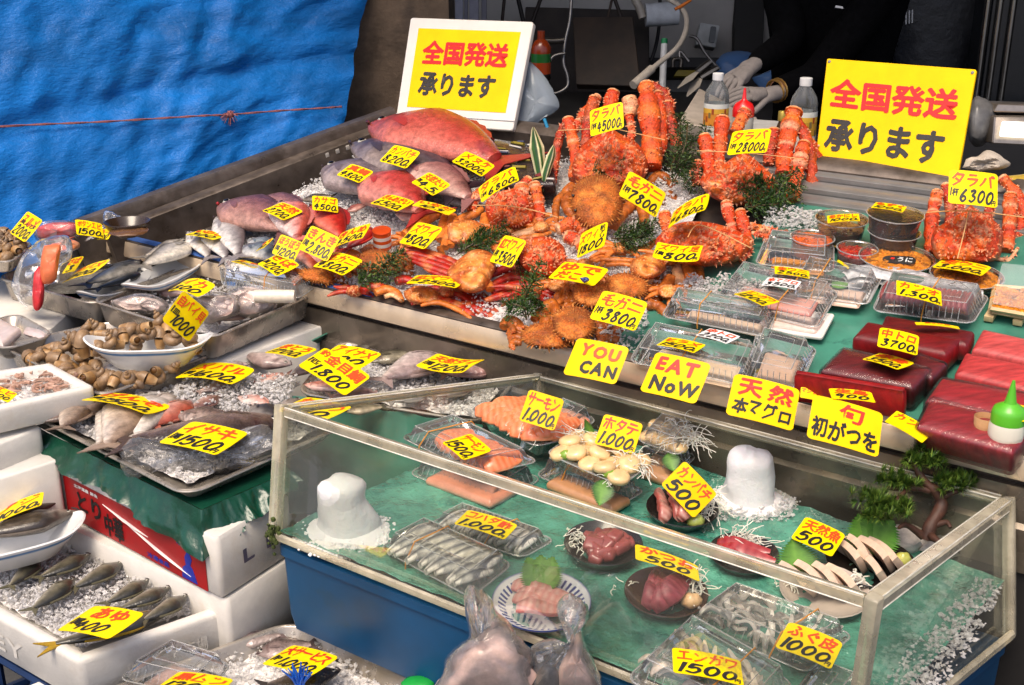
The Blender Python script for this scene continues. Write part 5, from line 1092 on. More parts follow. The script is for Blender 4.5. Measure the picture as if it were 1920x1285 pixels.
# ---------------------------------------------------------------- hairy crabs
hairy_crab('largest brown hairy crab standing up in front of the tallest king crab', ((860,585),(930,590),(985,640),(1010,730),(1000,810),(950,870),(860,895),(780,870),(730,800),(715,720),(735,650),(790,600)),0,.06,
    [(((725,650),(670,700),(635,740),(625,800),(632,870)),(30,30,28,24,12),.02),(((700,700),(690,760),(740,840),(760,880)),(28,36,34,20),.0),(((960,880),(1020,800),(1080,750),(1110,740)),(36,42,44,36),-.05),(((1115,745),(1135,800),(1140,860),(1140,905)),(38,36,34,24),-.05),(((1010,720),(1100,690),(1180,700),(1250,740)),(34,38,36,26),.0),(((1160,640),(1230,590),(1300,630),(1315,640)),(30,34,32,26),.04),(((1220,730),(1290,700),(1330,760)),(26,30,22),.03),(((930,590),(1010,560),(1080,545),(1150,580)),(30,40,42,36),.05)], 'R8', 240)
hairy_crab('hairy crab at the top left of the front heap, blue tag on its claw', ((1230,440),(1290,405),(1370,410),(1420,450),(1430,510),(1380,550),(1290,555),(1230,520)),0,.04,
    [(((1240,470),(1180,455),(1150,500),(1160,560)),(24,30,30,20),.0),(((1250,520),(1190,510),(1140,540)),(24,28,20),-.01),(((1270,540),(1200,560),(1210,600)),(22,26,20),-.02)], 'S1', 110)
hairy_crab('paler hairy crab behind the 3,800 card', ((1400,400),(1480,375),(1570,385),(1620,430),(1610,490),(1520,510),(1420,490)),0,.04,
    [(((1620,450),(1690,430),(1730,460)),(28,34,30),.02),(((1640,500),(1700,490),(1750,520),(1745,580)),(32,40,38,26),.0),(((1620,540),(1680,550),(1720,590)),(32,36,28),-.02)], 'S1', 110)
hairy_crab('hairy crab in the middle of the front heap, left of the 3,800 card', ((1120,590),(1190,555),(1280,560),(1335,610),(1340,680),(1280,730),(1190,735),(1130,680)),0,.04,
    [(((1140,600),(1120,540),(1090,545),(1085,590)),(26,34,32,24),-.01),(((1100,620),(1050,590),(1020,620)),(28,32,24),.0),(((1330,690),(1380,660),(1440,670),(1480,690)),(28,36,34,26),.0),(((1350,730),(1410,720),(1470,735)),(28,32,24),-.01),(((1560,640),(1600,610),(1620,640)),(30,34,24),.01),(((1480,700),(1440,650),(1500,640)),(24,28,22),.02)], 'S1', 120)
hairy_crab('hairy crab lowest against the front rail', ((950,690),(1020,645),(1110,640),(1190,670),(1215,720),(1170,770),(1050,770),(970,740)),0,.035,
    [(((970,690),(930,640),(880,625),(860,660)),(24,30,32,22),.0),(((960,680),(920,660),(890,640)),(20,26,20),-.01),(((930,650),(905,650),(915,690)),(18,22,16),-.02)], 'S1', 120)
hairy_crab('small hairy crab shell under the 4,800 card at the left of the rail', ((800,930),(870,905),(960,910),(1010,950),(1000,1000),(900,1000),(810,970)),0,.035,
    [(((1000,990),(1050,970),(1080,1010)),(30,36,28),.0),(((770,950),(730,930),(740,960)),(22,26,20),.0),(((1060,880),(1120,870),(1160,900),(1150,970)),(30,40,36,26),.02)], 'R5', 110)
hairy_crab('brown hairy crab half hidden behind the 4,800 card and sprig', ((1180,820),(1240,790),(1340,800),(1430,850),(1440,920),(1340,950),(1220,940),(1160,890)),0,.035, [(((1180,800),(1240,780),(1300,790)),(20,26,22),.02)], 'R5', 60, tone=.35)

# ---------------------------------------------------------------- snow crabs
OR = hx('e0742a'); PE = hx('e48d40'); RD = hx('b8240c')
snow_crab('orange snow crab with a fan of legs pointing up beside the left 800 card', ((560,110),(640,90),(720,100),(760,150),(720,200),(640,220),(570,200)),0,.035,
    [(((548,35),(500,65),(440,100),(330,170)),(18,24,26,22),.0, 'o'),(((565,55),(545,110),(530,200)),(20,26,22),-.01, 'o'),(((592,70),(575,140),(545,240)),(18,24,20),-.02, 'o'),(((605,90),(600,150),(580,230)),(14,18,16),-.03, 'o'),(((745,35),(700,60),(640,85),(610,110)),(20,24,24,20),.0, 'o'),(((770,70),(760,120),(745,160)),(24,28,22),-.01, 'o'),(((520,240),(550,320),(578,385)),(14,14,6),-.03, 'o')], 'S1', PE, OR)
snow_crab('orange snow crab reaching a pale tipped claw out to the right', ((780,200),(850,170),(920,180),(950,230),(900,260),(800,260)),0,.03,
    [(((880,140),(960,115),(1060,72),(1130,68),(1150,82)),(14,18,18,10,4),.02, 'o'),(((900,180),(980,165),(1060,140),(1140,150)),(20,28,26,8),-.01, 'p'),(((940,190),(1030,180),(1110,160)),(14,18,8),-.02, 'o'),(((760,215),(700,240),(690,290)),(20,24,20),.0, 'o')], 'S1', PE, OR)
snow_crab('peach shelled snow crab with dark red legs on both sides, under the 3,500 card', ((620,300),(700,250),(780,260),(820,310),(800,390),(760,460),(680,480),(610,450),(560,370)),0,.05,
    [(((300,250),(400,255),(520,290),(620,330)),(12,22,24,22),.0, 'r'),(((310,265),(420,280),(540,320),(620,360)),(10,20,22,20),-.015, 'r'),(((340,280),(440,310),(560,350),(620,380)),(10,20,22,20),-.02, 'r'),(((380,310),(460,340),(560,375),(640,410)),(10,18,20,18),-.025, 'r'),(((440,345),(500,375),(580,405)),(10,16,16),-.02, 'r'),
     (((735,415),(820,370),(920,345),(1000,370)),(12,22,26,22),-.01, 'r'),(((790,440),(900,395),(1040,410),(1160,440)),(14,26,28,16),-.02, 'r'),(((800,480),(910,440),(1050,440),(1180,460)),(14,26,28,16),-.03, 'r'),(((760,520),(860,490),(980,465),(1080,470)),(12,24,24,12),-.03, 'r'),(((640,310),(700,350),(760,360),(800,350)),(22,26,26,20),-.05, 'p'),(((700,390),(760,420),(790,460)),(24,28,20),-.05, 'o')], 'S1', PE, RD, group='boiled red snow crabs')
snow_crab('deep red snow crab laid along the front rail under the 2,500 card', ((330,470),(400,440),(480,450),(530,490),(500,530),(400,540),(340,510)),0,.035,
    [(((510,470),(620,445),(740,500),(860,560),(935,585)),(14,26,28,24,12),.01, 'r'),(((520,490),(640,475),(760,530),(900,600)),(14,26,28,16),-.005, 'r'),(((540,510),(660,510),(770,560),(870,610)),(14,24,26,14),-.015, 'r'),(((560,540),(670,545),(760,590),(830,620)),(12,24,24,12),-.02, 'r'),(((370,535),(480,510),(600,540),(680,590),(705,620)),(10,24,26,22,12),-.03, 'r'),(((420,545),(520,530),(620,570),(690,618)),(8,16,16,8),-.04, 'o'),
     (((110,470),(150,445),(210,450),(250,480)),(20,26,24,16),.0, 'r'),(((180,480),(240,460),(290,480),(320,520)),(20,24,22,12),-.01, 'o'),(((230,500),(270,490),(310,515)),(12,14,8),-.02, 'p'),(((290,420),(330,410),(380,420)),(24,28,22),.02, 'r')], 'S1', PE, RD, group='boiled red snow crabs')
snow_crab('orange snow crab with white joints and black eyes, claws hanging at its right', ((1540,300),(1620,270),(1700,290),(1720,350),(1660,400),(1600,410),(1530,370)),0,.045,
    [(((1360,262),(1450,262),(1560,268)),(18,20,18),.03, 'o'),(((1370,300),(1460,305),(1560,310)),(16,18,14),.02, 'o'),(((1400,330),(1480,325),(1550,335)),(12,14,12),.01, 'o'),(((1590,250),(1630,230),(1660,200)),(20,18,14),.02, 'o'),(((1690,300),(1760,310),(1830,310),(1880,320)),(24,30,30,24),.0, 'o'),(((1770,330),(1790,400),(1790,460),(1785,515)),(22,28,22,6),-.01, 'p'),(((1830,330),(1850,400),(1840,460),(1830,505)),(24,30,24,8),-.02, 'o'),(((1885,325),(1895,400),(1890,470),(1870,510)),(20,24,20,8),-.01, 'o'),(((1745,400),(1720,440),(1690,480)),(28,32,24),-.01, 'o'),(((1640,420),(1610,400),(1570,400)),(18,22,16),-.02, 'p'),(((1680,330),(1720,290),(1730,260)),(18,22,16),-.02, 'r')], 'S1', PE, OR, eyes=((1570,350),(1613,410)))
def bundle(label, zk, c, r, angs, L, w, kind, col, lc, group):
    out = [(c[0] + r * math.cos(a) * 1.15, c[1] + r * math.sin(a) * .8) for a in [2 * math.pi * i / 8 for i in range(8)]]; lg = []
    for i, a in enumerate(angs):
        ca, sa = math.cos(R(a)),-math.sin(R(a)); k = L * (.85 + .3 * random.random()); b_ = 14 * (1 if i % 2 else -1); lg.append(([(c[0] + ca * r * .6, c[1] + sa * r * .5),(c[0] + ca * k * .4 - sa * b_, c[1] + sa * k * .4 * .8 - 8),(c[0] + ca * k * .75, c[1] + sa * k * .75 * .8 + b_ * .3),(c[0] + ca * k, c[1] + sa * k * .8 + 6)], (w * .8, w, w * .8, w * .3),-.004 * i, kind))
    snow_crab(label, out, 0,.03, lg, zk, col, lc, group=group)
bundle('small orange snow crab under the upright 1800 card', 'S1', (1290,330),44,(15,35,170,195,215,240),150,15, 'o', PE, OR, 'boiled snow crabs')
bundle('orange snow crab by the sprig in front of the largest hairy crab', 'S1', (1480,240),40,(160,180,200,225,-10,-30),170,15, 'o', PE, OR, 'boiled snow crabs')
bundle('orange snow crab lying left of the left 800 card', 'S1', (420,215),44,(150,170,195,215,20,40),140,16, 'o', PE, OR, 'boiled snow crabs')
bundle('dark red snow crab behind the upright sprig in the middle', 'S1', (1010,470),46,(10,-8,-25,-42,170,190,210),190,16, 'r', hx('c9531f'), RD, 'boiled red snow crabs')
bundle('dark red snow crab at the left of the rail by the small hairy crab', 'S1', (70,470),40,(0,20,-20,160,190),130,15, 'r', hx('c9531f'), RD, 'boiled red snow crabs')
bundle('orange snow crab wedged between the spiny piece and the largest hairy crab', 'S1', (1060,130),42,(30,150,175,200,-20,5),150,16, 'o', PE, OR, 'boiled snow crabs')
bundle('orange snow crab behind the 3,800 card at the edge of the green sheet', 'S1', (1730,470),48,(200,170,-30,-60,-85,20),140,17, 'o', PE, OR, 'boiled snow crabs')
bundle('orange snow crab below the left folded king crab', 'R8', (330,905),48,(165,185,20,0,-25,210),170,17, 'o', PE, OR, 'boiled snow crabs')
bundle('orange snow crab between the tin and the left 800 card', 'S1', (345,205),38,(20,160,200,-30,45),130,15, 'o', PE, OR, 'boiled snow crabs')
bundle('orange snow crab left of the pale hairy crabs', 'S1', (1140,440),44,(150,170,195,40,20),150,16, 'o', PE, OR, 'boiled snow crabs')
bundle('dark red snow crab under the peach shelled one', 'S1', (560,470),44,(170,190,205,-15,-30),150,16, 'r', hx('d0602a'), RD, 'boiled red snow crabs')
bundle('orange snow crab in front of the right folded king crab', 'S2', (330,470),56,(0,-20,160,185,205),190,20, 'o', PE, OR, 'boiled snow crabs')
crumple('blue_tag', surf('blue_plastic', (.10,.14,.42), rough=.35), 'S1', [(1262,400),(1300,395),(1312,412),(1285,425)], 2.27,.015, 'small blue plastic tag on a hairy crab claw', 'tag', .2,4)

# ---------------------------------------------------------------- greenery
fronds('S1', (((130,460),(190,380),(250,300),(330,260)),((180,450),(230,380),(280,320)),((90,450),(130,400),(150,330))),-0.05, 'dark evergreen sprig between the small hairy crab and the red snow crab', dark=.15)
fronds('S1', (((620,270),(690,230),(760,180),(880,110)),((660,240),(720,200),(760,140)),((700,230),(790,200),(860,150))),-0.05, 'green evergreen sprig on the orange snow crab left of the folded king crab')
fronds('S1', (((980,620),(970,520),(1000,420),(1060,310)),((960,580),(985,480),(1030,390)),((990,600),(1030,540),(1045,520)),((975,560),(920,540),(890,545))),-0.05, 'upright evergreen sprig in the middle of the front heap', leaf=.008)
fronds('S1', (((1430,190),(1510,190),(1600,150),(1700,90)),((1470,200),(1560,190),(1650,150)),((1500,230),(1560,200),(1600,120)),((1440,170),(1520,150),(1620,120))),-0.05, 'dark evergreen sprig under the largest hairy crab', dark=.25)
fronds('S1', (((900,300),(960,320),(1010,340)),((930,330),(970,300),(1000,310))),-0.05, 'small evergreen sprig tucked beside the 3,500 card')
fronds('R7', (((560,980),(640,920),(720,880),(820,830)),((600,1010),(700,960),(800,900)),((640,980),(720,940),(760,870)),((520,930),(600,900),(640,870)),((700,1000),(780,960),(820,900)),((560,1010),(640,1000),(740,990))),-0.05, 'bushy evergreen sprig across the front of the second king crab', dark=.1)
fronds('R8', (((1290,560),(1330,440),(1350,330),(1340,230)),((1340,600),(1390,480),(1420,360)),((1300,640),(1350,560),(1420,500)),((1370,640),(1440,560),(1480,440),(1500,300)),((1400,700),(1430,620),(1470,560)),((1330,520),(1380,400),(1390,280))),-0.01, 'tall dark evergreen sprig between the two upright king crabs', dark=.35)
fronds('R8', (((840,560),(900,545),(970,535),(1030,515)),((860,575),(930,560),(990,550))),-0.17, 'flat evergreen sprig on the shell of the tallest king crab', leaf=.007)
# variegated leaf
b = MB(); q = z('R8', (548,695),(535,560),(515,430),(495,310)); q2 = z('R8', (552,680),(570,580),(600,480),(615,415)); lf = thing('variegated_leaf', V(q[0][0], q[0][1], 2.79), 'striped green and cream leaf standing left of the tallest king crab', 'leaf')
for path, W, dd in ((q, (4,34,44,4),2.79),(q2,(4,28,30,3),2.76)):
    b = MB(); pts = cr([V(x, y, dd) for x, y in path], 6); n_ = len(pts); vs = []; cs = []; K = 10
    for i, p in enumerate(pts):
        f = i / (n_ - 1) * 3; k = int(min(f, 2)); w = (W[k] + (W[k + 1] - W[k]) * (f - k)) / 3.1 * dd / F_PX
        for j in range(K + 1):
            s = j / K * 2 - 1; vs.append(p + Vec((1,0,.15)) * s * w + Vec((0,-1,0)) * (-.016 * s * s)); e = abs(s); cs.append(hx('e6dfae') if e > .72 or .10 < s < .22 else hx('2e5a24') if e > .3 else hx('1d4219'))
    b.add(vs, [(i * (K + 1) + j, i * (K + 1) + j + 1,(i + 1) * (K + 1) + j + 1,(i + 1) * (K + 1) + j) for i in range(n_ - 1) for j in range(K)], cs); b.build('leaf_blade', LEAFM, lf, smooth=80)
# ================================================================== packs, tubs and tuna on the right of the table
def solid_slice_row(label, Q, n, x0, x1, yc, L, W, th, c0, ce, hgt, group, name='fish_slice', cat='sashimi', ang=70, tilt=28, skin=None, curve=.08, wav=0):
    """A row of leaning cuts inside a pack: each cut its own object, alike within the row."""
    for i in range(n):
        t = x0 + (x1 - x0) * (i + .5) / n; o = Q.st(t, yc + random.uniform(-.03,.03), hgt); m = frame(o, Q.p[1] - Q.p[0], Q.up) @ Matrix.Rotation(R(ang + random.uniform(-6,6)),4, 'Z') @ Matrix.Rotation(R(tilt + random.uniform(-6,6)),4, 'X')
        piece(name, label, cat, group, m, L * random.uniform(.9,1.1), W * random.uniform(.9,1.1), th, jit(c0,.12), jit(ce, .1), curve, skin=skin, wav=wav)
# -- food packs, back to front
pk = pack('clear pack of orange sea urchin at the back of the packs, with a glaring lid', ((1420,505),(1560,520),(1560,470),(1440,455)), T, .002,.012,.028)[1]
slab('bed of orange sea urchin inside the rearmost clear pack', ((1445,502),(1545,514),(1545,490),(1450,478)), T, .012,.009, surf('urchin', None, rough=.35, noise_s=90, var=.5, bump=1, bump_s=110, dist=.003), hx('d98a20'), 'sea_urchin', 'sea urchin')
pk = pack('clear pack with pale fillet and green garnish beside the long silver fish', ((1480,560),(1625,580),(1650,530),(1510,500)), T, .002,.010,.026, band=.3)[1]
slab('pale pinkish fillet inside the pack beside the long silver fish', ((1510,562),(1610,575),(1625,545),(1530,530)), T, .012,.01, MEATM, hx('d6b9a4'), 'fish_fillet', 'fillet')
shiso('green leaf in the pack beside the long silver fish', at_frame(T, (1560,540),.016, ang=20),.035,.03, '5c9a54')
pk = pack('clear pack stuck under two price cards, with a red streaked fillet', ((1340,580),(1530,625),(1568,560),(1390,515)), T, .003,.012,.030, band=.62)[1]
slab('pink fillet with a red streak seen through the double card pack', ((1370,560),(1520,590),(1535,562),(1395,532)), T, .014,.011, MEATM, hx('d9998a'), 'fish_fillet', 'fillet', edge=hx('b8483c'))
slab('pale fleshy fillet lying on ice at the front of the double card pack', ((1420,605),(1530,622),(1548,596),(1445,580)), T, .012,.010, MEATM, hx('d8bfb2'), 'fish_fillet', 'fillet')
tr_ = slab('white foam plate with translucent fillets at the corner of the double card pack', ((1425,618),(1542,634),(1566,588),(1450,574)), T, .006,.006, FOAM, (.75,.72,.66), 'foam_plate', 'plate', top=.001)
pk = pack('clear pack standing on edge with ridged hinge behind the white labelled pack', ((1245,602),(1435,640),(1452,598),(1268,566)), T, .006,.010,.034, band=.35)[1]
slab('pale fillet inside the hinged pack', ((1285,598),(1425,628),(1435,606),(1295,578)), T, .016,.01, MEATM, hx('d9bfa6'), 'fish_fillet', 'fillet')
pk = pack('clear pack of pale fillet directly above the EAT NOW card', ((1185,690),(1395,735),(1425,668),(1225,628)), T, .002,.014,.026, band=.45)[1]
slab('pale fillet inside the pack above the EAT NOW card', ((1215,690),(1370,724),(1390,684),(1240,650)), T, .014,.010, MEATM, hx('d9c0a4'), 'fish_fillet', 'fillet')
pk = pack('clear pack of pale fillet between the EAT NOW card and the tuna', ((1395,722),(1495,742),(1528,668),(1424,640)), T, .002,.014,.030)[1]
slab('beige fillet inside the pack beside the tuna', ((1415,712),(1485,726),(1508,674),(1436,656)), T, .015,.010, MEATM, hx('c9a68c'), 'fish_fillet', 'fillet')
pk = pack('clear pack of sliced dark tuna in a row', ((1640,590),(1820,614),(1850,565),(1662,535)), T, .003,.008,.034, band=.5)[1]
for i in range(17):
    t = .06 + .88 * i / 17; m = frame(pk.st(t, .5,.020), pk.p[1] - pk.p[0], pk.up) @ Matrix.Rotation(R(90),4, 'Z') @ Matrix.Rotation(R(62),4, 'X')
    piece('tuna_slice', 'dark red tuna slice in the row inside the clear pack', 'sashimi', 'tuna slices in the clear pack', m, .062,.034,.006, jit(hx('84272c'),.15), hx('9a4a48'),.06, mat=TUNAM)
# -- tubs and cups
def tub(label, c, rpx, hpx, content, lab=None, h=0, taper=.85, sx=1.0, fill=.8, mat=None, zk='S3', lid=True, cover=None, name='plastic_tub', chunks=0):
    q = z(zk, c); o = T(q[0], q[1], h); k = dep(o) / F_PX / ZO[zk][2]; r = rpx * k; H = hpx * k; m = frame(o, (1,0,0),(0,-.12,1)); rt = thing(name, o, label, 'tub')
    b = MB(m); b.lathe([(r * taper * .9,0),(r * taper, .002),(r * .97, H),(r * 1.03, H + .001),(r * 1.03, H + .003)], 30, cap1=False, sx=sx); b.build('tub_wall', mat or CLEARP, rt)
    b = MB(m); pts = [(r * 1.03 * sx * math.cos(a), r * 1.03 * math.sin(a), H + .002) for a in [2 * math.pi * i / 32 for i in range(33)]]; b.tube(pts, .0013,5); b.build('rim', CLEARR, rt)
    b = MB(m, content); n_ = 30
    b.lathe([(r * taper * .86,.002),(r * (taper + (.97 - taper) * fill) * .965, H * fill),(r * .5, H * fill + .001),(.001, H * fill + .0015)], n_, sx=sx)
    for i in range(chunks):
        a = random.uniform(0,6.28); rr2 = random.random() ** .5 * r * .8; b.col = jit(content, .5); b.ball((rr2 * math.cos(a) * sx, rr2 * math.sin(a), H * fill), random.uniform(.003,.008), random.uniform(.003,.006),.004,7,4)
    b.build('contents', mat_content, rt)
    if lid:
        b = MB(m); b.lathe([(r * 1.02, H + .0035),(r * .9, H + .0045),(.001, H + .005)], 30, cap0=False, sx=sx); b.build('lid', cover or WRAPM, rt)
    return rt
mat_content = surf('tub_contents', None, rough=.25, noise_s=70, var=.4, bump=.5, bump_s=110, dist=.003, coat=.2)
tub('round clear tub of brown pickles under a 1,000 card', (545,540),168,150, hx('7a5526'), h=.0, fill=.6, chunks=40)
tub('lower dark sauce tub of the stack of two', (900,590),165,110,(.012,.008,.006), fill=.97)
tub('upper dark sauce tub of the stack of two, carrying a 1,000 card', (905,490),180,130,(.012,.008,.006), h=.030, fill=.97)
tub('clear cup of bright orange roe beside the pickles tub', (355,640),140,125, hx('e8641a'), fill=.92, taper=.92, chunks=60)
tub('clear cup of red roe in front of the dark sauce tubs', (655,690),130,100, hx('a81e0c'), fill=.75, taper=.92, chunks=60)
tub('oval tub of orange sea urchin with a black label on its lid', (925,715),235,62, hx('dd8a22'), fill=.85, sx=1.02, chunks=120)
tub('oval tub of orange sea urchin with the 3,000 card on its lid', (1390,835),225,65, hx('dc8820'), fill=.85, sx=1.02, chunks=120)
Q = pq(T, z('S3', (830,685),(1060,705),(1065,650),(845,640)),.022); lb = thing('lid_label', Q.base, 'black printed label with red dot on the left sea urchin tub', 'label'); b = MB(col=(.012,.011,.010)); b.qloft(Q, [(0,0),(0,.0008)], .02); b.build('label_sheet', MATT, lb)
b = MB(); b.m = frame(Q.st(.3,.6,.001), Q.p[1] - Q.p[0], Q.up); b.lathe([(.004,0),(.004,.0004)], 14); b.build('red_dot', SIGN_RED, lb)
b = MB(); ps, fs = layout('うに', .45 * Q.w, .2 * Q.d, .9 * Q.w, .8 * Q.d); b.add([Q.at(x, y, .0013 + e) for x, y, e in ps], fs); b.build('lettering', WHT, lb, smooth=0)
# wooden box of urchin
rt, Q = slab('pale wooden box of orange sea urchin at the right edge', ((1562,1010),(1840,1060),(1850,880),(1590,860)), T, .014,.010, surf('pale_wood', (.60,.43,.22), rough=.6, noise_s=10, var=.25, stretch=(1,10,1)),(.6,.43,.22), 'wooden_box', 'box', r=.003, top=.0, zk='S3')
b = MB()
for a, c in (((.0,.0),(1,.0)),((0,1),(1,1)),((0,0),(0,1)),((1,0),(1,1))): b.tube([Q.st(*a, .004), Q.st(*c, .004)], .0045,4)
b.build('box_rim', surf('pale_wood'), rt); b = MB()
for t in (.08,.8): b.m = frame(Q.st(t, .5,-.016), Q.p[1] - Q.p[0], Q.up); b.box(-.008,.008,-Q.d / 2, Q.d / 2,-.006,.005,.001)
b.build('foot', surf('pale_wood'), rt)
b = MB(); 
for i in range(110): b.col = jit(hx('dc8418'),.25); p = Q.st(random.uniform(.06,.94), random.uniform(.08,.92),.004); b.m = Matrix.Translation(p) @ Matrix.Rotation(random.uniform(0,3),4, 'Z'); b.ball((0,0,0),.010,.005,.005,7,4)
tag(b.build('sea_urchin', mat_content), 'orange sea urchin roe packed in the pale wooden box', 'sea urchin')
b = MB(); q2 = Quad(Q.st(.02,.1,.01), Q.st(1,.1,.01), Q.st(.95,.75,.065), Q.st(.15,.75,.065)); b.qloft(q2, [(0,0),(0,.001)], .004); tag(b.build('clear_cover', CLEARP), 'clear plastic cover over the wooden urchin box', 'cover')
# long silver fish fillet
pts = cr([T(x, y, .018) for x, y in z('S3', (575,775),(680,735),(850,740),(1050,780),(1250,840),(1400,890),(1510,895))], 5); b = MB(); n_ = len(pts); vs = []; cs = []
for i, p in enumerate(pts):
    t = i / (n_ - 1); w = .028 * math.sin(math.pi * min(max(t, .05),.96)) ** .4; d = (pts[min(i + 1, n_ - 1)] - pts[max(i - 1,0)]).normalized(); sd_ = TN.cross(d)
    for j in range(9):
        s = j / 8 * 2 - 1; vs.append(p + sd_ * s * w + TN * (.010 * (1 - s * s) - .004)); v = abs(noise.noise((t * 9, s * 4,3))); cs.append(mix(hx('dfe0e2'), hx('46506c'), max(0,1 - abs(s - .35) * 5) * .8 + max(0,1 - abs(s + .3) * 8) * .5 + v * .25) if t < .86 else mix(hx('dfe0e2'),(.06,.06,.07),.5 + .5 * noise.noise((t * 150, s * 5,1))))
b.add(vs, [(i * 9 + j, i * 9 + j + 1,(i + 1) * 9 + j + 1,(i + 1) * 9 + j) for i in range(n_ - 1) for j in range(8)], cs)
b.add([v - TN * .012 for v in vs], [(i * 9 + j, (i + 1) * 9 + j, (i + 1) * 9 + j + 1, i * 9 + j + 1) for i in range(n_ - 1) for j in range(8)], cs)
tag(b.build('silver_fish_fillet', FISHM, smooth=70), 'long shiny silver fish fillet with blue streaks in front of the tubs', 'fillet')
# -- tuna blocks
TR, TD_, TP = hx('8e1a20'), hx('7a2328'), hx('cf6a62')
slab('dark tuna block behind the one carrying the 3,700 card', ((1645,622),(1815,648),(1830,620),(1660,588)), T, .036,.036, TUNAM, hx('5e0d12'), edge=hx('7c191d'), group='tuna blocks')
slab('squared dark red tuna block carrying the 3,700 card', ((1596,632),(1775,665),(1806,634),(1625,600)), T, .040,.042, TUNAM, hx('6c0b10'), edge=hx('8a1015'), group='tuna blocks', r=.006)
slab('glossy wrapped dark tuna block under the 3,500 card', ((1535,695),(1712,728),(1748,690),(1580,650)), T, .036,.045, TUNAM, hx('640e13'), wrap=True, edge=hx('560a0e'), group='tuna blocks')
slab('smaller wrapped tuna block at the right end of the 3,500 card', ((1690,688),(1748,710),(1778,680),(1720,660)), T, .032,.04, TUNAM, hx('600d12'), wrap=True, edge=hx('4e1013'), group='tuna blocks')
slab('bright red tuna block with a clean cut face nearest the rail', ((1487,702),(1696,738),(1702,726),(1493,693)), T, .052,.064, TUNAM, hx('8f1013'), edge=hx('9a0f12'), group='tuna blocks', r=.004)
for q, lb, c, e, wr in ((((1820,655),(1990,690),(2000,650),(1842,614)), 'pale pink fatty tuna slab at the right edge, farthest back', 'c24a48', 'c95a56', False),(((1788,700),(1980,745),(1990,695),(1810,658)), 'pink fatty tuna slab at the right edge, second from the back', 'b53a3a', 'bd4846', False),
        (((1732,752),(1960,800),(1980,745),(1765,706)), 'wrapped rosy tuna slab at the right edge, third from the back', '9c2028', '8e1a20', True),(((1716,800),(1900,850),(1945,795),(1745,742)), 'wrapped dark rosy tuna slab nearest the rail at right', '8c1c24', '7e151b', True)):
    rt, Q = slab(lb, q, T, .030,.042, TUNAM, hx(c), edge=hx(e), wrap=wr, group='tuna slabs at the right edge')
# green capped bottle and beige cup by the rail
rt = thing('squeeze_bottle', T(1880,848,.0), 'white squeeze bottle with bright green pointed cap near the right of the rail', 'bottle'); m = Matrix.Translation(rt.location); s = .026
b = MB(m); b.lathe([(s * .92,0),(s, .004),(s, .045),(s * .9,.054)], 24); b.build('bottle_body', surf('milky_plastic', (.74,.70,.58), rough=.35, var=.05), rt); b = MB(m); b.lathe([(s * .95,.050),(s * .96,.066),(s * .85,.074),(s * .35,.082),(s * .28,.09),(s * .08,.118),(.001,.118)], 24); b.build('cap', surf('green_cap', (.10,.46,.02), rough=.35, var=.05, coat=.2), rt)
rt = thing('paper_cup', T(1842,832,.0), 'small beige paper cup beside the green capped bottle', 'cup'); m = Matrix.Translation(rt.location); b = MB(m, hx('c99a6a')); b.lathe([(.014,0),(.018,.045),(.0175,.046),(.013,.004)], 20); b.build('cup_wall', MATT, rt)
ice_scatter('loose chips of ice at the edge of the green sheet', T, [[(1330,585),(1420,600),(1440,540),(1350,520)], [(1430,425),(1540,440),(1540,405),(1450,395)], [(1265,560),(1340,580),(1350,540),(1290,525)]], 700,0,.009, hvar=.02)
# ================================================================== trays and boxes left of the table
lv = level
FT, BK = .66,.75
# supports
tag(wbox(P(-60,560,.70).x, P(150,560,.70).x, 2.45,2.95,0,.69, FOAM, 'styrofoam_box', bev=.012), 'tall white styrofoam box under the mackerel tray', 'box')
def stand(label, px, plane, h, mat=FOAM, name='styrofoam_box', cat='box'):
    Q = pq(plane, px); rt = thing(name, Q.base - Q.up * h, label, cat); b = MB(); b.qloft(Q, [(.004,-h),(0,-h + .004),(0,-.004),(.004,0)], .012); b.build('box_body', mat, rt, smooth=50); return rt, Q
stand('white styrofoam box with a green strip under the squid tray', [(395,690),(635,600),(575,566),(330,640)], lv(.685),.68)
b = MB(); q = [P(x, y, .668) for x, y in ((577,640),(632,612),(632,640),(605,650))]
Qg = Quad(P(585,640,.672), P(630,618,.672), P(628,632,.64), P(600,646,.64)); b.qloft(Qg, [(0,0),(0,.003)], .003); tag(b.build('green_strip', GREEN), 'green plastic strip at the corner of the styrofoam box', 'plastic strip')
# trays
tray('deep steel tray holding the mackerel dishes', [(-5,520),(178,570),(365,490),(197,452)], lv(.745),.055)
tray('deep steel tray of bagged squid and ice', [(172,562),(395,634),(592,549),(365,500)], lv(BK),.055)
tray('steel tray of whelks with a boat dish', [(4,648),(190,742),(405,660),(207,603)], lv(.70),.045)
tray('small steel tray of brown whelks at the far left', [(-110,480),(20,492),(62,455),(-60,440)], lv(.80),.03)
tray('steel tray of white fish meat at the left edge', [(-70,625),(10,655),(100,628),(28,588)], lv(.71),.03)
slab('block of white fish meat in the tray at the left edge', ((-60,622),(5,645),(40,615),(-10,590)), lv(.705),.012,.02, MEATM, hx('d9c8c2'), 'fish_meat', 'fish meat')
slab('smaller pale slice of fish meat at the right of the left edge tray', ((42,622),(85,634),(92,620),(48,610)), lv(.70),.006,.01, MEATM, hx('cdbdbb'), 'fish_meat', 'fish meat')
BIGC = [P(72,781, FT), P(352,925, FT), P(638,800, FT), P(338,716, FT)]
tray('large flat steel tray of whole fish on ice above the red labelled box', None, None, .022, world=Quad(*BIGC), r=.03, rim=.007)
t2 = [P(560,735, FT + .004), P(900,790, FT + .004), P(968,708, FT + .004), P(640,640, FT + .004)]
tray('long steel tray of bream and ice between the rail and the clear case', None, None, .03, world=Quad(*t2), r=.03)
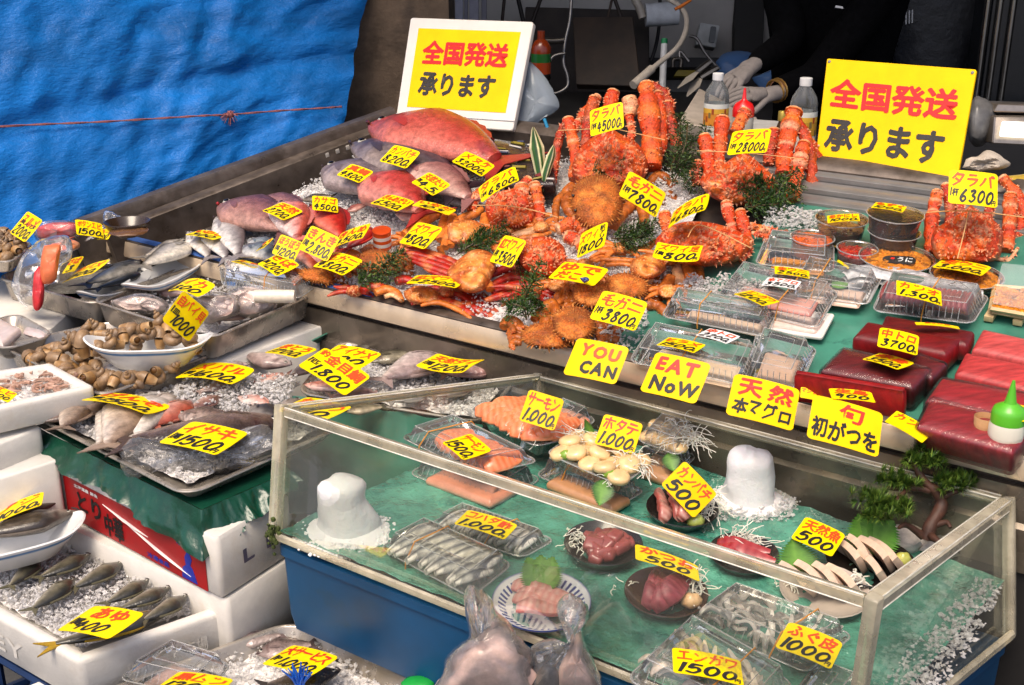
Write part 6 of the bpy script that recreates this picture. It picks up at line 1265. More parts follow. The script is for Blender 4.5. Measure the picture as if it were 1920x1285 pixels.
FTP = lv(FT - .012); T2P = lv(FT - .010)
ice_scatter('crushed ice in the large flat fish tray', FTP, [[(110,790),(350,905),(610,800),(345,728)]], 1300,.002,.009, hvar=.012, bed=-.002)
ice_scatter('heap of glassy crushed ice in the middle of the fish trays', FTP, [[(280,770),(520,790),(560,720),(380,712)]], 900,.010,.010, hvar=.026)
ice_scatter('crushed ice in the long bream tray', T2P, [[(575,735),(890,782),(955,712),(650,650)]], 1100,.002,.009, hvar=.012, bed=-.002)
ice_scatter('crushed ice among the squid bags', lv(BK - .05), [[(190,568),(395,630),(575,552),(365,510)]], 900,.004,.010, hvar=.03, bed=.0)
# mackerel tray
boat_dish('white boat dish carrying dark mackerel', (152,562),(275,512), lv(.735),.012,.42)
boat_dish('white boat dish carrying pale bellied fish', (240,548),(372,478), lv(.745),.018,.34)
fish('mackerel', (268,500),(148,548), lv(.745),.012,.30, hx('15191f'), hx('4a4d50'), hx('9a958c'), 'dark mackerel on top of the boat dish', blunt=.1, flip=-1)
fish('mackerel', (272,516),(170,552), lv(.745),.008,.26, hx('101318'), hx('3a3d42'), hx('8c8880'), 'dark mackerel lowest along the rim of the boat dish', blunt=.1)
fish('mackerel', (266,492),(200,502), lv(.75),.014,.30, hx('15191f'), hx('45484c'), hx('8c8880'), 'dark mackerel at the back of the boat dish', blunt=.1)
fish('pale_fish', (358,466),(258,516), lv(.755),.022,.36, hx('3c3a38'), hx('b5ada0'), hx('ded6c8'), 'pale bellied fish lying in front on its boat dish', blunt=.2, flip=-1)
fish('pale_fish', (352,458),(262,494), lv(.76),.020,.34, hx('4a4844'), hx('b8aea0'), hx('d8cfc0'), 'pale bellied fish lying behind on its boat dish', blunt=.2, flip=-1)
# red bags and salmon bag
crumple('plastic_bag', BAGM, 'R1', [(255,180),(330,140),(560,135),(605,200),(560,270),(400,300),(270,280)], dep(P(105,440,.80)),.06, 'clear bag of red fish pieces behind the salmon bag', 'plastic bag', .3,1)
crumple('red_fish_pieces', MEATM if 0 else surf('red_roe', (.62,.03,.035), rough=.3, noise_s=50, var=.4, bump=.6, bump_s=80), 'R1', [(275,190),(360,155),(550,150),(585,205),(540,255),(400,280),(290,265)], dep(P(105,440,.80)),.045, 'red fish pieces inside the rear clear bag', 'fish pieces', .25,2)
crumple('plastic_bag', BAGM, 'R1', [(300,290),(440,260),(540,300),(535,420),(460,480),(440,600),(330,640),(300,780),(150,740),(105,600),(150,420),(220,350)], dep(P(85,535,.77)),.08, 'loose clear bag of salmon hanging over the mackerel tray edge', 'plastic bag', .25,7)
crumple('salmon_fillet', surf('salmon', (.72,.17,.06), rough=.35, noise_s=30, var=.3, bump=.3, bump_s=60, stretch=(1,6,1)), 'R1', [(330,325),(450,320),(440,440),(415,580),(330,610),(300,520),(310,400)], dep(P(85,548,.77)) - .02,.035, 'orange salmon fillet inside the hanging bag', 'fillet', .1,3)
crumple('red_roe_sac', surf('red_roe'), 'R1', [(255,520),(300,480),(330,600),(330,720),(305,790),(270,810),(245,760),(245,620)], dep(P(72,560,.76)),.025, 'bright red strip dangling in the corner of the salmon bag', 'fish piece', .1,4)
crumple('plastic_bag', BAGM, 'R1', [(770,170),(780,80),(830,70),(870,90),(910,110),(900,180),(850,200),(740,250),(650,280),(700,220)], dep(P(205,440,.81)),.04, 'twisted neck of a clear bag beside the dark bowl', 'plastic bag', .4,9)
fish('salmon_piece', z('R1', (520,400)), z('R1', (470,300)), lv(.80),.0,.5, hx('c9502a'), hx('d9703a'), hx('e5a070'), 'orange salmon strip behind the hanging bag', dors=False)
bowl('dark brown bowl of clear jelly at the corner of the table', (965,250), lv(.82),.055,.035, zk='R1', mat=surf('brown_bowl', (.035,.02,.012), rough=.25, coat=.4, var=.2), name='brown_bowl')
lump('brown_jelly', 'glossy brown contents of the dark brown bowl', 'food', at_frame(lv(.82), z('R1', (965,235)),.016),.044,.044,.008, hx('6a4a30'), mat=mat_content, amp=.2)
# whelks
def whelk_mesh():
    b = MB(); turns, n = 4.2,46; path, rad = [], []
    for i in range(n + 1):
        t = i / n; a = t * turns * 2 * math.pi; g = math.exp(-2.9 * t); path.append(Vec((math.cos(a) * .013 * g, math.sin(a) * .013 * g, .052 - .052 * g ** .75))); rad.append(.0155 * g + .0008)
    cs = [mix(hx('a07c50'), hx('7d6a5a'), max(0, min(1,.5 + .9 * noise.noise((i * .35,0,2))))) for i in range(n + 1)]
    b.tube(path, rad, 10, cs=cs); o = path[0]; b.col = hx('d9a25a'); b.tube([o + Vec((.0,-.002,-.001)), o + Vec((.004,-.014,-.008)), o + Vec((.006,-.022,-.013))], [.0150,.0125,.0095], 12, cs=[hx('9c7444'), hx('ae8656'), hx('c4a274')], cap=False)
    b.col = hx('6e4a22'); b.ball(o + Vec((.004,-.014,-.008)),.0115,.006,.0115,10,5); return b
wm = surf('whelk_shell', None, rough=.45, noise_s=60, var=.35, bump=.5, bump_s=150, coat=.12)
w0 = None
wspots = [((640,1040),.745, 'd'),((780,1010),.75, 'd'),((920,1000),.755, 'd'),((1040,1050),.755, 'd'),((1180,1000),.755, 'd'),((1300,1040),.755, 'd'),((1420,1060),.75, 'd'),((850,1080),.75, 'd'),((1100,960),.768, 'd'),((960,940),.768, 'd'),((1220,940),.765, 'd'),((720,1090),.742, 'd'),((1360,1000),.76, 'd')]
for x, y in ((250,1150),(330,1110),(400,1090),(430,1180),(500,1100),(520,1190),(590,1080),(600,1200),(640,1120),(560,1010),(660,970),(470,1230),(560,1270),(650,1280),(720,1310),(800,1330),(880,1340),(980,1340),(1080,1330),(1200,1290),(1270,1240),(700,1240),(300,1180),(770,980),(380,1150)): wspots.append(((x, y),.70, 't'))
for x, y in ((20,250),(60,300),(100,290),(150,340),(40,350),(-40,300),(90,380),(30,400),(-30,380)): wspots.append(((x, y),.80, 'f'))
wl_ = {'d': ('tan whelk in the boat dish under the diamond shaped card', 'whelks in the boat dish'), 't': ('brown whelk loose in the steel tray around the boat dish', 'whelks in the steel tray'), 'f': ('brown whelk in the small tray at the far left', 'whelks at the far left')}
wbm = whelk_mesh()
for (x, y), hz, kd in wspots:
    q = z('R1', (x, y)); loc = P(q[0], q[1], hz); rot = (random.uniform(-1.9,1.9) + 1.2, random.uniform(-.8,.8), random.uniform(0,6.3)); sc_ = random.uniform(.66,.90)
    if w0 is None:
        wbm.v = [Vec(p) + loc for p in wbm.v]; w0 = wbm.build('whelk', wm, smooth=60, loc=loc); tag(w0, wl_[kd][0], 'whelk', wl_[kd][1]); w0.rotation_euler = rot
    else: dup(w0, loc, rot, sc_, *wl_[kd])
boat_dish('white boat dish piled with whelks', (158,648),(402,642), lv(.735),.012,.36, dep_=.05)
# squid bags
for k, (pts, lb, dd) in enumerate((([(830,700),(1000,640),(1180,660),(1270,760),(1180,850),(950,830),(860,770)], 'clear bag of pale squid at the left of the squid tray', (225,560)),([(1430,650),(1550,600),(1760,640),(1800,800),(1700,900),(1540,940),(1480,800)], 'clear bag of squid in the middle of the squid tray', (410,575)),([(1700,620),(1850,560),(2050,620),(2080,780),(1950,880),(1780,880)], 'clear bag of squid at the right of the squid tray', (480,565)))):
    my = sum(p[1] for p in pts) / len(pts); pts = [(x, my + 20 + (y - my) * .72) for x, y in pts]; crumple('plastic_bag', BAGM, 'R1', pts, dep(P(dd[0], dd[1], .765)),.05, lb, 'plastic bag', .3,20 + k)
    cx = sum(p[0] for p in pts) / len(pts); cy = sum(p[1] for p in pts) / len(pts); inner = [(cx + (x - cx) * .85, cy + (y - cy) * .8) for x, y in pts]
    crumple('squid', surf('squid_flesh', (.78,.62,.56), rough=.3, noise_s=30, var=.3, bump=.5, bump_s=60, coat=.3, dirt=((.45,.20,.15),30,.60)), 'R1', inner, dep(P(dd[0], dd[1], .765)) + .005,.035, 'pale pinkish squid ' + ('left', 'middle', 'right')[k] + ' in the squid tray bags', 'squid', .6,30 + k)
for h_, t_, lb in (((300,590),(230,570), 'pale squid loose on ice at the left of the squid tray'),((345,560),(285,545), 'pinkish squid loose on ice behind the 1,000 whelk card'),((470,590),(400,612), 'pale squid loose on ice at the near side of the squid tray'),((545,560),(490,575), 'pale squid loose on ice at the right of the squid tray')):
    fish('squid', h_, t_, lv(BK - .045),.012,.5, hx('a88880'), hx('d6bcb2'), hx('eadfd8'), lb, 'squid', dors=False, th=.45, blunt=.2)
pk = pack('clear plastic pack lying on the far side of the squid tray', [(420,545),(560,570),(590,548),(415,512)], lv(BK),.008,.012,.03, band=.55)[1]
b = MB(); p0, p1 = P(478,556,.785), P(553,556,.785); b.col = hx('e3d8c6'); b.tube([p0, p0.lerp(p1,.5), p1], [.014,.015,.014], 14); tag(b.build('squid_roll', MEATM), 'rolled white squid under the clear pack of the squid tray', 'squid')
# white foam box of shrimps at the left edge
rt, Q = foam_box('white styrofoam box of small shrimps at the left edge', [(-130,712),(-45,775),(178,724),(95,680)], lv(.72),.05,.02, deep=.03)
ice_scatter('icy water in the shrimp box', lv(.70), [[(-90,715),(-30,765),(155,724),(90,690)]], 260,0,.008, bed=0)
shm = surf('shrimp', None, rough=.3, var=.3)
for i in range(26):
    q = (random.uniform(-10,135), random.uniform(700,735)); m = at_frame(lv(.705), q, .004, ang=random.uniform(0,360)); b = MB(m, jit(hx('b08a76'),.2)); b.tube([(.014 * math.cos(a) - .008,.014 * math.sin(a),.002) for a in [R(10 + 35 * j) for j in range(6)]], [.004,.0042,.004,.0034,.0026,.001], 7)
    for s in (-1,1): b.tube([(.006,.003,.003),(.02,.006 * s, .006),(.036,.012 * s, .004)], .0004,4)
    tag(b.build('shrimp', shm), 'small grey pink shrimp in the white box at the left edge', 'shrimp', 'shrimps in the white box')
stand('lower white styrofoam box beneath the shrimp box', [(-130,800),(-45,850),(80,800),(10,770)], lv(.66),.06)
stand('white styrofoam box with a red character beside the red labelled box', [(-120,850),(-40,910),(112,862),(40,820)], lv(.61),.26)
# big tray fish
fg = 'fish in the large flat tray'
fish('grunt_fish', (205,764),(92,800), FTP, .010,.50, hx('6b5a52'), hx('a08c82'), hx('cdbdb0'), 'broad grey brown fish at the left corner of the large tray', group=fg, blunt=.5, tailfin=False)
fish('sillago', (220,772),(186,850), FTP, .008,.30, hx('8a7868'), hx('b9aa9e'), hx('dcd2c6'), 'slim pale fish, left one of the three in the large tray', group=fg, dors=False)
fish('sillago', (255,768),(204,855), FTP, .010,.42, hx('86705f'), hx('a99484'), hx('d6c8ba'), 'thicker grey fish, middle one of the three in the large tray', group=fg)
fish('sillago', (278,762),(262,835), FTP, .012,.42, hx('b5aba2'), hx('d2cac2'), hx('e6e0d8'), 'silvery white fish, right one of the three in the large tray', group=fg, dors=False)
fish('pale_fish', (216,700),(262,755), FTP, .012,.45, hx('a8a2a0'), hx('cdc8c2'), hx('e2ddd6'), 'white bellied fish beside the whelks at the back of the large tray', group=fg)
fish('red_fish', (352,768),(286,812), FTP, .014,.5, hx('a04a36'), hx('c08070'), hx('d6b4a6'), 'reddish fish left of the 1,500 bagged fish card', group=fg, blunt=.6)
fish('speckled_fish', (345,790),(445,808), FTP, .016,.5, hx('5a4640'), hx('8c746a'), hx('b8a498'), 'brown speckled fish behind the bagged striped grunt', group=fg, scaly=True, spots=((.08,.06,.05),200,8,.1))
fish('striped_grunt', (515,818),(232,850), FTP, .012,.34, hx('2e221e'), hx('6e5a52'), hx('a08c80'), 'long dark scaly fish inside a clear bag at the front of the large tray', group=fg, scaly=True, blunt=.5, th=.5)
crumple('plastic_bag', BAGM, 'R2', [(800,590),(920,500),(1250,540),(1700,430),(1820,540),(1780,640),(1560,720),(1320,760),(1050,720),(920,770),(840,700)], dep(P(370,850, FT + .01)) - .005,.05, 'clear bag around the long dark scaly fish', 'plastic bag', .25,40)
fish('dark_fish', (480,772),(524,800), FTP, .018,.5, hx('1d1c20'), hx('3f3c3e'), hx('8c847e'), 'small dark fish by the corner post of the clear case', group=fg)
fish('red_fish', (480,722),(548,705), FTP, .018,.36, hx('b5614e'), hx('cf8f80'), hx('dfc0b4'), 'pink red fish half buried in ice beneath the 1,600 card', group=fg, blunt=.6)
fish('red_fish', (580,728),(648,740), FTP, .016,.4, hx('b0503c'), hx('cf8878'), hx('dfbcb0'), 'pink red fish half buried in ice beneath the 1,800 card', group=fg, blunt=.6)
fish('red_fish', (455,752),(510,770), FTP, .020,.4, hx('c07c6c'), hx('d8a698'), hx('e2ccc2'), 'pale pink fish in the middle of the ice heap', group=fg, blunt=.6)
for h_, t_, lb in (((545,698),(450,672), 'translucent grey white squid behind the 1,600 card'),((590,690),(536,716), 'translucent squid left of the 1,800 card'),((470,690),(390,700), 'pale squid lying behind the ice heap')):
    fish('squid', h_, t_, FTP, .016,.42, hx('9a8580'), hx('cdb9b2'), hx('e6dcd6'), lb, 'squid', dors=False, th=.5, blunt=.2)
fg2 = 'fish in the long bream tray'
fish('greenling', (700,685),(790,668), T2P, .010,.42, hx('2b2a20'), hx('55503f'), hx('98907c'), 'dark olive fish at the back of the long tray', group=fg2, scaly=True)
fish('greenling', (660,668),(700,650), T2P, .008,.4, hx('2c2b26'), hx('504c44'), hx('8c867a'), 'dark fish at the far corner of the long tray', group=fg2)
fish('sea_bream', (818,684),(716,728), T2P, .014,.50, hx('8a7674'), hx('b5a29e'), hx('dcd0ca'), 'pale scaly sea bream in the long tray beside the 1,200 card', group=fg2, scaly=True, blunt=.6)
fish('sea_bream', (925,700),(828,712), T2P, .012,.50, hx('a07a76'), hx('c4a8a2'), hx('e0d2cc'), 'pale pink sea bream at the right end of the long tray', group=fg2, scaly=True, blunt=.6)
fish('greenling', (655,778),(720,770), T2P, .012,.5, hx('2f3024'), hx('66604c'), hx('b5a58c'), 'olive fish seen through the side of the clear case', group=fg2)
gd = [(P(548,742,.655), P(520,960,.44)),(P(905,797,.66), P(905,1000,.44))]
b = MB(); b.grid(lambda a, c: gd[0][0].lerp(gd[1][0], a).lerp(gd[0][1].lerp(gd[1][1], a), c) + Vec((0,-.012,0)) * noise.noise((a * 9, c * 3,4)),40,12); tag(b.build('green_sheet', GREEN, smooth=70), 'grey green plastic sheet hanging below the long bream tray beside the clear case', 'plastic sheet')
# board, green sheet and the labelled foam boxes
SH = FT - .026
bd = [P(66,797, SH), P(378,955, SH), P(545,882, SH), P(330,725, SH)]
rt = thing('wooden_board', (bd[0] + bd[2]) / 2 - Vec((0,0,.03)), 'brown wooden board between the large fish tray and the foam boxes', 'board'); b = MB(); b.qloft(Quad(*bd), [(.03,-.032),(.03,-.008)], .004); b.build('plank', WOODM, rt)
b = MB(); Qd = Quad(*bd); hang = []
def sheet(a, c):
    # a runs along left corner -> near corner -> right corner, c from the top edge downwards
    k = a * 2; e0 = Qd.st(min(k, 1),0) if k <= 1 else Qd.st(1,(k - 1)); drop = .032 + .042 * math.exp(-((a - .5) * 8) ** 2) + .012 * noise.noise((a * 14,3,1)) - .03 * max(0, a - .72) * 2.6
    out = (Vec((-.55,-.83,0)) if k <= 1 else Vec((.75,-.65,0))) * 1; f = math.exp(-((a - .5) * 16) ** 2); out = (out * (1 - f) + Vec((.1,-1,0)) * f)
    nz = (.016 * noise.noise((a * 22, c * 1.2,1)) + .010 * abs(noise.noise((a * 48, c * 2,2)))) * (c + .15)
    return e0 + out * (.003 + .034 * c + nz) + Vec((0,0,-drop * c))
GSH = surf('dark_green_sheet', (.004,.052,.029), rough=.30, noise_s=20, var=.35, bump=.5, bump_s=30, dist=.006, coat=.3)
b.grid(sheet, 160,12); b.grid(lambda a, c: Qd.st(a, c, -.001),8,8); tag(b.build('green_sheet', GSH, smooth=70), 'dark green plastic sheet hanging under the large fish tray', 'plastic sheet')
def lbox(label, pts, ztop, hgt, band=False):
    Q = Quad(*[P(x, y, ztop) for x, y in pts]); rt = thing('styrofoam_box', Q.base - Vec((0,0, hgt)), label, 'box'); b = MB(); b.qloft(Q, [(.006,-hgt),(0,-hgt + .006),(0,-.05),(.0,-.006),(.004,0)], .012); b.build('box_body', FOAM, rt, smooth=50); return rt, Q
rt, Q = lbox('white styrofoam box with a red printed label under the green sheet', [(100,858),(405,1012),(545,928),(260,800)], .60,.115)
up = Vec((0,0,1)); lq = Quad(Q.st(.06,0,-.110), Q.st(.93,0,-.110), Q.st(.93,0,-.026), Q.st(.06,0,-.026)); nf = lq.up if lq.up.dot(CAM - lq.base) > 0 else -lq.up; lq.up = nf
b = MB(); b.qloft(lq, [(0,.001),(0,.002)], .001); b.build('red_label', surf('label_red', (.36,.008,.010), rough=.45, var=.12, noise_s=30), rt)
def lab(txt, box, mat, nm, bold=.02, slant=0, lift=.0032):
    b = MB(); ps, fs = layout(txt, box[0] * lq.w, box[1] * lq.d, box[2] * lq.w, box[3] * lq.d, bold=bold, slant=slant, wob=.02); b.add([lq.at(x, y, lift + e) for x, y, e in ps], fs); b.build(nm, mat, rt, smooth=0)
INKB = surf('label_blue', (.015,.03,.33), rough=.5)
lab('とり', (.10,.30,.28,.78), BLK_INK, 'black_lettering', .03); lab('中華', (.30,.05,.44,.62), BLK_INK, 'black_lettering', .03); lab('北海道産 鮮魚', (.06,.86,.30,.95), WHT, 'white_lettering', .02)
lab('冷凍食品', (.56,.08,.80,.2), INKB, 'blue_lettering', .03); lab('ホッケ', (.80,.76,.96,.90), INKB, 'blue_lettering', .02)
b = MB()
for a, c, d_, e in ((.30,.78,.62,.55),(.46,.62,.90,.15)):
    pts = [lq.at(lq.w * (a + (d_ - a) * t), lq.d * (c + (e - c) * t),.0026) for t in (0,.25,.5,.75,1)]; b.tube(pts, [.001,.003,.0052,.004,.001], 6, flat=.12)
b.build('printed_fish', WHT, rt); b = MB(); b.m = frame(lq.at(lq.w * .885, lq.d * .40,.0022), Q.p[1] - Q.p[0], nf); b.prism([(-.02,-.03),(.022,-.03),(.012,-.005),(.006,.0),(.012,.012),(.004,.03),(-.008,.012),(-.006,-.002),(-.016,-.01)], 0,.0008); b.build('blue_emblem', INKB, rt)
rq = Quad(Q.st(1,.25,-.085), Q.st(1,.95,-.085), Q.st(1,.95,-.02), Q.st(1,.25,-.02)); rq.up = rq.up if rq.up.dot(CAM - rq.base) > 0 else -rq.up
b = MB(); ps, fs = layout('L L', 0, rq.d * .2, rq.w * .8, rq.d * .6, bold=.03, slant=0, wob=.02); b.add([rq.at(x, y, .0018 + e) for x, y, e in ps], fs); b.build('stamped_letters', surf('stamp_grey', (.10,.09,.14), rough=.6), rt, smooth=0)
lbox('plain white styrofoam box directly below the red labelled one', [(112,985),(424,1128),(548,1050),(270,930)], .483,.16)
# north character on the neighbouring box
b = MB(); o = P(104,917,.52); m = frame(o, Q.p[1] - Q.p[0], nf); b.m = m; ps, fs = layout('北', -.014,-.016,.014,.016, bold=.03); b.add([(x, y, .003 + e) for x, y, e in ps], fs); tag(b.build('red_stamp', SIGN_RED, smooth=0), 'red character stamped on the white box at left', 'stamp')
# ayu box
AZ = .45
rt, Q = foam_box('large open styrofoam box of sweetfish on crushed ice', [(-120,1092),(147,1240),(434,1140),(163,993)], lv(AZ),.085,.024, deep=.035)
AP = lv(AZ - .022); ice_scatter('crushed ice in the sweetfish box', AP, [[(-70,1090),(150,1215),(400,1135),(165,1015)]], 2300,.0,.009, hvar=.022, bed=0)
ag = 'sweetfish lying on ice in the open box'
for k, (h_, t_, lb) in enumerate((((70,1062),(20,1108), 'dark sweetfish nearest the left edge of the box'),((160,1055),(76,1092), 'dark sweetfish at the back of the box'),((134,1102),(62,1152), 'sweetfish half sunk in ice left of centre'),((222,1070),(140,1112), 'brown sweetfish in the middle of the box'),((272,1102),(200,1140), 'pale brown sweetfish behind the 400 card'),((310,1116),(228,1150), 'dark backed sweetfish with a round head behind the card'),((344,1132),(270,1172), 'sweetfish nearest the right corner of the box'),((305,1162),(98,1220), 'sweetfish in front with a yellow tail hanging over the box edge'))):
    fish('sweetfish', h_, t_, AP, .022 if k < 7 else .012,.36 if k < 7 else .20, hx('262520'), hx('66604e'), hx('b3ab9a'), lb, group=ag, finc=hx('a8861e') if k == 7 else hx('5c5844'), fork=.55, th=.55, blunt=.3)
fr_ = Quad(Q.st(.40,0,-.066), Q.st(.62,0,-.066), Q.st(.62,0,-.034), Q.st(.40,0,-.034)); rs_ = Quad(Q.st(1,.28,-.062), Q.st(1,.82,-.062), Q.st(1,.82,-.034), Q.st(1,.28,-.034))
for q_, tx in ((rs_, '東北 鮮魚市場'),(fr_, 'EY')):
    b = MB(); nn_ = q_.up if q_.up.dot(CAM - q_.base) > 0 else -q_.up; q_.up = nn_; ps, fs = layout(tx, 0,0, q_.w, q_.d, bold=.02, slant=0, wob=.0); b.add([q_.at(x, y, .0012 + e) for x, y, e in ps], fs); b.build('embossed_letters', FOAM, rt, smooth=0)
stand('pale lower styrofoam box under the sweetfish box', [(40,1290),(150,1330),(420,1240),(300,1180)], lv(.355),.1)
BLUEC = surf('blue_crate', (.006,.025,.09), rough=.4, var=.2)
crt = thing('plastic_crate', (P(100,1180,.3).x - .05, P(100,1180,.3).y, 0), 'dark blue plastic crate carrying the sweetfish box', 'crate'); cq = Quad(*[Vec((p.x, p.y, .36)) for p in Q.p])
for hh_ in (-.01,-.09,-.17,-.25,-.35):
    b = MB(); m_ = [cq.at(x, y, hh_) for x, y in rr(cq.w, cq.d, .02,.01)]; b.tube(m_ + [m_[0]], .009,6); b.build('crate_rail', BLUEC, crt)
for s_, t_ in ((.02,.02),(.98,.02),(.98,.98),(.02,.98),(.35,.02),(.65,.02),(.98,.5)):
    b = MB(); b.tube([cq.st(s_, t_, -.35), cq.st(s_, t_, -.01)], .011,6); b.build('crate_post', BLUEC, crt)
b = MB(); b.qloft(cq, [(.02,-.352),(.02,-.345)], .02); b.build('crate_floor', BLUEC, crt)
# horse mackerel dish
boat_dish('white boat dish with blue line carrying a big horse mackerel', (-110,1045),(162,978), lv(.50),.018,.42, dep_=.045)
fish('horse_mackerel', (152,975),(-90,1028), lv(.50),.010,.27, hx('3a322c'), hx('94897e'), hx('cfc6ba'), 'large horse mackerel in the blue lined dish above the sweetfish', blunt=.25, th=.6)
fish('horse_mackerel', (110,955),(-60,995), lv(.51),.004,.30, hx('332c28'), hx('7d736a'), hx('b5aca0'), 'second horse mackerel behind in the blue lined dish', blunt=.25, th=.6)
# bottom tray
BZ = .40
for k, (h_, t_, hz, hr, c3, lb, pl) in enumerate((((150,775),(118,812),.018,.55,('5f4c40', '9a8676', 'cbbcae'), 'brown fish crossing the broad one at the left corner of the large tray', FTP),((312,752),(296,800),.016,.42,('8c8078', 'bdb0a6', 'dcd3ca'), 'grey white fish head down under the 1,500 card at left', FTP),((410,752),(352,775),.020,.45,('6a4a44', 'a07a70', 'cfb4a8'), 'small rosy brown fish in the ice behind the speckled fish', FTP),
    ((430,725),(372,742),.020,.5,('7c6a66', 'b59c94', 'dccabf'), 'pale blotched fish under the 1,600 card', FTP),((560,760),(520,790),.018,.5,('4a4240', '85786f', 'bcae a2'.replace(' ', '')), 'grey fish beside the corner post at the back', FTP),((700,745),(620,752),.014,.5,('8a6a66', 'c0a09a', 'dfcac2'), 'rosy bream lying along the front of the long tray', T2P),((800,745),(730,762),.016,.5,('75706c', 'aaa39c', 'd8d0c8'), 'silver grey bream in front in the long tray', T2P),((880,735),(810,752),.014,.48,('5a5048', '938678', 'c6b8a8'), 'brown bream near the rim of the clear case', T2P),((770,668),(720,655),.012,.45,('2c2a22', '57523f', '98907c'), 'olive fish against the rail side of the long tray', T2P))):
    fish('tray_fish', h_, t_, pl, hz, hr, *[hx(q) for q in c3], lb, group=fg if pl is FTP else fg2, scaly=k % 2 == 0, blunt=.5)
rt, Qb = tray('steel tray of dark fish at the bottom edge', [(150,1315),(480,1420),(800,1290),(548,1166)], lv(BZ),.035)
BP = lv(BZ - .028); ice_scatter('ice and water in the bottom tray', BP, [[(250,1290),(520,1400),(770,1290),(545,1185)]], 500,0,.010, hvar=.02, bed=.0)
fish('grey_rockfish', (480,1235),(600,1215), BP, .012,.5, hx('4a3a3a'), hx('7c6a66'), hx('b09c96'), 'grey pink rockfish behind the big service card', scaly=True)
fish('grey_rockfish', (440,1215),(540,1195), BP, .010,.45, hx('55454a'), hx('8c7a78'), hx('b8a8a2'), 'second grey rockfish at the back of the bottom tray', scaly=True)
fish('black_snoek', (640,1270),(480,1300), BP, .014,.4, hx('201c1c'), hx('4a4240'), hx('8a7c74'), 'dark fish in front in the bottom tray', scaly=True)
pack('clear lid over fish at the left of the bottom tray', [(230,1285),(380,1320),(430,1262),(330,1228)], lv(BZ),.0,.012,.03)
slab('pale pink fillets under the bottom clear lid', [(262,1280),(370,1305),(405,1262),(325,1242)], lv(BZ),.01,.02, MEATM, hx('b59284'), 'fish_fillet', 'fillet')
b = MB(); o = z('R3', (1690,1070)); o = P(o[0], o[1] + 16, BZ + .02)
for i in range(26):
    d = Vec((random.uniform(-.5,.5), random.uniform(-.4,.3),1)).normalized() * random.uniform(.03,.055); b.tube([o, o + d * .6, o + d + Vec((random.uniform(-.006,.006),0,0))], [.0022,.0018,.001], 4)
b.tube([o - Vec((0,0,.02)), o + Vec((0,0,.008))], .008,8); tag(b.build('blue_tie', surf('bright_blue_tie', (.01,.13,.62), rough=.4)), 'tuft of bright blue twine in front of the big service card', 'twine')
stand('dark table under the bottom tray', [(140,1330),(480,1440),(860,1310),(560,1180)], lv(BZ - .045),.30, BLACKISH, 'low_table', 'table')
stand('low black table carrying the foam boxes', [(60,1070),(424,1250),(640,1120),(270,1000)], lv(.31),.31, BLACKISH, 'low_table', 'table')
# ================================================================== the clear display case of sashimi
ACR = clear('acrylic_sheet', tint=(.97,.98,.95), body=.008, facing=.05, bump=.12, bump_s=10, gloss=.30, rough=.06, white=(.70,.66,.56), cloud=.02, cloud_s=6)
ACRE = clear('acrylic_edge', tint=(.95,.91,.78), body=.17, facing=.25, bump=.25, bump_s=30, gloss=.9, rough=.12, white=(1,.90,.68), cloud=.25, cloud_s=14)
BRITE = surf('edge_glint', (.80,.76,.66), rough=.2, var=.35, noise_s=30, coat=.5)  # pale rods along the rim edges, coloured to imitate bright glints
case = thing('display_case', (c_bnl + c_bbr) / 2, 'open topped clear acrylic display case of sashimi plates in front of the rail', 'display case')
TOPS, BOTS = [c_tnl, c_tnr, c_tbr, c_tbl], [c_bnl, c_bnr, c_bbr, c_bbl]
cen = sum(TOPS + BOTS, Vec()) / 8
for i in range(4):
    j = (i + 1) % 4; Q = Quad(BOTS[i], BOTS[j], TOPS[j], TOPS[i]); 
    if Q.up.dot(Q.base - cen) < 0: Q.up = -Q.up
    b = MB(); b.qloft(Q, [(.0,-.006),(0,0)], .002, n=1); b.build('side_panel', ACR, case, smooth=0)
    # rim: two stepped strips along the upper edge, one inside and one outside
    a, c = TOPS[i], TOPS[j]; d = (c - a).normalized(); up = (FN - d * FN.dot(d)).normalized(); out = Q.up
    b = MB(); b.rings([[p + out * o + up * h for o, h in ((-.013,-.004),(-.013,.003),(-.010,.005),(.004,.005),(.007,.002),(.007,-.011),(.0005,-.012),(.0005,-.003),(-.0065,-.003),(-.0065,-.006))] for p in (a + d * .012, c - d * .012)]); b.build('rim_strip', ACRE, case, smooth=30); b = MB()
    for o, h in ((-.013,.003),(.004,.005),(.007,-.011),(-.006,-.006)): b.tube([p + out * o + up * h for p in (a + d * .013, c - d * .013)], .0011,5)
    b.build('glint_line', BRITE, case)
    if i != 2 and i != 3:
        a, c = BOTS[i], BOTS[j]; b = MB(); b.rings([[p + out * o + up * h for o, h in ((.0005,.0),(.0005,.012),(.005,.014),(.009,.010),(.009,0))] for p in (a + d * .012, c - d * .012)]); b.build('lower_strip', ACRE, case, smooth=30)
    b = MB(); p0, p1 = BOTS[i], TOPS[i]; ax = (p1 - p0).normalized(); b.m = frame(p0, ax, Q.up); b.box(-.004,(p1 - p0).length + .007,-.009,.009,-.010,.008,.003); b.build('corner_post', ACRE, case)
ms = surf('moss', (.05,.07,.012), rough=.9, noise_s=120, var=.6)
for k in range(1):
    b = MB()
    for i in range(40): p = BOTS[0] + Vec((random.gauss(0,.006), random.gauss(-.012,.003), random.gauss(.012,.012))); b.ball(p, random.uniform(.002,.005), n=6, k=4)
    tag(b.build('moss_growth', ms), 'dark green grime on the lower left corner post of the clear case', 'grime')
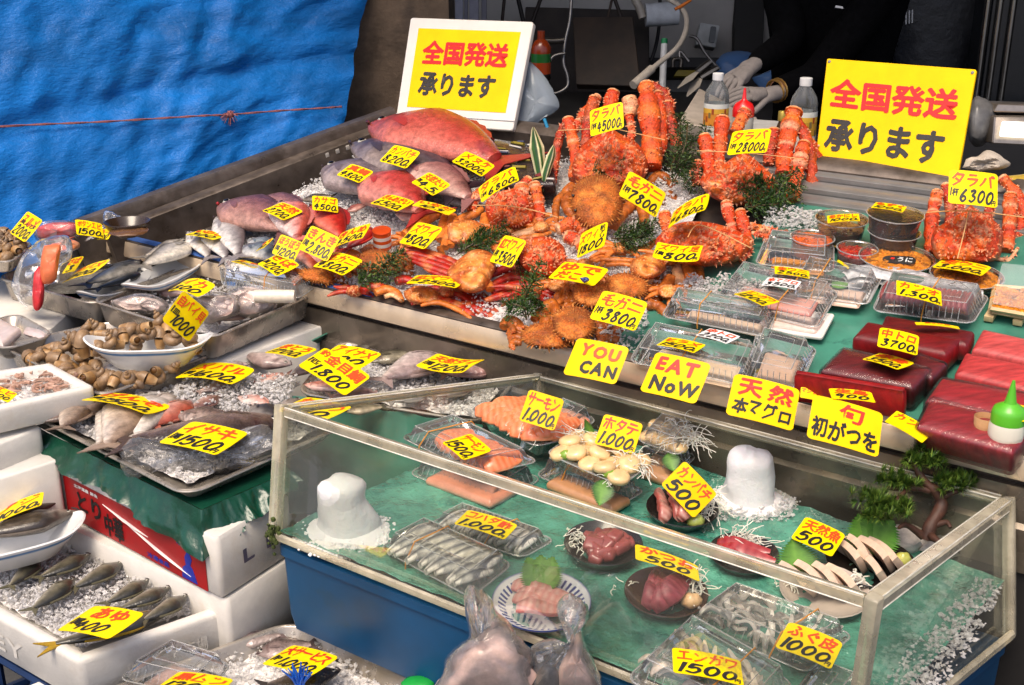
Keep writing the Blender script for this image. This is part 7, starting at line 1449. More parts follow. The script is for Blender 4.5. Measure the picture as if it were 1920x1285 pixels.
# blue tub that carries the case
BLUET = surf('blue_tub', (.003,.062,.16), rough=.42, noise_s=6, var=.3, rvar=.1, dirt=((.012,.05,.10),9,.6))
tubt = thing('blue_tub', ((c_bnl + c_bbr) / 2).xy.to_3d(), 'deep blue plastic tub on which the clear case stands', 'tub')
cq = Quad(*BOTS, up=(0,0,1)); b = MB(); b.qloft(cq, [(.012,-.17),(.006,-.14),(.003,-.03),(-.002,-.028),(-.002,-.012),(.003,-.010)], .02); b.build('tub_wall', BLUET, tubt, smooth=40)
b = MB(); lo = [Vec((p.x, p.y, .40)) for p in BOTS]; b.qloft(Quad(*lo), [(.03,-.40),(.03,-.02)], .03); b.build('black_stand', BLACKISH, tubt)
# floor sheet
CG = surf('case_green_sheet', (.085,.30,.215), rough=.2, noise_s=12, var=.5, bump=1.0, bump_s=30, dist=.010, coat=.9, dirt=((.02,.15,.11),15,.53))
b = MB(); fq = Quad(*[bq.lerp(tq, (F.o - bq).dot(FN) / (tq - bq).dot(FN)).lerp(F.o + (cen - F.o) - FN * (cen - F.o).dot(FN),.012) for bq, tq in zip(BOTS, TOPS)]); b.grid(lambda a, c: fq.st(a, c, .006 + .005 * noise.noise((a * 24, c * 13,2)) + .0028 * noise.noise((a * 60, c * 40,7))),80,50)
tag(b.build('green_sheet', CG, smooth=80), 'rumpled wet green sheet covering the floor of the clear case', 'plastic sheet')
# packed ice pillars
def ice_pillar(label, px, rpx, hpx, seed, base):
    o = F(px[0], px[1], 0); k = dep(o) / F_PX; m = frame(o, (1,0,0),(0,-.10,1)); rt = thing('ice_pillar', o, label, 'ice pillar'); b = MB(m); rs = []
    for i in range(15):
        t = i / 14; r0 = rpx * k * (1.32 - .34 * min(t * 1.6,1) ** .6 - .10 * t); r0 *= 1 if t < .80 else math.sqrt(max(0,1 - ((t - .80) / .205) ** 2)) ** .8; hgt = hpx * k * t
        rs.append([(.06 * rpx * k * math.sin(t * 5 + seed) + r0 * math.cos(a) * (1 + .20 * noise.noise((math.cos(a) + seed, math.sin(a), t * 2.2)) + .06 * noise.noise((math.cos(a) * 2.5 + seed, math.sin(a) * 2.5, t * 6)) + .015 * noise.noise((math.cos(a) * 4 + seed, math.sin(a) * 4, t * 9))), r0 * math.sin(a) * .8, hgt + .010 * noise.noise((math.cos(a), math.sin(a), seed)) * t) for a in [2 * math.pi * j / 28 for j in range(28)]])
    b.rings(rs); b.lathe([(rpx * k * 2.0,0),(rpx * k * 1.6,.005),(rpx * k * 1.2,.016),(rpx * k * .9,.02)], 26, sy=.8); b.build('packed_ice', SNOW, rt, smooth=60)
    b = MB(m); rb = rpx * k
    for i in range(base):
        a = random.uniform(0,6.28); q = rb * (1.0 + 1.1 * random.random() ** 1.4); s = random.uniform(.0010,.0034) * (1.6 - .6 * q / rb / 2); b.ball((q * math.cos(a), q * math.sin(a) * .8, random.uniform(0,.016) * (2.1 - q / rb)), s, s * random.uniform(.7,1.2), s * random.uniform(.5,.9),6,4)
    b.build('crushed_skirt', SNOW, rt, smooth=0); return rt
ice_pillar('tall smooth white ice pillar at the left front of the clear case', (650,1000),50,124,1,900)
ice_pillar('squarer white ice pillar against the back panel of the clear case', (1402,945),46,120,7,600)
ice_scatter('crushed ice and frost along the back panel of the clear case', F, [[(1330,985),(1480,985),(1500,950),(1360,940)]], 200,.0,.008, hvar=.02)
ice_scatter('wet ice chips along the right panel of the clear case', F, [[(1650,1290),(1740,1290),(1800,1200),(1720,1210)], [(1720,1220),(1810,1220),(1850,1140),(1790,1130)], [(1780,1150),(1860,1150),(1880,1100),(1830,1090)], [(1690,1330),(1760,1320),(1850,1170),(1740,1150)]], 420,.0,.008, hvar=.012)
# -- packs at the left back
SAL, SALE = hx('e2642a'), hx('f0a478')
def salmon_row(label, Q, n, x0, x1, yc, hgt, group, **k): solid_slice_row(label, Q, n, x0, x1, yc, .075,.042,.009, SAL, SALE, hgt, group, name='salmon_slice', curve=.10, wav=.2, **k)
lowp = pack('lower pack of salmon in the stack at the left back of the case', [(772,895),(925,955),(1010,905),(850,850)], F, .0,.006,.030)[1]
slab('thick salmon fillet inside the lower pack of the salmon stack', ((795,895),(920,942),(985,905),(860,862)), F, .022,.018, MEATM, hx('c98468'), 'salmon_fillet', 'salmon', edge=hx('d9a088'))
q_ = [z('S5', p) for p in ((795,405),(1235,620),(1560,545),(1085,310))]
p1 = pack('upper pack of salmon under the 1,500 card', q_, F, .045,.010,.026, band=.25)[1]
salmon_row('orange salmon slice in the pack under the 1,500 card', p1,12,.30,.96,.5,.016, 'salmon slices under the 1,500 card')
q_ = [z('S5', p) for p in ((1240,330),(1560,500),(1850,430),(1500,260))]
p2 = pack('open pack of salmon slices under the 1,000 salmon card', q_, F, .040,.026,.001, ribs=False)[1]
for r_ in range(3): salmon_row('bright orange salmon slice heaped under the 1,000 salmon card', p2,8,.04,.92,.25 + .25 * r_, .036 + .006 * (r_ == 1), 'salmon slices under the 1,000 card', ang=50 + 25 * r_, tilt=36)
shreds('white daikon shreds between the salmon and the scallops', frame(p2.st(.72,.25,.036), p2.p[1] - p2.p[0], p2.up),.028,.02,.022,60,2)
shreds('white daikon curls at the left of the open salmon pack', frame(p2.st(.0,.75,.03), p2.p[1] - p2.p[0], p2.up),.018,.012,.016,14,3)
shiso('green leaf at the left end of the open salmon pack', frame(p2.st(.02,.6,.03), Vec((-.6,-.3,.5)),(0,-.6,.6)),.04,.03, '2f7a3c')
q_ = [z('S5', p) for p in ((1560,350),(1760,420),(1900,300),(1700,220))]
p3 = pack('pack of pale salmon behind the 1,000 salmon card', q_, F, .045,.010,.03)[1]
solid_slice_row('pale pink salmon slice in the pack behind the salmon card', p3,8,.1,.92,.5,.05,.04,.008, hx('d8876a'), hx('e6b8a0'),.018, 'pale salmon slices behind the card', name='salmon_slice')
SC, SCE = hx('e6c48e'), hx('edd9b4')
q_ = [z('S6', p) for p in ((95,540),(560,740),(740,640),(230,450))]
lp = pack('lower brownish pack under the open scallops', q_, F, .004,.012,.036, band=.32)[1]
slab('pale brown fillet inside the lower pack under the scallops', [z('S6', p) for p in ((140,535),(555,705),(680,635),(250,470))], F, .026,.02, MEATM, hx('b8865e'), 'fish_fillet', 'fillet')
q_ = [z('S6', p) for p in ((160,445),(600,640),(790,500),(330,330))]
p4 = pack('open pack of big scallops under the 1,000 scallop card', q_, F, .050,.024,.001, ribs=False)[1]
for i in range(15):
    a, c = (i % 5 + .5) / 5,(i // 5 + .5) / 3; o = p4.st(a + random.uniform(-.03,.03), c + random.uniform(-.05,.05),.026 + .008 * (i % 2)); m = frame(o, p4.p[1] - p4.p[0], p4.up) @ Matrix.Rotation(random.uniform(-.35,.35),4, 'Y') @ Matrix.Rotation(random.uniform(-.3,.3),4, 'X')
    b = MB(m, jit(SC, .08)); b.lathe([(.012,-.006),(.0185,-.003),(.020,.003),(.0175,.008),(.010,.0105),(.001,.011)], 16); tag(b.build('scallop', MEATM, smooth=70), 'cream coloured scallop in the open pack under the scallop card', 'scallop', 'scallops in the open pack')
for k, (a, c, lb) in enumerate(((.22,.02, 'left'),(.80,.02, 'right'))): lump('wasabi', 'green wasabi dab at the ' + lb + ' of the open scallop pack', 'wasabi', frame(p4.st(a, c + .06,.026),(1,0,0), p4.up),.012,.009,.009, hx('86a83a'), seed=k)
shiso('dark green leaf hanging at the front right of the scallop pack', frame(p4.st(.80,-.01,.022), Vec((-.2,-.5,-.6)),(0,-.8,.5)),.045,.035, '35642a')
shiso('thin green leaf tip standing behind the left scallops', frame(p4.st(.25,.95,.03), Vec((-.35,0,.9)),(0,-1,.3)),.045,.016, '4a8a3a')
shreds('white daikon threads behind the scallops', frame(p4.st(.12,.8,.03), p4.p[1] - p4.p[0], p4.up),.03,.02,.02,50,5)
shreds('white daikon threads at the right end of the scallop pack', frame(p4.st(.92,.6,.03), p4.p[1] - p4.p[0], p4.up),.03,.022,.022,60,6)
shreds('loose daikon thread hanging down the front of the scallop pack', frame(p4.st(.82,-.02,.02), p4.p[1] - p4.p[0], p4.up),.012,.006,.012,8,16)
q_ = [z('S6', p) for p in ((690,470),(930,560),(1060,420),(800,330))]
lp2 = pack('lower brownish pack at the right of the scallops', q_, F, .003,.012,.036)[1]
slab('pale brown fillet inside the lower pack right of the scallops', [z('S6', p) for p in ((720,465),(915,535),(1020,425),(810,350))], F, .024,.02, MEATM, hx('b98c66'), 'fish_fillet', 'fillet')
q_ = [z('S6', p) for p in ((720,330),(960,420),(1080,280),(830,200))]
p5 = pack('clear pack of scallops with daikon shreds spilling at right', q_, F, .048,.014,.026)[1]
for i in range(8):
    a, c = (i % 4 + .5) / 4,(i // 4 + .5) / 2; o = p5.st(a, c, .014); m = frame(o, p5.p[1] - p5.p[0], p5.up) @ Matrix.Rotation(random.uniform(-.3,.3),4, 'Y'); b = MB(m, jit(SC, .08)); b.lathe([(.011,-.005),(.017,-.002),(.018,.003),(.015,.008),(.001,.010)], 14); tag(b.build('scallop', MEATM, smooth=70), 'cream coloured scallop in the rear clear pack at right', 'scallop', 'scallops in the rear pack')
shreds('white daikon shreds spilling from the rear scallop pack', frame(p5.st(.86,.5,.022), p5.p[1] - p5.p[0], p5.up),.035,.026,.03,90,7)
shiso('dark leaf at the corner of the rear scallop pack', frame(p5.st(.75,.02,.01), Vec((.2,-.5,-.6)),(0,-.8,.5)),.035,.03, '35642a')
# -- silver skinned gizzard shad packs
KW, KB = hx('efe9de'), hx('23262b')
def shad_row(label, Q, n, group, hgt, yc, L=.06):
    for i in range(n):
        t = .06 + .88 * (i + .5) / n; o = Q.st(t, yc + random.uniform(-.04,.04), hgt); m = frame(o, Q.p[1] - Q.p[0], Q.up) @ Matrix.Rotation(R(78 + random.uniform(-10,10)),4, 'Z') @ Matrix.Rotation(R(30 + random.uniform(-8,8)),4, 'X')
        b = MB(m); rs = []; cs = []; W = .020
        for a in range(9):
            s = a / 8; x = (s - .5) * L; w = W / 2 * math.sin(math.pi * min(max(s, .06),.94)) ** .4; zc = .010 * (1 - (2 * s - 1) ** 2)
            ring = []
            for j in range(10):
                q = 2 * math.pi * j / 10; y, zz = math.cos(q) * w, math.sin(q) * .006; ring.append((x, y, zc + zz)); k = math.cos(q) + .25 * noise.noise((x * 150 + i, q, 0)); cs.append(KB if abs(k - .30) < .20 and zz > -.003 else mix(hx('a9abae'), KW, .5) if .0 < k < .62 else KW)
            rs.append(ring)
        b.rings(rs, cs=cs); tag(b.build('shad_fillet', FISHM, smooth=60), label, 'sashimi', group)
q_ = [z('S8', p) for p in ((365,200),(870,370),(1030,280),(540,110))]
p6 = pack('rear clear pack of silver skinned shad with the 1,000 card', q_, F, .003,.012,.026, band=.62)[1]
shad_row('silver skinned shad fillet in the rear pack under the 1,000 card', p6,9, 'shad fillets in the rear pack', .016,.5)
q_ = [z('S8', p) for p in ((110,330),(590,590),(800,420),(335,215))]
p7 = pack('front clear pack of silver skinned shad rolls with an orange band', q_, F, .003,.014,.032, band=.30)[1]
for r_ in range(2): shad_row('silver skinned shad fillet in the front pack with the orange band', p7,8, 'shad fillets in the front pack', .020 + .006 * r_, .33 + .34 * r_, L=.065)
# -- bowls of sashimi
def cuts(label, m, n, L, W, th, c0, ce, group, pts, rot, tilt, skin=None, name='sashimi_slice', curve=.10, hz=.018, mat=None, wav=.3):
    for i in range(n):
        x, y = pts[i % len(pts)]; mm = m @ Matrix.Translation((x, y, hz + .0035 * (i // 2))) @ Matrix.Rotation(R(rot + random.uniform(-14,14)),4, 'Z') @ Matrix.Rotation(R(tilt + random.uniform(-8,8)),4, 'X')
        piece(name, label, 'sashimi', group, mm, L * random.uniform(.9,1.1), W * random.uniform(.9,1.1), th, jit(c0,.10), jit(ce, .10), curve, skin=skin, wav=wav, mat=mat)
_, m = bowl('dark bowl of pinkish amberjack under the amberjack card', (985,790), F, .050,.024, zk='S6')
cuts('pinkish amberjack slice in the dark bowl under its card', m, 6,.052,.030,.008, hx('cfa092'), hx('9c4a40'), 'amberjack slices', [(-.030,.012),(-.012,.016),(-.030,-.012),(-.012,-.010),(.004,.010),(.002,-.014)], 80,42, hz=.026)
shreds('ball of daikon threads in the amberjack bowl', m @ Matrix.Translation((.030,.006,.014)),.024,.024,.034,120,8)
lump('wasabi', 'green wasabi in the amberjack bowl', 'wasabi', m @ Matrix.Translation((.014,-.030,.014)),.012,.010,.010, hx('a8b45a')); shiso('slim green leaf standing in the amberjack bowl', m @ Matrix.Translation((.010,.012,.022)) @ Matrix.Rotation(R(-72),4, 'Y'),.048,.014, '4f8a30')
_, m = bowl('dark bowl heaped with cubed dark fish behind the front shad pack', (1310,345), F, .052,.026, zk='S8')
for i in range(17):
    a = random.uniform(0,6.28); k = random.random() ** .5 * .030; mm = m @ Matrix.Translation((.006 + k * math.cos(a), k * math.sin(a) * .9,.018 + .022 * (1 - k / .032) * random.uniform(.5,1))) @ Matrix.Rotation(random.uniform(0,3),4, 'Z') @ Matrix.Rotation(random.uniform(-.5,.5),4, 'X')
    b = MB(mm, jit(hx('8f4a48'),.2)); s = random.uniform(.008,.011); b.box(-s * 1.3, s * 1.3,-s, s, -s * .8, s * .8,.005); tag(b.build('fish_cube', MEATM, smooth=60), 'dusky red fish cube heaped in the dark bowl', 'sashimi', 'fish cubes in the dark bowl')
shreds('daikon threads at the left of the cube bowl', m @ Matrix.Translation((-.034,.014,.016)),.014,.02,.022,50,9)
_, m = bowl('small dark bowl of red tuna slices behind the front rim of the case', (245,690), F, .046,.020, zk='S7')
cuts('deep red tuna slice in the small dark bowl', m, 4,.070,.020,.010, hx('8e1c22'), hx('b04a48'), 'red tuna slices in the small bowl', [(-.006,-.006),(-.002,-.016),(0,.004),(.004,-.012)], -22,20, hz=.020)
shreds('daikon threads behind the red tuna slices', m @ Matrix.Translation((.0,.022,.014)),.030,.014,.024,80,10); lump('pickled_ginger', 'pale ginger in front of the red tuna slices', 'ginger', m @ Matrix.Translation((.026,-.026,.012)),.012,.008,.006, hx('e0b27a'))
blue = surf('blue_rim_plate', None, rough=.2, var=.05, coat=.4)
q = z('S8', (975,640)); o = F(q[0], q[1], 0); m = frame(o, (1,0,0), F.n) @ Matrix.Scale(1.08,4); rt = thing('sashimi_plate', o, 'white plate with blue patterned rim carrying pale pink slices', 'plate'); b = MB(m); W_, B_ = (.72,.72,.72), hx('3a4a86')
r = .068; prof = [(r * .5,0, B_),(r * .55,.003, W_),(r * .98,.020, W_),(r, .022, B_),(r * .99,.0235, B_),(r * .95,.022, W_),(r * .6,.006, W_),(.001,.005, W_)]; b.lathe([(a, h_) for a, h_, _ in prof], 44, cs=[c_ for *_, c_ in prof]); b.build('plate_body', blue, rt, smooth=60)
b = MB(col=B_)
for i in range(40):
    a = 2 * math.pi * i / 40; b.m = m @ Matrix.Rotation(a, 4, 'Z') @ Matrix.Translation((r * .80,0,.0153)) @ Matrix.Rotation(-.62,4, 'Y'); b.prism([(-.007,-.001),(.006,-.0026),(.006,.001),(-.006,.0022)], 0,.0006)
b.build('rim_pattern', blue, rt)
cuts('pale pink slice with red edge on the blue rimmed plate', m, 7,.062,.026,.008, hx('e0b5a6'), hx('c9605a'), 'pink slices on the blue rimmed plate', [(-.010,.026),(.004,.018),(-.006,.006),(.008,-.002),(-.010,-.012),(.004,-.020),(-.004,-.030)], -14,24, hz=.018)
for k, (a, t) in enumerate(((90, 'back'),(62, 'right'),(122, 'left'))): shiso('spiky green shiso leaf at the ' + t + ' of the blue rimmed plate', m @ Matrix.Translation((0,.022,.020)) @ Matrix.Rotation(R(a),4, 'Z') @ Matrix.Rotation(R(-38),4, 'Y'),.050,.044, '6ea528')
_, m = bowl('dark bowl of purple red tuna by the front panel of the case', (1650,600), F, .052,.022, zk='S8', mat=surf('brown_lacquer', (.06,.028,.018), rough=.25, coat=.4, var=.2))
cuts('purple red tuna slice in the dark bowl by the front panel', m, 5,.062,.034,.011, hx('7c2832'), hx('a05058'), 'purple red tuna slices', [(-.012,.010),(-.004,.004),(-.018,-.010),(-.006,-.014),(.008,-.008)], 62,38, hz=.026, mat=TUNAM)
shreds('daikon threads in the purple red tuna bowl', m @ Matrix.Translation((.028,.014,.016)),.022,.024,.034,110,11); shreds('single curl of daikon left of the purple red tuna bowl', m @ Matrix.Translation((-.048,.020,.012)),.014,.010,.014,6,12)
lump('pickled_ginger', 'pale ginger in the purple red tuna bowl', 'ginger', m @ Matrix.Translation((.028,-.020,.016)),.013,.010,.010, hx('e0b888'))
SB = [( -.016,.006),(.0,.008),(.016,.006),(-.008,-.010),(.010,-.012)]
def skin_cuts(label, m, group, pts, n, rot, L, W):
    for i in range(n):
        x, y = pts[i]; mm = m @ Matrix.Translation((x, y, .028)) @ Matrix.Rotation(R(rot + random.uniform(-8,8)),4, 'Z') @ Matrix.Rotation(R(52 + random.uniform(-8,8)),4, 'X')
        b = MB(mm); rs = []; cs = []
        for a in range(11):
            s = a / 10; xx = (s - .5) * L; w = W / 2 * (1 - .35 * s); zc = .004 * (1 - (2 * s - 1) ** 2)
            ring = [(xx, -w, zc - .004),(xx, w, zc - .004),(xx, w * 1.02, zc),(xx, w, zc + .005),(xx, 0, zc + .006),(xx, -w, zc + .005)]; rs.append(ring)
            sk_ = hx('2e2826') if noise.noise((s * 13, i * 3,1)) > -.05 else hx('dfd2c4'); fl = jit(hx('dcc0a8'),.05); cs += [sk_, fl, fl, fl, fl, hx('c2705e') if a % 3 else sk_]
        b.rings(rs, cs=cs); tag(b.build('seabass_slice', MEATM, smooth=50), label, 'sashimi', group)
_, m = bowl('dark bowl of white fish with dark skin under the lower right card', (870,745), F, .058,.024, zk='S7')
skin_cuts('white slice with dark skin in the dark bowl at right', m, 'white slices in the dark bowl', [(-.028,.010),(-.010,.014),(.008,.012),(.020,.010),(-.006,-.020)], 5,108,.056,.032)
for k, (a, t) in enumerate(((75, 'back right'),(100, 'back'),(40, 'right'))): shiso('jagged shiso leaf at the ' + t + ' of the dark skinned fish bowl', m @ Matrix.Translation((.006,.022,.018)) @ Matrix.Rotation(R(a),4, 'Z') @ Matrix.Rotation(R(-34),4, 'Y'),.056,.050, '4a8a24')
lump('wasabi', 'yellow green wasabi in the dark skinned fish bowl', 'wasabi', m @ Matrix.Translation((.040,-.002,.018)),.011,.009,.012, hx('b8b85a')); shreds('daikon curls at the right rim of the dark skinned fish bowl', m @ Matrix.Translation((.048,-.002,.016)),.012,.012,.012,12,13)
_, m = bowl('pale plate of white slices at the right front of the case', (645,870), F, .056,.018, zk='S7', mat=surf('pale_plate', (.50,.42,.36), rough=.3, var=.1, coat=.3))
skin_cuts('white slice with dark skin on the pale plate', m, 'white slices on the pale plate', [(-.034,.010),(-.014,.012),(.006,.008),(.022,.004)], 4,112,.056,.030)
shiso('large jagged shiso leaf behind the white slices on the pale plate', m @ Matrix.Translation((-.024,.024,.016)) @ Matrix.Rotation(R(100),4, 'Z') @ Matrix.Rotation(R(-40),4, 'Y'),.052,.052, '3f7a22'); shreds('white daikon rings at the right of the pale plate', m @ Matrix.Translation((.044,.010,.016)),.016,.014,.02,22,14, rad=.0011)
shreds('white daikon at the left of the pale plate', m @ Matrix.Translation((-.046,.014,.012)),.012,.010,.014,14,15)
# -- front right packs
q_ = [z('S7', p) for p in ((-10,1010),(560,1260),(770,1080),(180,870))]
p8 = pack('clear pack of grey blowfish skin under the 1,000 card at the front right', q_, F, .003,.014,.034, band=.70)[1]
def skins(Q, n, label, group, cols):
    for i in range(n):
        o = Q.st(random.uniform(.08,.92), random.uniform(.14,.86), random.uniform(.012,.03)); m = frame(o, Q.p[1] - Q.p[0], Q.up) @ Matrix.Rotation(random.uniform(0,3.1),4, 'Z') @ Matrix.Rotation(random.uniform(-.4,.4),4, 'X'); c = random.choice(cols); piece('skin_strip', label, 'sashimi', group, m, .05,.012,.005, jit(c, .2), jit(mix(c, (.7,.68,.62),.4),.2),.12, wav=1.2)
skins(p8,34, 'grey white blowfish skin strip in the front right pack', 'blowfish skin strips', [hx('b7aea6'), hx('6b6460'), hx('d6cfc6')])
q_ = [(1180,1290),(1400,1395),(1480,1300),(1290,1185)]
p9 = pack('clear pack of flounder fin at the bottom edge under the 1500 card', q_, F, .003,.014,.034, band=.62)[1]
skins(p9,30, 'cream flounder fin strip in the bottom edge pack', 'flounder fin strips', [hx('d9c6b0'), hx('e3d6c4'), hx('b9a894')])
q_ = [(1480,1330),(1570,1370),(1620,1300),(1530,1265)]
pack('empty looking clear pack behind the front right corner post', q_, F, .0,.01,.03)
# -- bonsai pine
o = F(1735,1012,0); d0 = min(dep(o),(dep(c_tbr) + (dep(c_tbl) - dep(c_tbr)) * .2)) - .06; o = V(1735,1012, d0); bt = thing('bonsai_pine', o, 'small artificial bonsai pine with curved brown trunk at the right back', 'bonsai')
BARK = surf('bonsai_bark', (.060,.022,.012), rough=.6, noise_s=60, var=.5, bump=.8, bump_s=80)
def bt_tube(name, pts, r, parent=bt):
    p3 = cr([V(x, y, d0 + dz) for (x, y), dz in pts], 5); n_ = len(p3); k = d0 / F_PX; b = MB(); b.tube(p3, [(r[0] + (r[-1] - r[0]) * i / (n_ - 1)) * k * (1 + .2 * noise.noise(p * 90)) for i, p in enumerate(p3)], 9); return b.build(name, BARK, parent, smooth=60)
tk = bt_tube('trunk', [((1738,1012),-.01),((1745,985),-.01),((1765,950),0),((1758,925),0),((1735,905),0),((1722,885),0),((1716,868),0)], (14,6))
for pts, r in (([((1742,920),0),((1715,915),0),((1690,916),.01),((1660,915),.01)], (7,4)),([((1765,935),0),((1785,925),-.01),((1805,918),-.01)], (6,4)),([((1716,870),0),((1728,858),0),((1745,850),0)], (5,3)),([((1720,880),0),((1705,872),.01),((1690,868),.01)], (5,3)),([((1700,918),0),((1680,940),-.02),((1660,955),-.03)], (5,3))): bt_tube('branch', pts, r)
for pts in ([((1730,1005),-.01),((1700,985),-.02),((1685,990),-.03)], [((1745,1005),-.02),((1760,1015),-.04),((1765,1012),-.04)], [((1755,985),-.01),((1775,980),-.02),((1782,990),-.03)]): bt_tube('root', pts, (8,3))
def needles(cx, cy, dz, n, R_, up=.5):
    b = MB(); c = V(cx, cy, d0 + dz); k = d0 / F_PX; n *= 1.5; R_ *= 1.3
    for t in range(int(n * 1.6)):
        o_ = c + Vec((random.gauss(0, R_ * .42 * k), random.gauss(0, R_ * .35 * k), random.gauss(0, R_ * .18 * k))); ax = Vec((random.gauss(0,.5) + (o_.x - c.x) * 30, random.gauss(-.3,.5), abs(random.gauss(up, .4)))).normalized()
        for i in range(34):
            d_ = (ax + Vec((random.gauss(0,.55), random.gauss(0,.55), random.gauss(0,.55)))).normalized(); L = random.uniform(.012,.019); w = d_.cross(Vec((.3,.2,.9))).normalized() * .0013; cc = jit(mix(hx('2f5a1c'), hx('86a03a'), random.random() ** 1.5),.2)
            b.add([o_ - w, o_ + w, o_ + d_ * L], [(0,1,2)], [mix(cc, (.02,.04,.01),.5)] * 2 + [cc])
    b.build('needle_cluster', LEAFM, bt, smooth=0)
for a in ((1735,842,0,12,22),(1712,862,0,9,20),(1752,862,-.01,8,18),(1672,898,.01,12,24),(1695,905,0,8,18),(1635,935,-.02,14,26),(1665,955,-.03,13,24),(1690,945,-.02,9,20),(1640,965,-.03,8,18),(1785,905,-.01,11,22),(1800,900,-.01,9,20),(1765,900,0,6,16)): needles(*a)
for k, (c, s, lb) in enumerate(((( 1690,1022),.030, 'larger pale stone at the foot of the bonsai'),((1760,1036),.024, 'smaller pale stone right of the bonsai roots'))): lump('pale_stone', lb, 'stone', at_frame(F, c, .002), s * 1.4, s, s * .6, hx('bdb4ac'), mat=surf('stone', None, rough=.7, noise_s=60, var=.35, bump=.6, bump_s=90), amp=.5, seed=k + 3)
# -- bags of fish in the foreground
dB = dep(F(990,1160)) - .16
BAGF = clear('clear_bag_front', tint=(.95,.95,.95), body=.03, facing=.20, bump=1.0, bump_s=50, gloss=1.5, rough=.12, cloud=.10, cloud_s=30, white=(.95,.88,.82))
FL2 = surf('bagged_flesh', (.78,.52,.43), rough=.3, noise_s=26, var=.45, bump=.6, bump_s=50, coat=.3, dirt=((.62,.50,.44),24,.56))
def tied_bag(label, pts, d, dd, seed): return crumple('fish_bag', BAGF, 'S8', pts, d, dd, label, 'plastic bag', .35, seed)
tied_bag('left tied clear bag of pink fish in front of the clear case', [(400,1033),(450,900),(520,820),(580,760),(560,640),(560,540),(600,470),(640,520),(700,580),(760,660),(830,740),(900,830),(915,1000),(900,1120),(600,1160),(390,1120)], dB, .10,61)
crumple('pink_fish_pieces', FL2, 'S8', [(440,1000),(520,850),(620,770),(760,770),(870,850),(890,1000),(870,1110),(600,1140),(430,1100)], dB + .005,.08, 'pink fish pieces inside the left tied bag', 'fish pieces', .8,62)
tied_bag('right tied clear bag of pale fish in front of the clear case', [(915,1040),(915,880),(960,800),(1060,780),(1130,830),(1150,760),(1120,690),(1060,640),(1080,570),(1160,540),(1220,600),(1225,680),(1200,720),(1220,830),(1260,900),(1310,1033),(1300,1120),(930,1140)], dB + .03,.09,65)
crumple('pale_fish_pieces', FL2, 'S8', [(1080,930),(1110,870),(1160,780),(1200,790),(1200,870),(1240,950),(1270,1080),(1080,1090)], dB + .035,.06, 'pinkish fish pieces inside the right tied bag', 'fish pieces', .7,66)
crumple('dark_fish_piece', surf('dark_piece', (.03,.04,.06), rough=.3, var=.3), 'S8', [(950,960),(1000,920),(1070,960),(1075,1090),(950,1090)], dB + .04,.05, 'dark blue grey fish piece inside the right tied bag', 'fish pieces', .2,67)
lump('green_cap_piece', 'bright green plastic cap at the bottom edge left of the tied bags', 'plastic cap', at_frame(lv(.42), z('S8', (300,1040)),0),.026,.018,.008, hx('1f9a3c'), mat=GLOSSY, amp=.1)
crumple('grip_tape', surf('worn_board', (.30,.15,.05), rough=.7, noise_s=14, var=.5, stretch=(1,10,10)), 'R2', [(1605,960),(1820,860),(1825,990),(1660,1045),(1615,1010)], dep(P(480,950,.60)) + .01,.02, 'torn brown end of the wooden board showing below the green sheet', 'board', .05,3)
# ================================================================== handwritten price cards
C = card
g_ = 'price card'
lvl = level
C('R1', (205,62),(322,135),(70,225), lvl(.80),.03, 'スルメ', '2000', 'tilted yellow card with red script above the whelks at the far left edge', asp=.75, third='鬼えび')
C('R1', (548,122),(752,158),(590,240), lvl(.80),.03, 'ボタンエビ', '1500', 'yellow card behind the red fish bag on the blue tarp side')
C('R1', (765,200),(850,196),(725,280), lvl(.80),.02, 'カニ', '700', 'small yellow card half hidden by the dark brown bowl')
C('R1', (545,420),(640,402),(450,535), lvl(.745),.045, 'さば', '3', 'yellow card standing behind the long mackerel card')
C('R1', (600,495),(832,422),(450,605), lvl(.745),.045, 'サバメ', '1500', 'long curved yellow card lying over the dark mackerel', asp=1.6)
C('R1', (1490,200),(1700,238),(1395,240), T, .03, 'いわし', '300', 'flat yellow card lying on the three slender silver fish', asp=1.4)
C('R1', (1385,565),(1610,612),(1255,655), lvl(.775),.02, 'イカ', '800', 'bent yellow card among the bagged squid', bend=.2)
C('R1', (1365,650),(1565,820),(1225,890), lvl(.745),.055, '自バイ貝', '1皿|1000', 'diamond tilted yellow card priced 1,000 behind the whelk dish', asp=1.1, layout_rows=([('自バイ貝', (-.44,.08,.46,.44),.0,0)], [('1皿', (-.46,-.16,-.22,.04),0,0),('1000', (-.30,-.46,.42,-.06),.3,0)]), bold=.02)
C('R2', (1310,-5),(1680,40),(1180,95), lvl(.665),.02, 'メバル', '1尾|1600', 'yellow card priced 1,600 on the squid beside the whelk tray', bend=.12)
C('R2', (685,185),(1110,280),(570,245), lvl(.655),.03, 'げんぞ', '1尾|1500', 'yellow card priced 1,500 across the fish at the left of the large tray', bend=.10, asp=1.5)
C('R2', (1270,385),(1650,465),(1060,530), lvl(.66),.03, 'イサキ', '1尾|1500', 'large yellow card priced 1,500 on the clear bagged dark fish', bend=.05)
C('R2', (-60,1000),(250,878),(0,1056), lvl(.52),.02, 'アジ', '1000', 'yellow card cut by the left edge over the big horse mackerel', asp=1.5, mat=YEL)
C('R3', (530,645),(820,690),(310,780), lvl(.445),.045, 'あゆ', '1尾|400', 'yellow card priced 400 on the front corner of the sweetfish box', sleeve=False, bend=.06, layout_rows=([('あゆ', (-.26,.02,.36,.44),.05,0)], [('1尾', (-.46,-.26,-.24,.02),.1,0),('400', (-.28,-.44,.30,-.06),.25,.02)]))
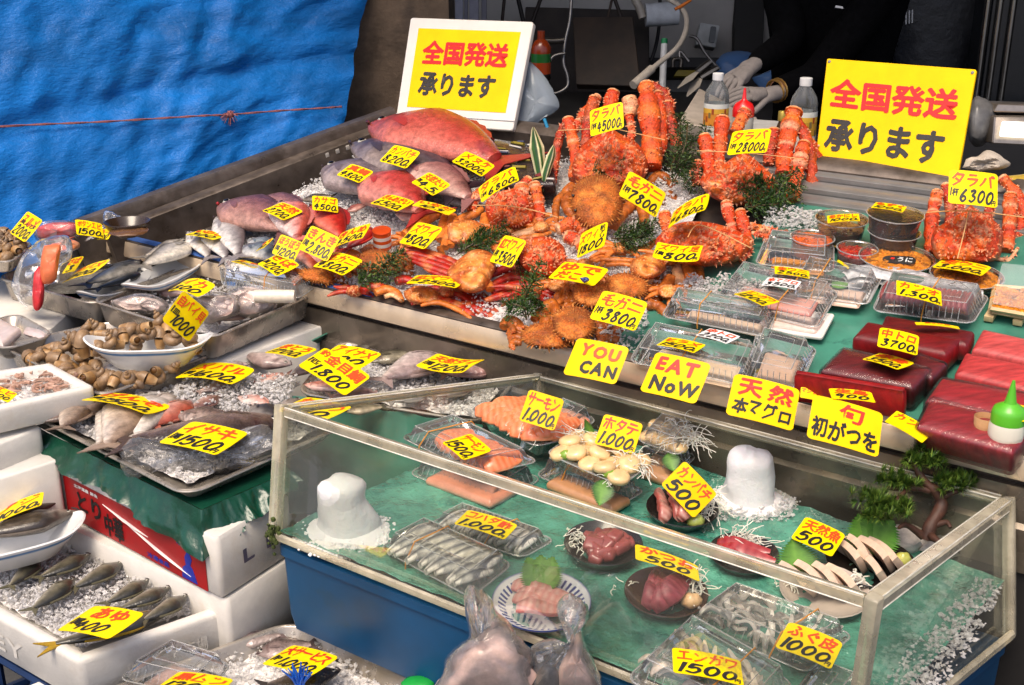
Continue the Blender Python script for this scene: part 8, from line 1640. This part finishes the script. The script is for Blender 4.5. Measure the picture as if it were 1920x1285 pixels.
C('R3', (1645,865),(1910,935),(1465,970), lvl(.40),.02, '大サービス', '1P|1.000', 'yellow card priced 1.000 in the bottom tray beside the blue twine', asp=1.25, red_mat=RED_INK)
C('R3', (990,1012),(1300,1060),(890,1110), lvl(.42),.02, '黒ムツ', '1200', 'yellow card at the bottom edge left of the blue twine', asp=1.3)
C('R5', (430,848),(565,890),(380,862), T, .012, 'しま', '800', 'yellow card mostly hidden by the blue edged rail', asp=1.5)
C('R5', (680,808),(803,885),(533,875), T, .035, 'さば', '1尾|1200', 'yellow card priced 1200 on the horse mackerel by the rail', asp=1.1)
C('R5', (1005,798),(1192,855),(880,890), T, .04, '毛ガニ', '4800', 'yellow card priced 4800 above the small hairy crab by the rail', bend=.1)
C('R4', (530,545),(720,580),(375,595), lvl(.70),.02, 'まとう', '1700', 'yellow card behind the 1,800 card near the styrofoam box', asp=1.4)
C('R4', (755,560),(1040,745),(595,680), lvl(.69),.01, '金目鯛', '1匹|1.800', 'long yellow card priced 1.800 leaning over the pink fish', asp=1.35, layout_rows=([('釣', (-.46,.20,-.30,.44),0,0),('金目鯛', (-.28,.02,.46,.44),0,0)], [('1匹', (-.48,-.20,-.28,.02),0,0),('1.800', (-.30,-.45,.42,-.06),.2,0)]))
C('R4', (840,545),(1110,605),(700,640), lvl(.69),.015, 'アイナメ', '900', 'yellow card on the dark olive fish behind the 1.800 card', asp=1.4)
C('R4', (1460,612),(1757,645),(1320,690), lvl(.69),.01, '天然ダイ', '1尾|1200', 'yellow card priced 1200 on the pale bream in the long tray', bend=-.10, asp=1.5)
C('R4', (640,872),(930,935),(445,958), lvl(.67),.01, 'ホウボウ', '900', 'yellow card seen partly through the rim of the clear case', asp=1.4)
C('R5', (1380,135),(1545,182),(1300,240), T, .09, 'カンパチ', '8200', 'yellow card priced 8200 on the dark amberjack', asp=1.15)
C('R5', (1115,252),(1255,303),(1033,325), T, .07, '真鯛', '4800', 'yellow card priced 4800 on the grey striped bream', asp=1.2)
C('R5', (1600,302),(1735,385),(1495,372), T, .08, '天然たい', '1尾|4.5', 'yellow card priced 4.5 on the pale bream over the amberjack', asp=1.2)
C('R6', (778,872),(950,960),(708,940), T, .10, 'メヌケ', '32000', 'yellow card priced 32000 on the huge pink redfish', asp=1.3)
C('R5', (1345,440),(1512,490),(1238,500), T, .06, 'きんめだい', '6500', 'yellow card priced 6500 on the rosy snapper', asp=1.35)
C('R5', (1545,478),(1770,540),(1500,512), T, .06, 'いなだ', '103', 'yellow card right of the rosy snapper card above the crab legs', asp=1.6)
C('R5', (873,452),(1032,472),(885,542), T, .05, 'カサゴ', '4500', 'small upright yellow card behind the bright red huge eyed fish', asp=1.4)
C('R5', (690,490),(822,550),(565,545), T, .06, '天然', '2700', 'yellow card priced 2700 on the purplish sea bream', asp=1.2)
C('R5', (1050,688),(1238,625),(1003,778), T, .05, 'きんめ', '4500', 'yellow card priced 4500 on the red fish beside the tin', asp=1.5)
C('R5', (870,635),(1050,715),(793,785), T, .065, 'きんき', '1尾|2.800', 'yellow card priced 2.800 over the whitish pink rockfish', asp=1.2)
C('R5', (682,690),(820,745),(628,812), T, .05, 'ほうぼう', '1尾|1200', 'yellow card with curly red script left of the 2.800 card', asp=1.1)
C('R5', (600,735),(650,712),(515,805), T, .045, 'い', '90', 'narrow yellow card edge left of the curly script card', asp=.9)
C('R5', (1530,615),(1690,655),(1415,745), T, .055, 'ズワイ', '1肩|800', 'yellow card priced 800 on the orange crab legs at left', asp=1.2)
C('R8', (172,655),(388,530),(190,742), T, .13, 'タラバ', '1杯|6800', 'curved yellow card priced 6800 on the folded king crab by the leaf', asp=1.5, bend=.12)
C('R8', (820,210),(1012,158),(828,360), T, .0, 'タラバ', '1杯|45000', 'yellow card priced 45000 on the tallest king crab', asp=1.25, fit_depth=2.62)
C('R8', (1058,558),(1272,692),(988,697), T, .07, '毛ガニ', '1杯|7800', 'yellow card priced 7800 on the largest hairy crab', asp=1.5, fit_depth=2.50)
C('R8', (1655,330),(1882,314),(1615,468), T, .0, 'タラバ', '1杯|28000', 'yellow card priced 28000 on the second king crab', asp=1.35, fit_depth=2.47)
C('R8', (1308,790),(1522,684),(1265,895), T, .0, 'タラバ', '1杯|6800', 'curved yellow card priced 6800 on the folded king crab near the packs', asp=1.5, bend=.14, fit_depth=2.34)
C('S1', (1268,165),(1412,100),(1243,297), T, .0, 'ズワイ', '1800', 'upright yellow card priced 1800 with a small vertical note', asp=1.05, fit_depth=2.40, layout_rows=([('ズワイ', (-.46,.0,.20,.36),.1,0)], [('1800', (-.44,-.44,.42,-.06),.2,0),('訳', (.26,.24,.44,.44),0,0),('ア', (.26,.06,.44,.22),0,0),('リ', (.28,-.08,.44,.05),0,0)]))
C('S1', (1680,213),(1922,228),(1640,295), T, .07, 'ズワイ足', '1肩|800', 'flat curved yellow card priced 800 before the right folded king crab', asp=1.7, bend=-.12)
C('S1', (860,170),(980,203),(783,312), T, .05, '紅ズワイ', '1杯|3500', 'yellow card priced 3500 on the peach shelled snow crab', asp=1.05)
C('S1', (1178,310),(1418,352),(1092,397), T, .055, 'ゆでだこ', '900', 'yellow card with red script behind the pale hairy crabs', asp=1.5, layout_rows=([('ゆで', (-.44,.0,.40,.44),.1,0),('だこ', (-.40,-.44,.1,-.02),.1,0)], []))
C('S1', (1388,463),(1627,530),(1310,612), T, .045, '毛ガニ', '1杯|3800', 'large yellow card priced 3800 on the front heap of hairy crabs', asp=1.25)
C('S1', (395,380),(655,405),(345,425), T, .045, '紅ズワイ', '1杯|2500', 'flat yellow card priced 2500 on the deep red snow crab', asp=1.7, bend=.06)
# cards along the front rail
C('O', (1083,633),(1181,652),(1054,701), T, .0, None, None, 'yellow card reading YOU CAN, leftmost of the big cards on the rail', asp=1.32, mat=YEL2, fit_depth=2.10, layout_rows=([('YOU', (-.34,.04,.40,.40),.06,0)], [('CAN', (-.24,-.40,.44,-.04),.0,0)]), bold=.055, red_mat=RED_INK2)
C('S4', (133,258),(403,320),(45,447), T, .0, None, None, 'yellow card reading EAT NOW on the rail before the clear packs', asp=1.32, mat=YEL2, fit_depth=1.99, layout_rows=([('EAT', (-.40,.05,.34,.42),.06,0)], [('NoW', (-.38,-.42,.46,-.04),.0,0)]), bold=.05, red_mat=RED_INK)
C('S4', (525,365),(845,447),(455,557), T, .0, None, None, 'yellow card with two red characters above black katakana on the rail', asp=1.35, mat=YEL2, fit_depth=1.90, layout_rows=([('天', (-.40,.02,-.04,.44),.0,0),('然', (.04,.02,.42,.44),0,0)], [('本マグロ', (-.44,-.42,.44,-.02),.1,0)]), bold=.04, red_mat=RED_INK)
C('S4', (985,437),(1195,458),(970,482), T, .02, '生島', '900', 'yellow card behind the bonito card with a faded red mark', asp=1.4, fit_depth=1.84)
C('S4', (917,470),(1257,567),(842,667), T, .0, None, None, 'yellow card with one big red character, rightmost of the big rail cards', asp=1.35, mat=YEL2, fit_depth=1.80, layout_rows=([('旬', (-.12,.06,.24,.45),.0,0)], [('初がつを', (-.46,-.44,.46,.04),.0,0)]), bold=.035, red_mat=RED_INK)
C('S4', (1310,548),(1490,652),(1235,590), T, .012, 'カツオ', '', 'flat yellow card lying between the bonito card and the tuna slabs', asp=1.7, r=.05)
C('S4', (838,430),(926,447),(828,480), T, .012, 'マグロ', '', 'small yellow sticker beside the red tuna block near the rail', asp=1.6)
C('S4', (1825,505),(1990,540),(1780,570), T, .05, '中トロ', '6200', 'yellow card on the wrapped rosy tuna at the right edge', asp=1.4)
C('S3', (1300,65),(1627,100),(1262,285), T, .0, 'タラバ', '1杯|6300', 'yellow card priced 6300 on the banded king crab at the right edge', asp=1.35, fit_depth=2.17)
C('S3', (478,372),(692,360),(458,420), T, .062, 'あかにし', '1000', 'small yellow card on the lid of the pickles tub', asp=1.9, r=.03)
C('S3', (802,282),(1010,315),(752,315), T, .075, 'もずく', '1000', 'small yellow card on the lid of the upper dark sauce tub', asp=1.9, r=.03)
C('S3', (1255,660),(1582,718),(1155,712), T, .028, '生ウニ', '3.000', 'yellow card priced 3.000 on the right sea urchin tub', asp=1.9)
C('S3', (950,808),(1250,885),(915,893), T, .05, 'カツオ', '1.300', 'yellow card lying on the sliced tuna pack', asp=2.0, r=.03)
C('S3', (125,710),(357,745),(108,757), T, .042, '生ウニ', '2500', 'yellow strip card on the rearmost stacked packs', asp=2.2, r=.03)
C('S3', (75,785),(302,815),(20,835), T, .042, '本マグロ', '3500', 'white card with red and black writing on the double card pack', asp=2.0, mat=WHT, r=.03)
C('S2', (858,670),(1047,747),(750,697), T, .045, 'エンガワ', '1200', 'yellow card across the double card pack', asp=1.9, r=.03)
C('S2', (592,920),(792,975),(500,965), T, .045, '中トロ', '2200', 'white card with red and black writing on the hinged pack', asp=1.9, mat=WHT, r=.03)
C('S2', (328,978),(570,1030),(243,1027), T, .045, 'ヒラメ', '1500', 'yellow card on the pack above the EAT NOW card', asp=1.9, r=.03)
C('S4', (1235,142),(1427,187),(1190,227), T, .065, '中トロ', '3700', 'yellow card priced 3700 leaning on the squared tuna block', asp=1.35)
C('S4', (1215,262),(1387,312),(1132,293), T, .045, '赤身', '3500', 'yellow card priced 3500 on the glossy wrapped tuna block', asp=2.0)
C('S3', (1068,1085),(1362,1115),(1048,1097), T, .045, '本マグロ', '', 'thin edge on yellow card on the dark tuna block', asp=2.2)
C('S3', (545,668),(622,720),(530,676), T, .03, 'イ', '', 'tiny yellow card leaning on the red roe cup', asp=1.8)
# cards inside the clear case
C('S5', (1525,93),(1730,155),(1462,272), F, .115, 'サーモン', '1.000', 'yellow card priced 1.000 standing in the open salmon pack', asp=1.15, red_mat=RED_INK, mat=YEL2, bold=.03)
C('S5', (1195,360),(1322,462),(1003,387), F, .085, 'サーモン', '1500', 'yellow card priced 1500 lying on the upper salmon pack', asp=1.5)
C('S5', (1172,790),(1462,880),(1083,870), F, .048, 'コハダ酢', '1.000', 'yellow card priced 1.000 on the rear shad pack', asp=1.9)
C('S6', (512,120),(754,185),(438,302), F, .09, 'ホタテ', '1.000', 'yellow card priced 1.000 standing behind the scallops', asp=1.15, red_mat=RED_INK, mat=YEL2, bold=.03)
C('S6', (1010,412),(1212,622),(855,555), F, .05, 'カンパチ', '500', 'diamond tilted yellow card behind the amberjack bowl', asp=1.35, mat=YEL2)
C('S6', (765,800),(1042,885),(742,850), F, .05, 'かつお', '500', 'yellow card just behind the front rim of the clear case', asp=1.6)
C('S8', (1500,262),(1842,385),(1478,335), F, .05, 'かつお', '500', 'yellow card behind the purple red tuna bowl', asp=1.7)
C('S7', (572,452),(772,545),(470,545), F, .045, '天然魚', '500', 'yellow card behind the dark skinned white fish bowl', asp=1.25)
C('S7', (497,976),(768,1085),(383,1082), F, .05, 'ふぐ皮', '1000', 'yellow card priced 1000 on the blowfish skin pack', asp=1.35, bend=.08)
C('O', (1266,1214),(1395,1240),(1257,1258), F, .05, 'エンガワ', '1500', 'yellow card priced 1500 on the bottom edge flounder pack', asp=1.7)
C('R2', (-30,150),(105,205),(-70,215), lvl(.70),.015, 'エビ', '500', 'yellow card at the corner of the shrimp box', asp=1.4)
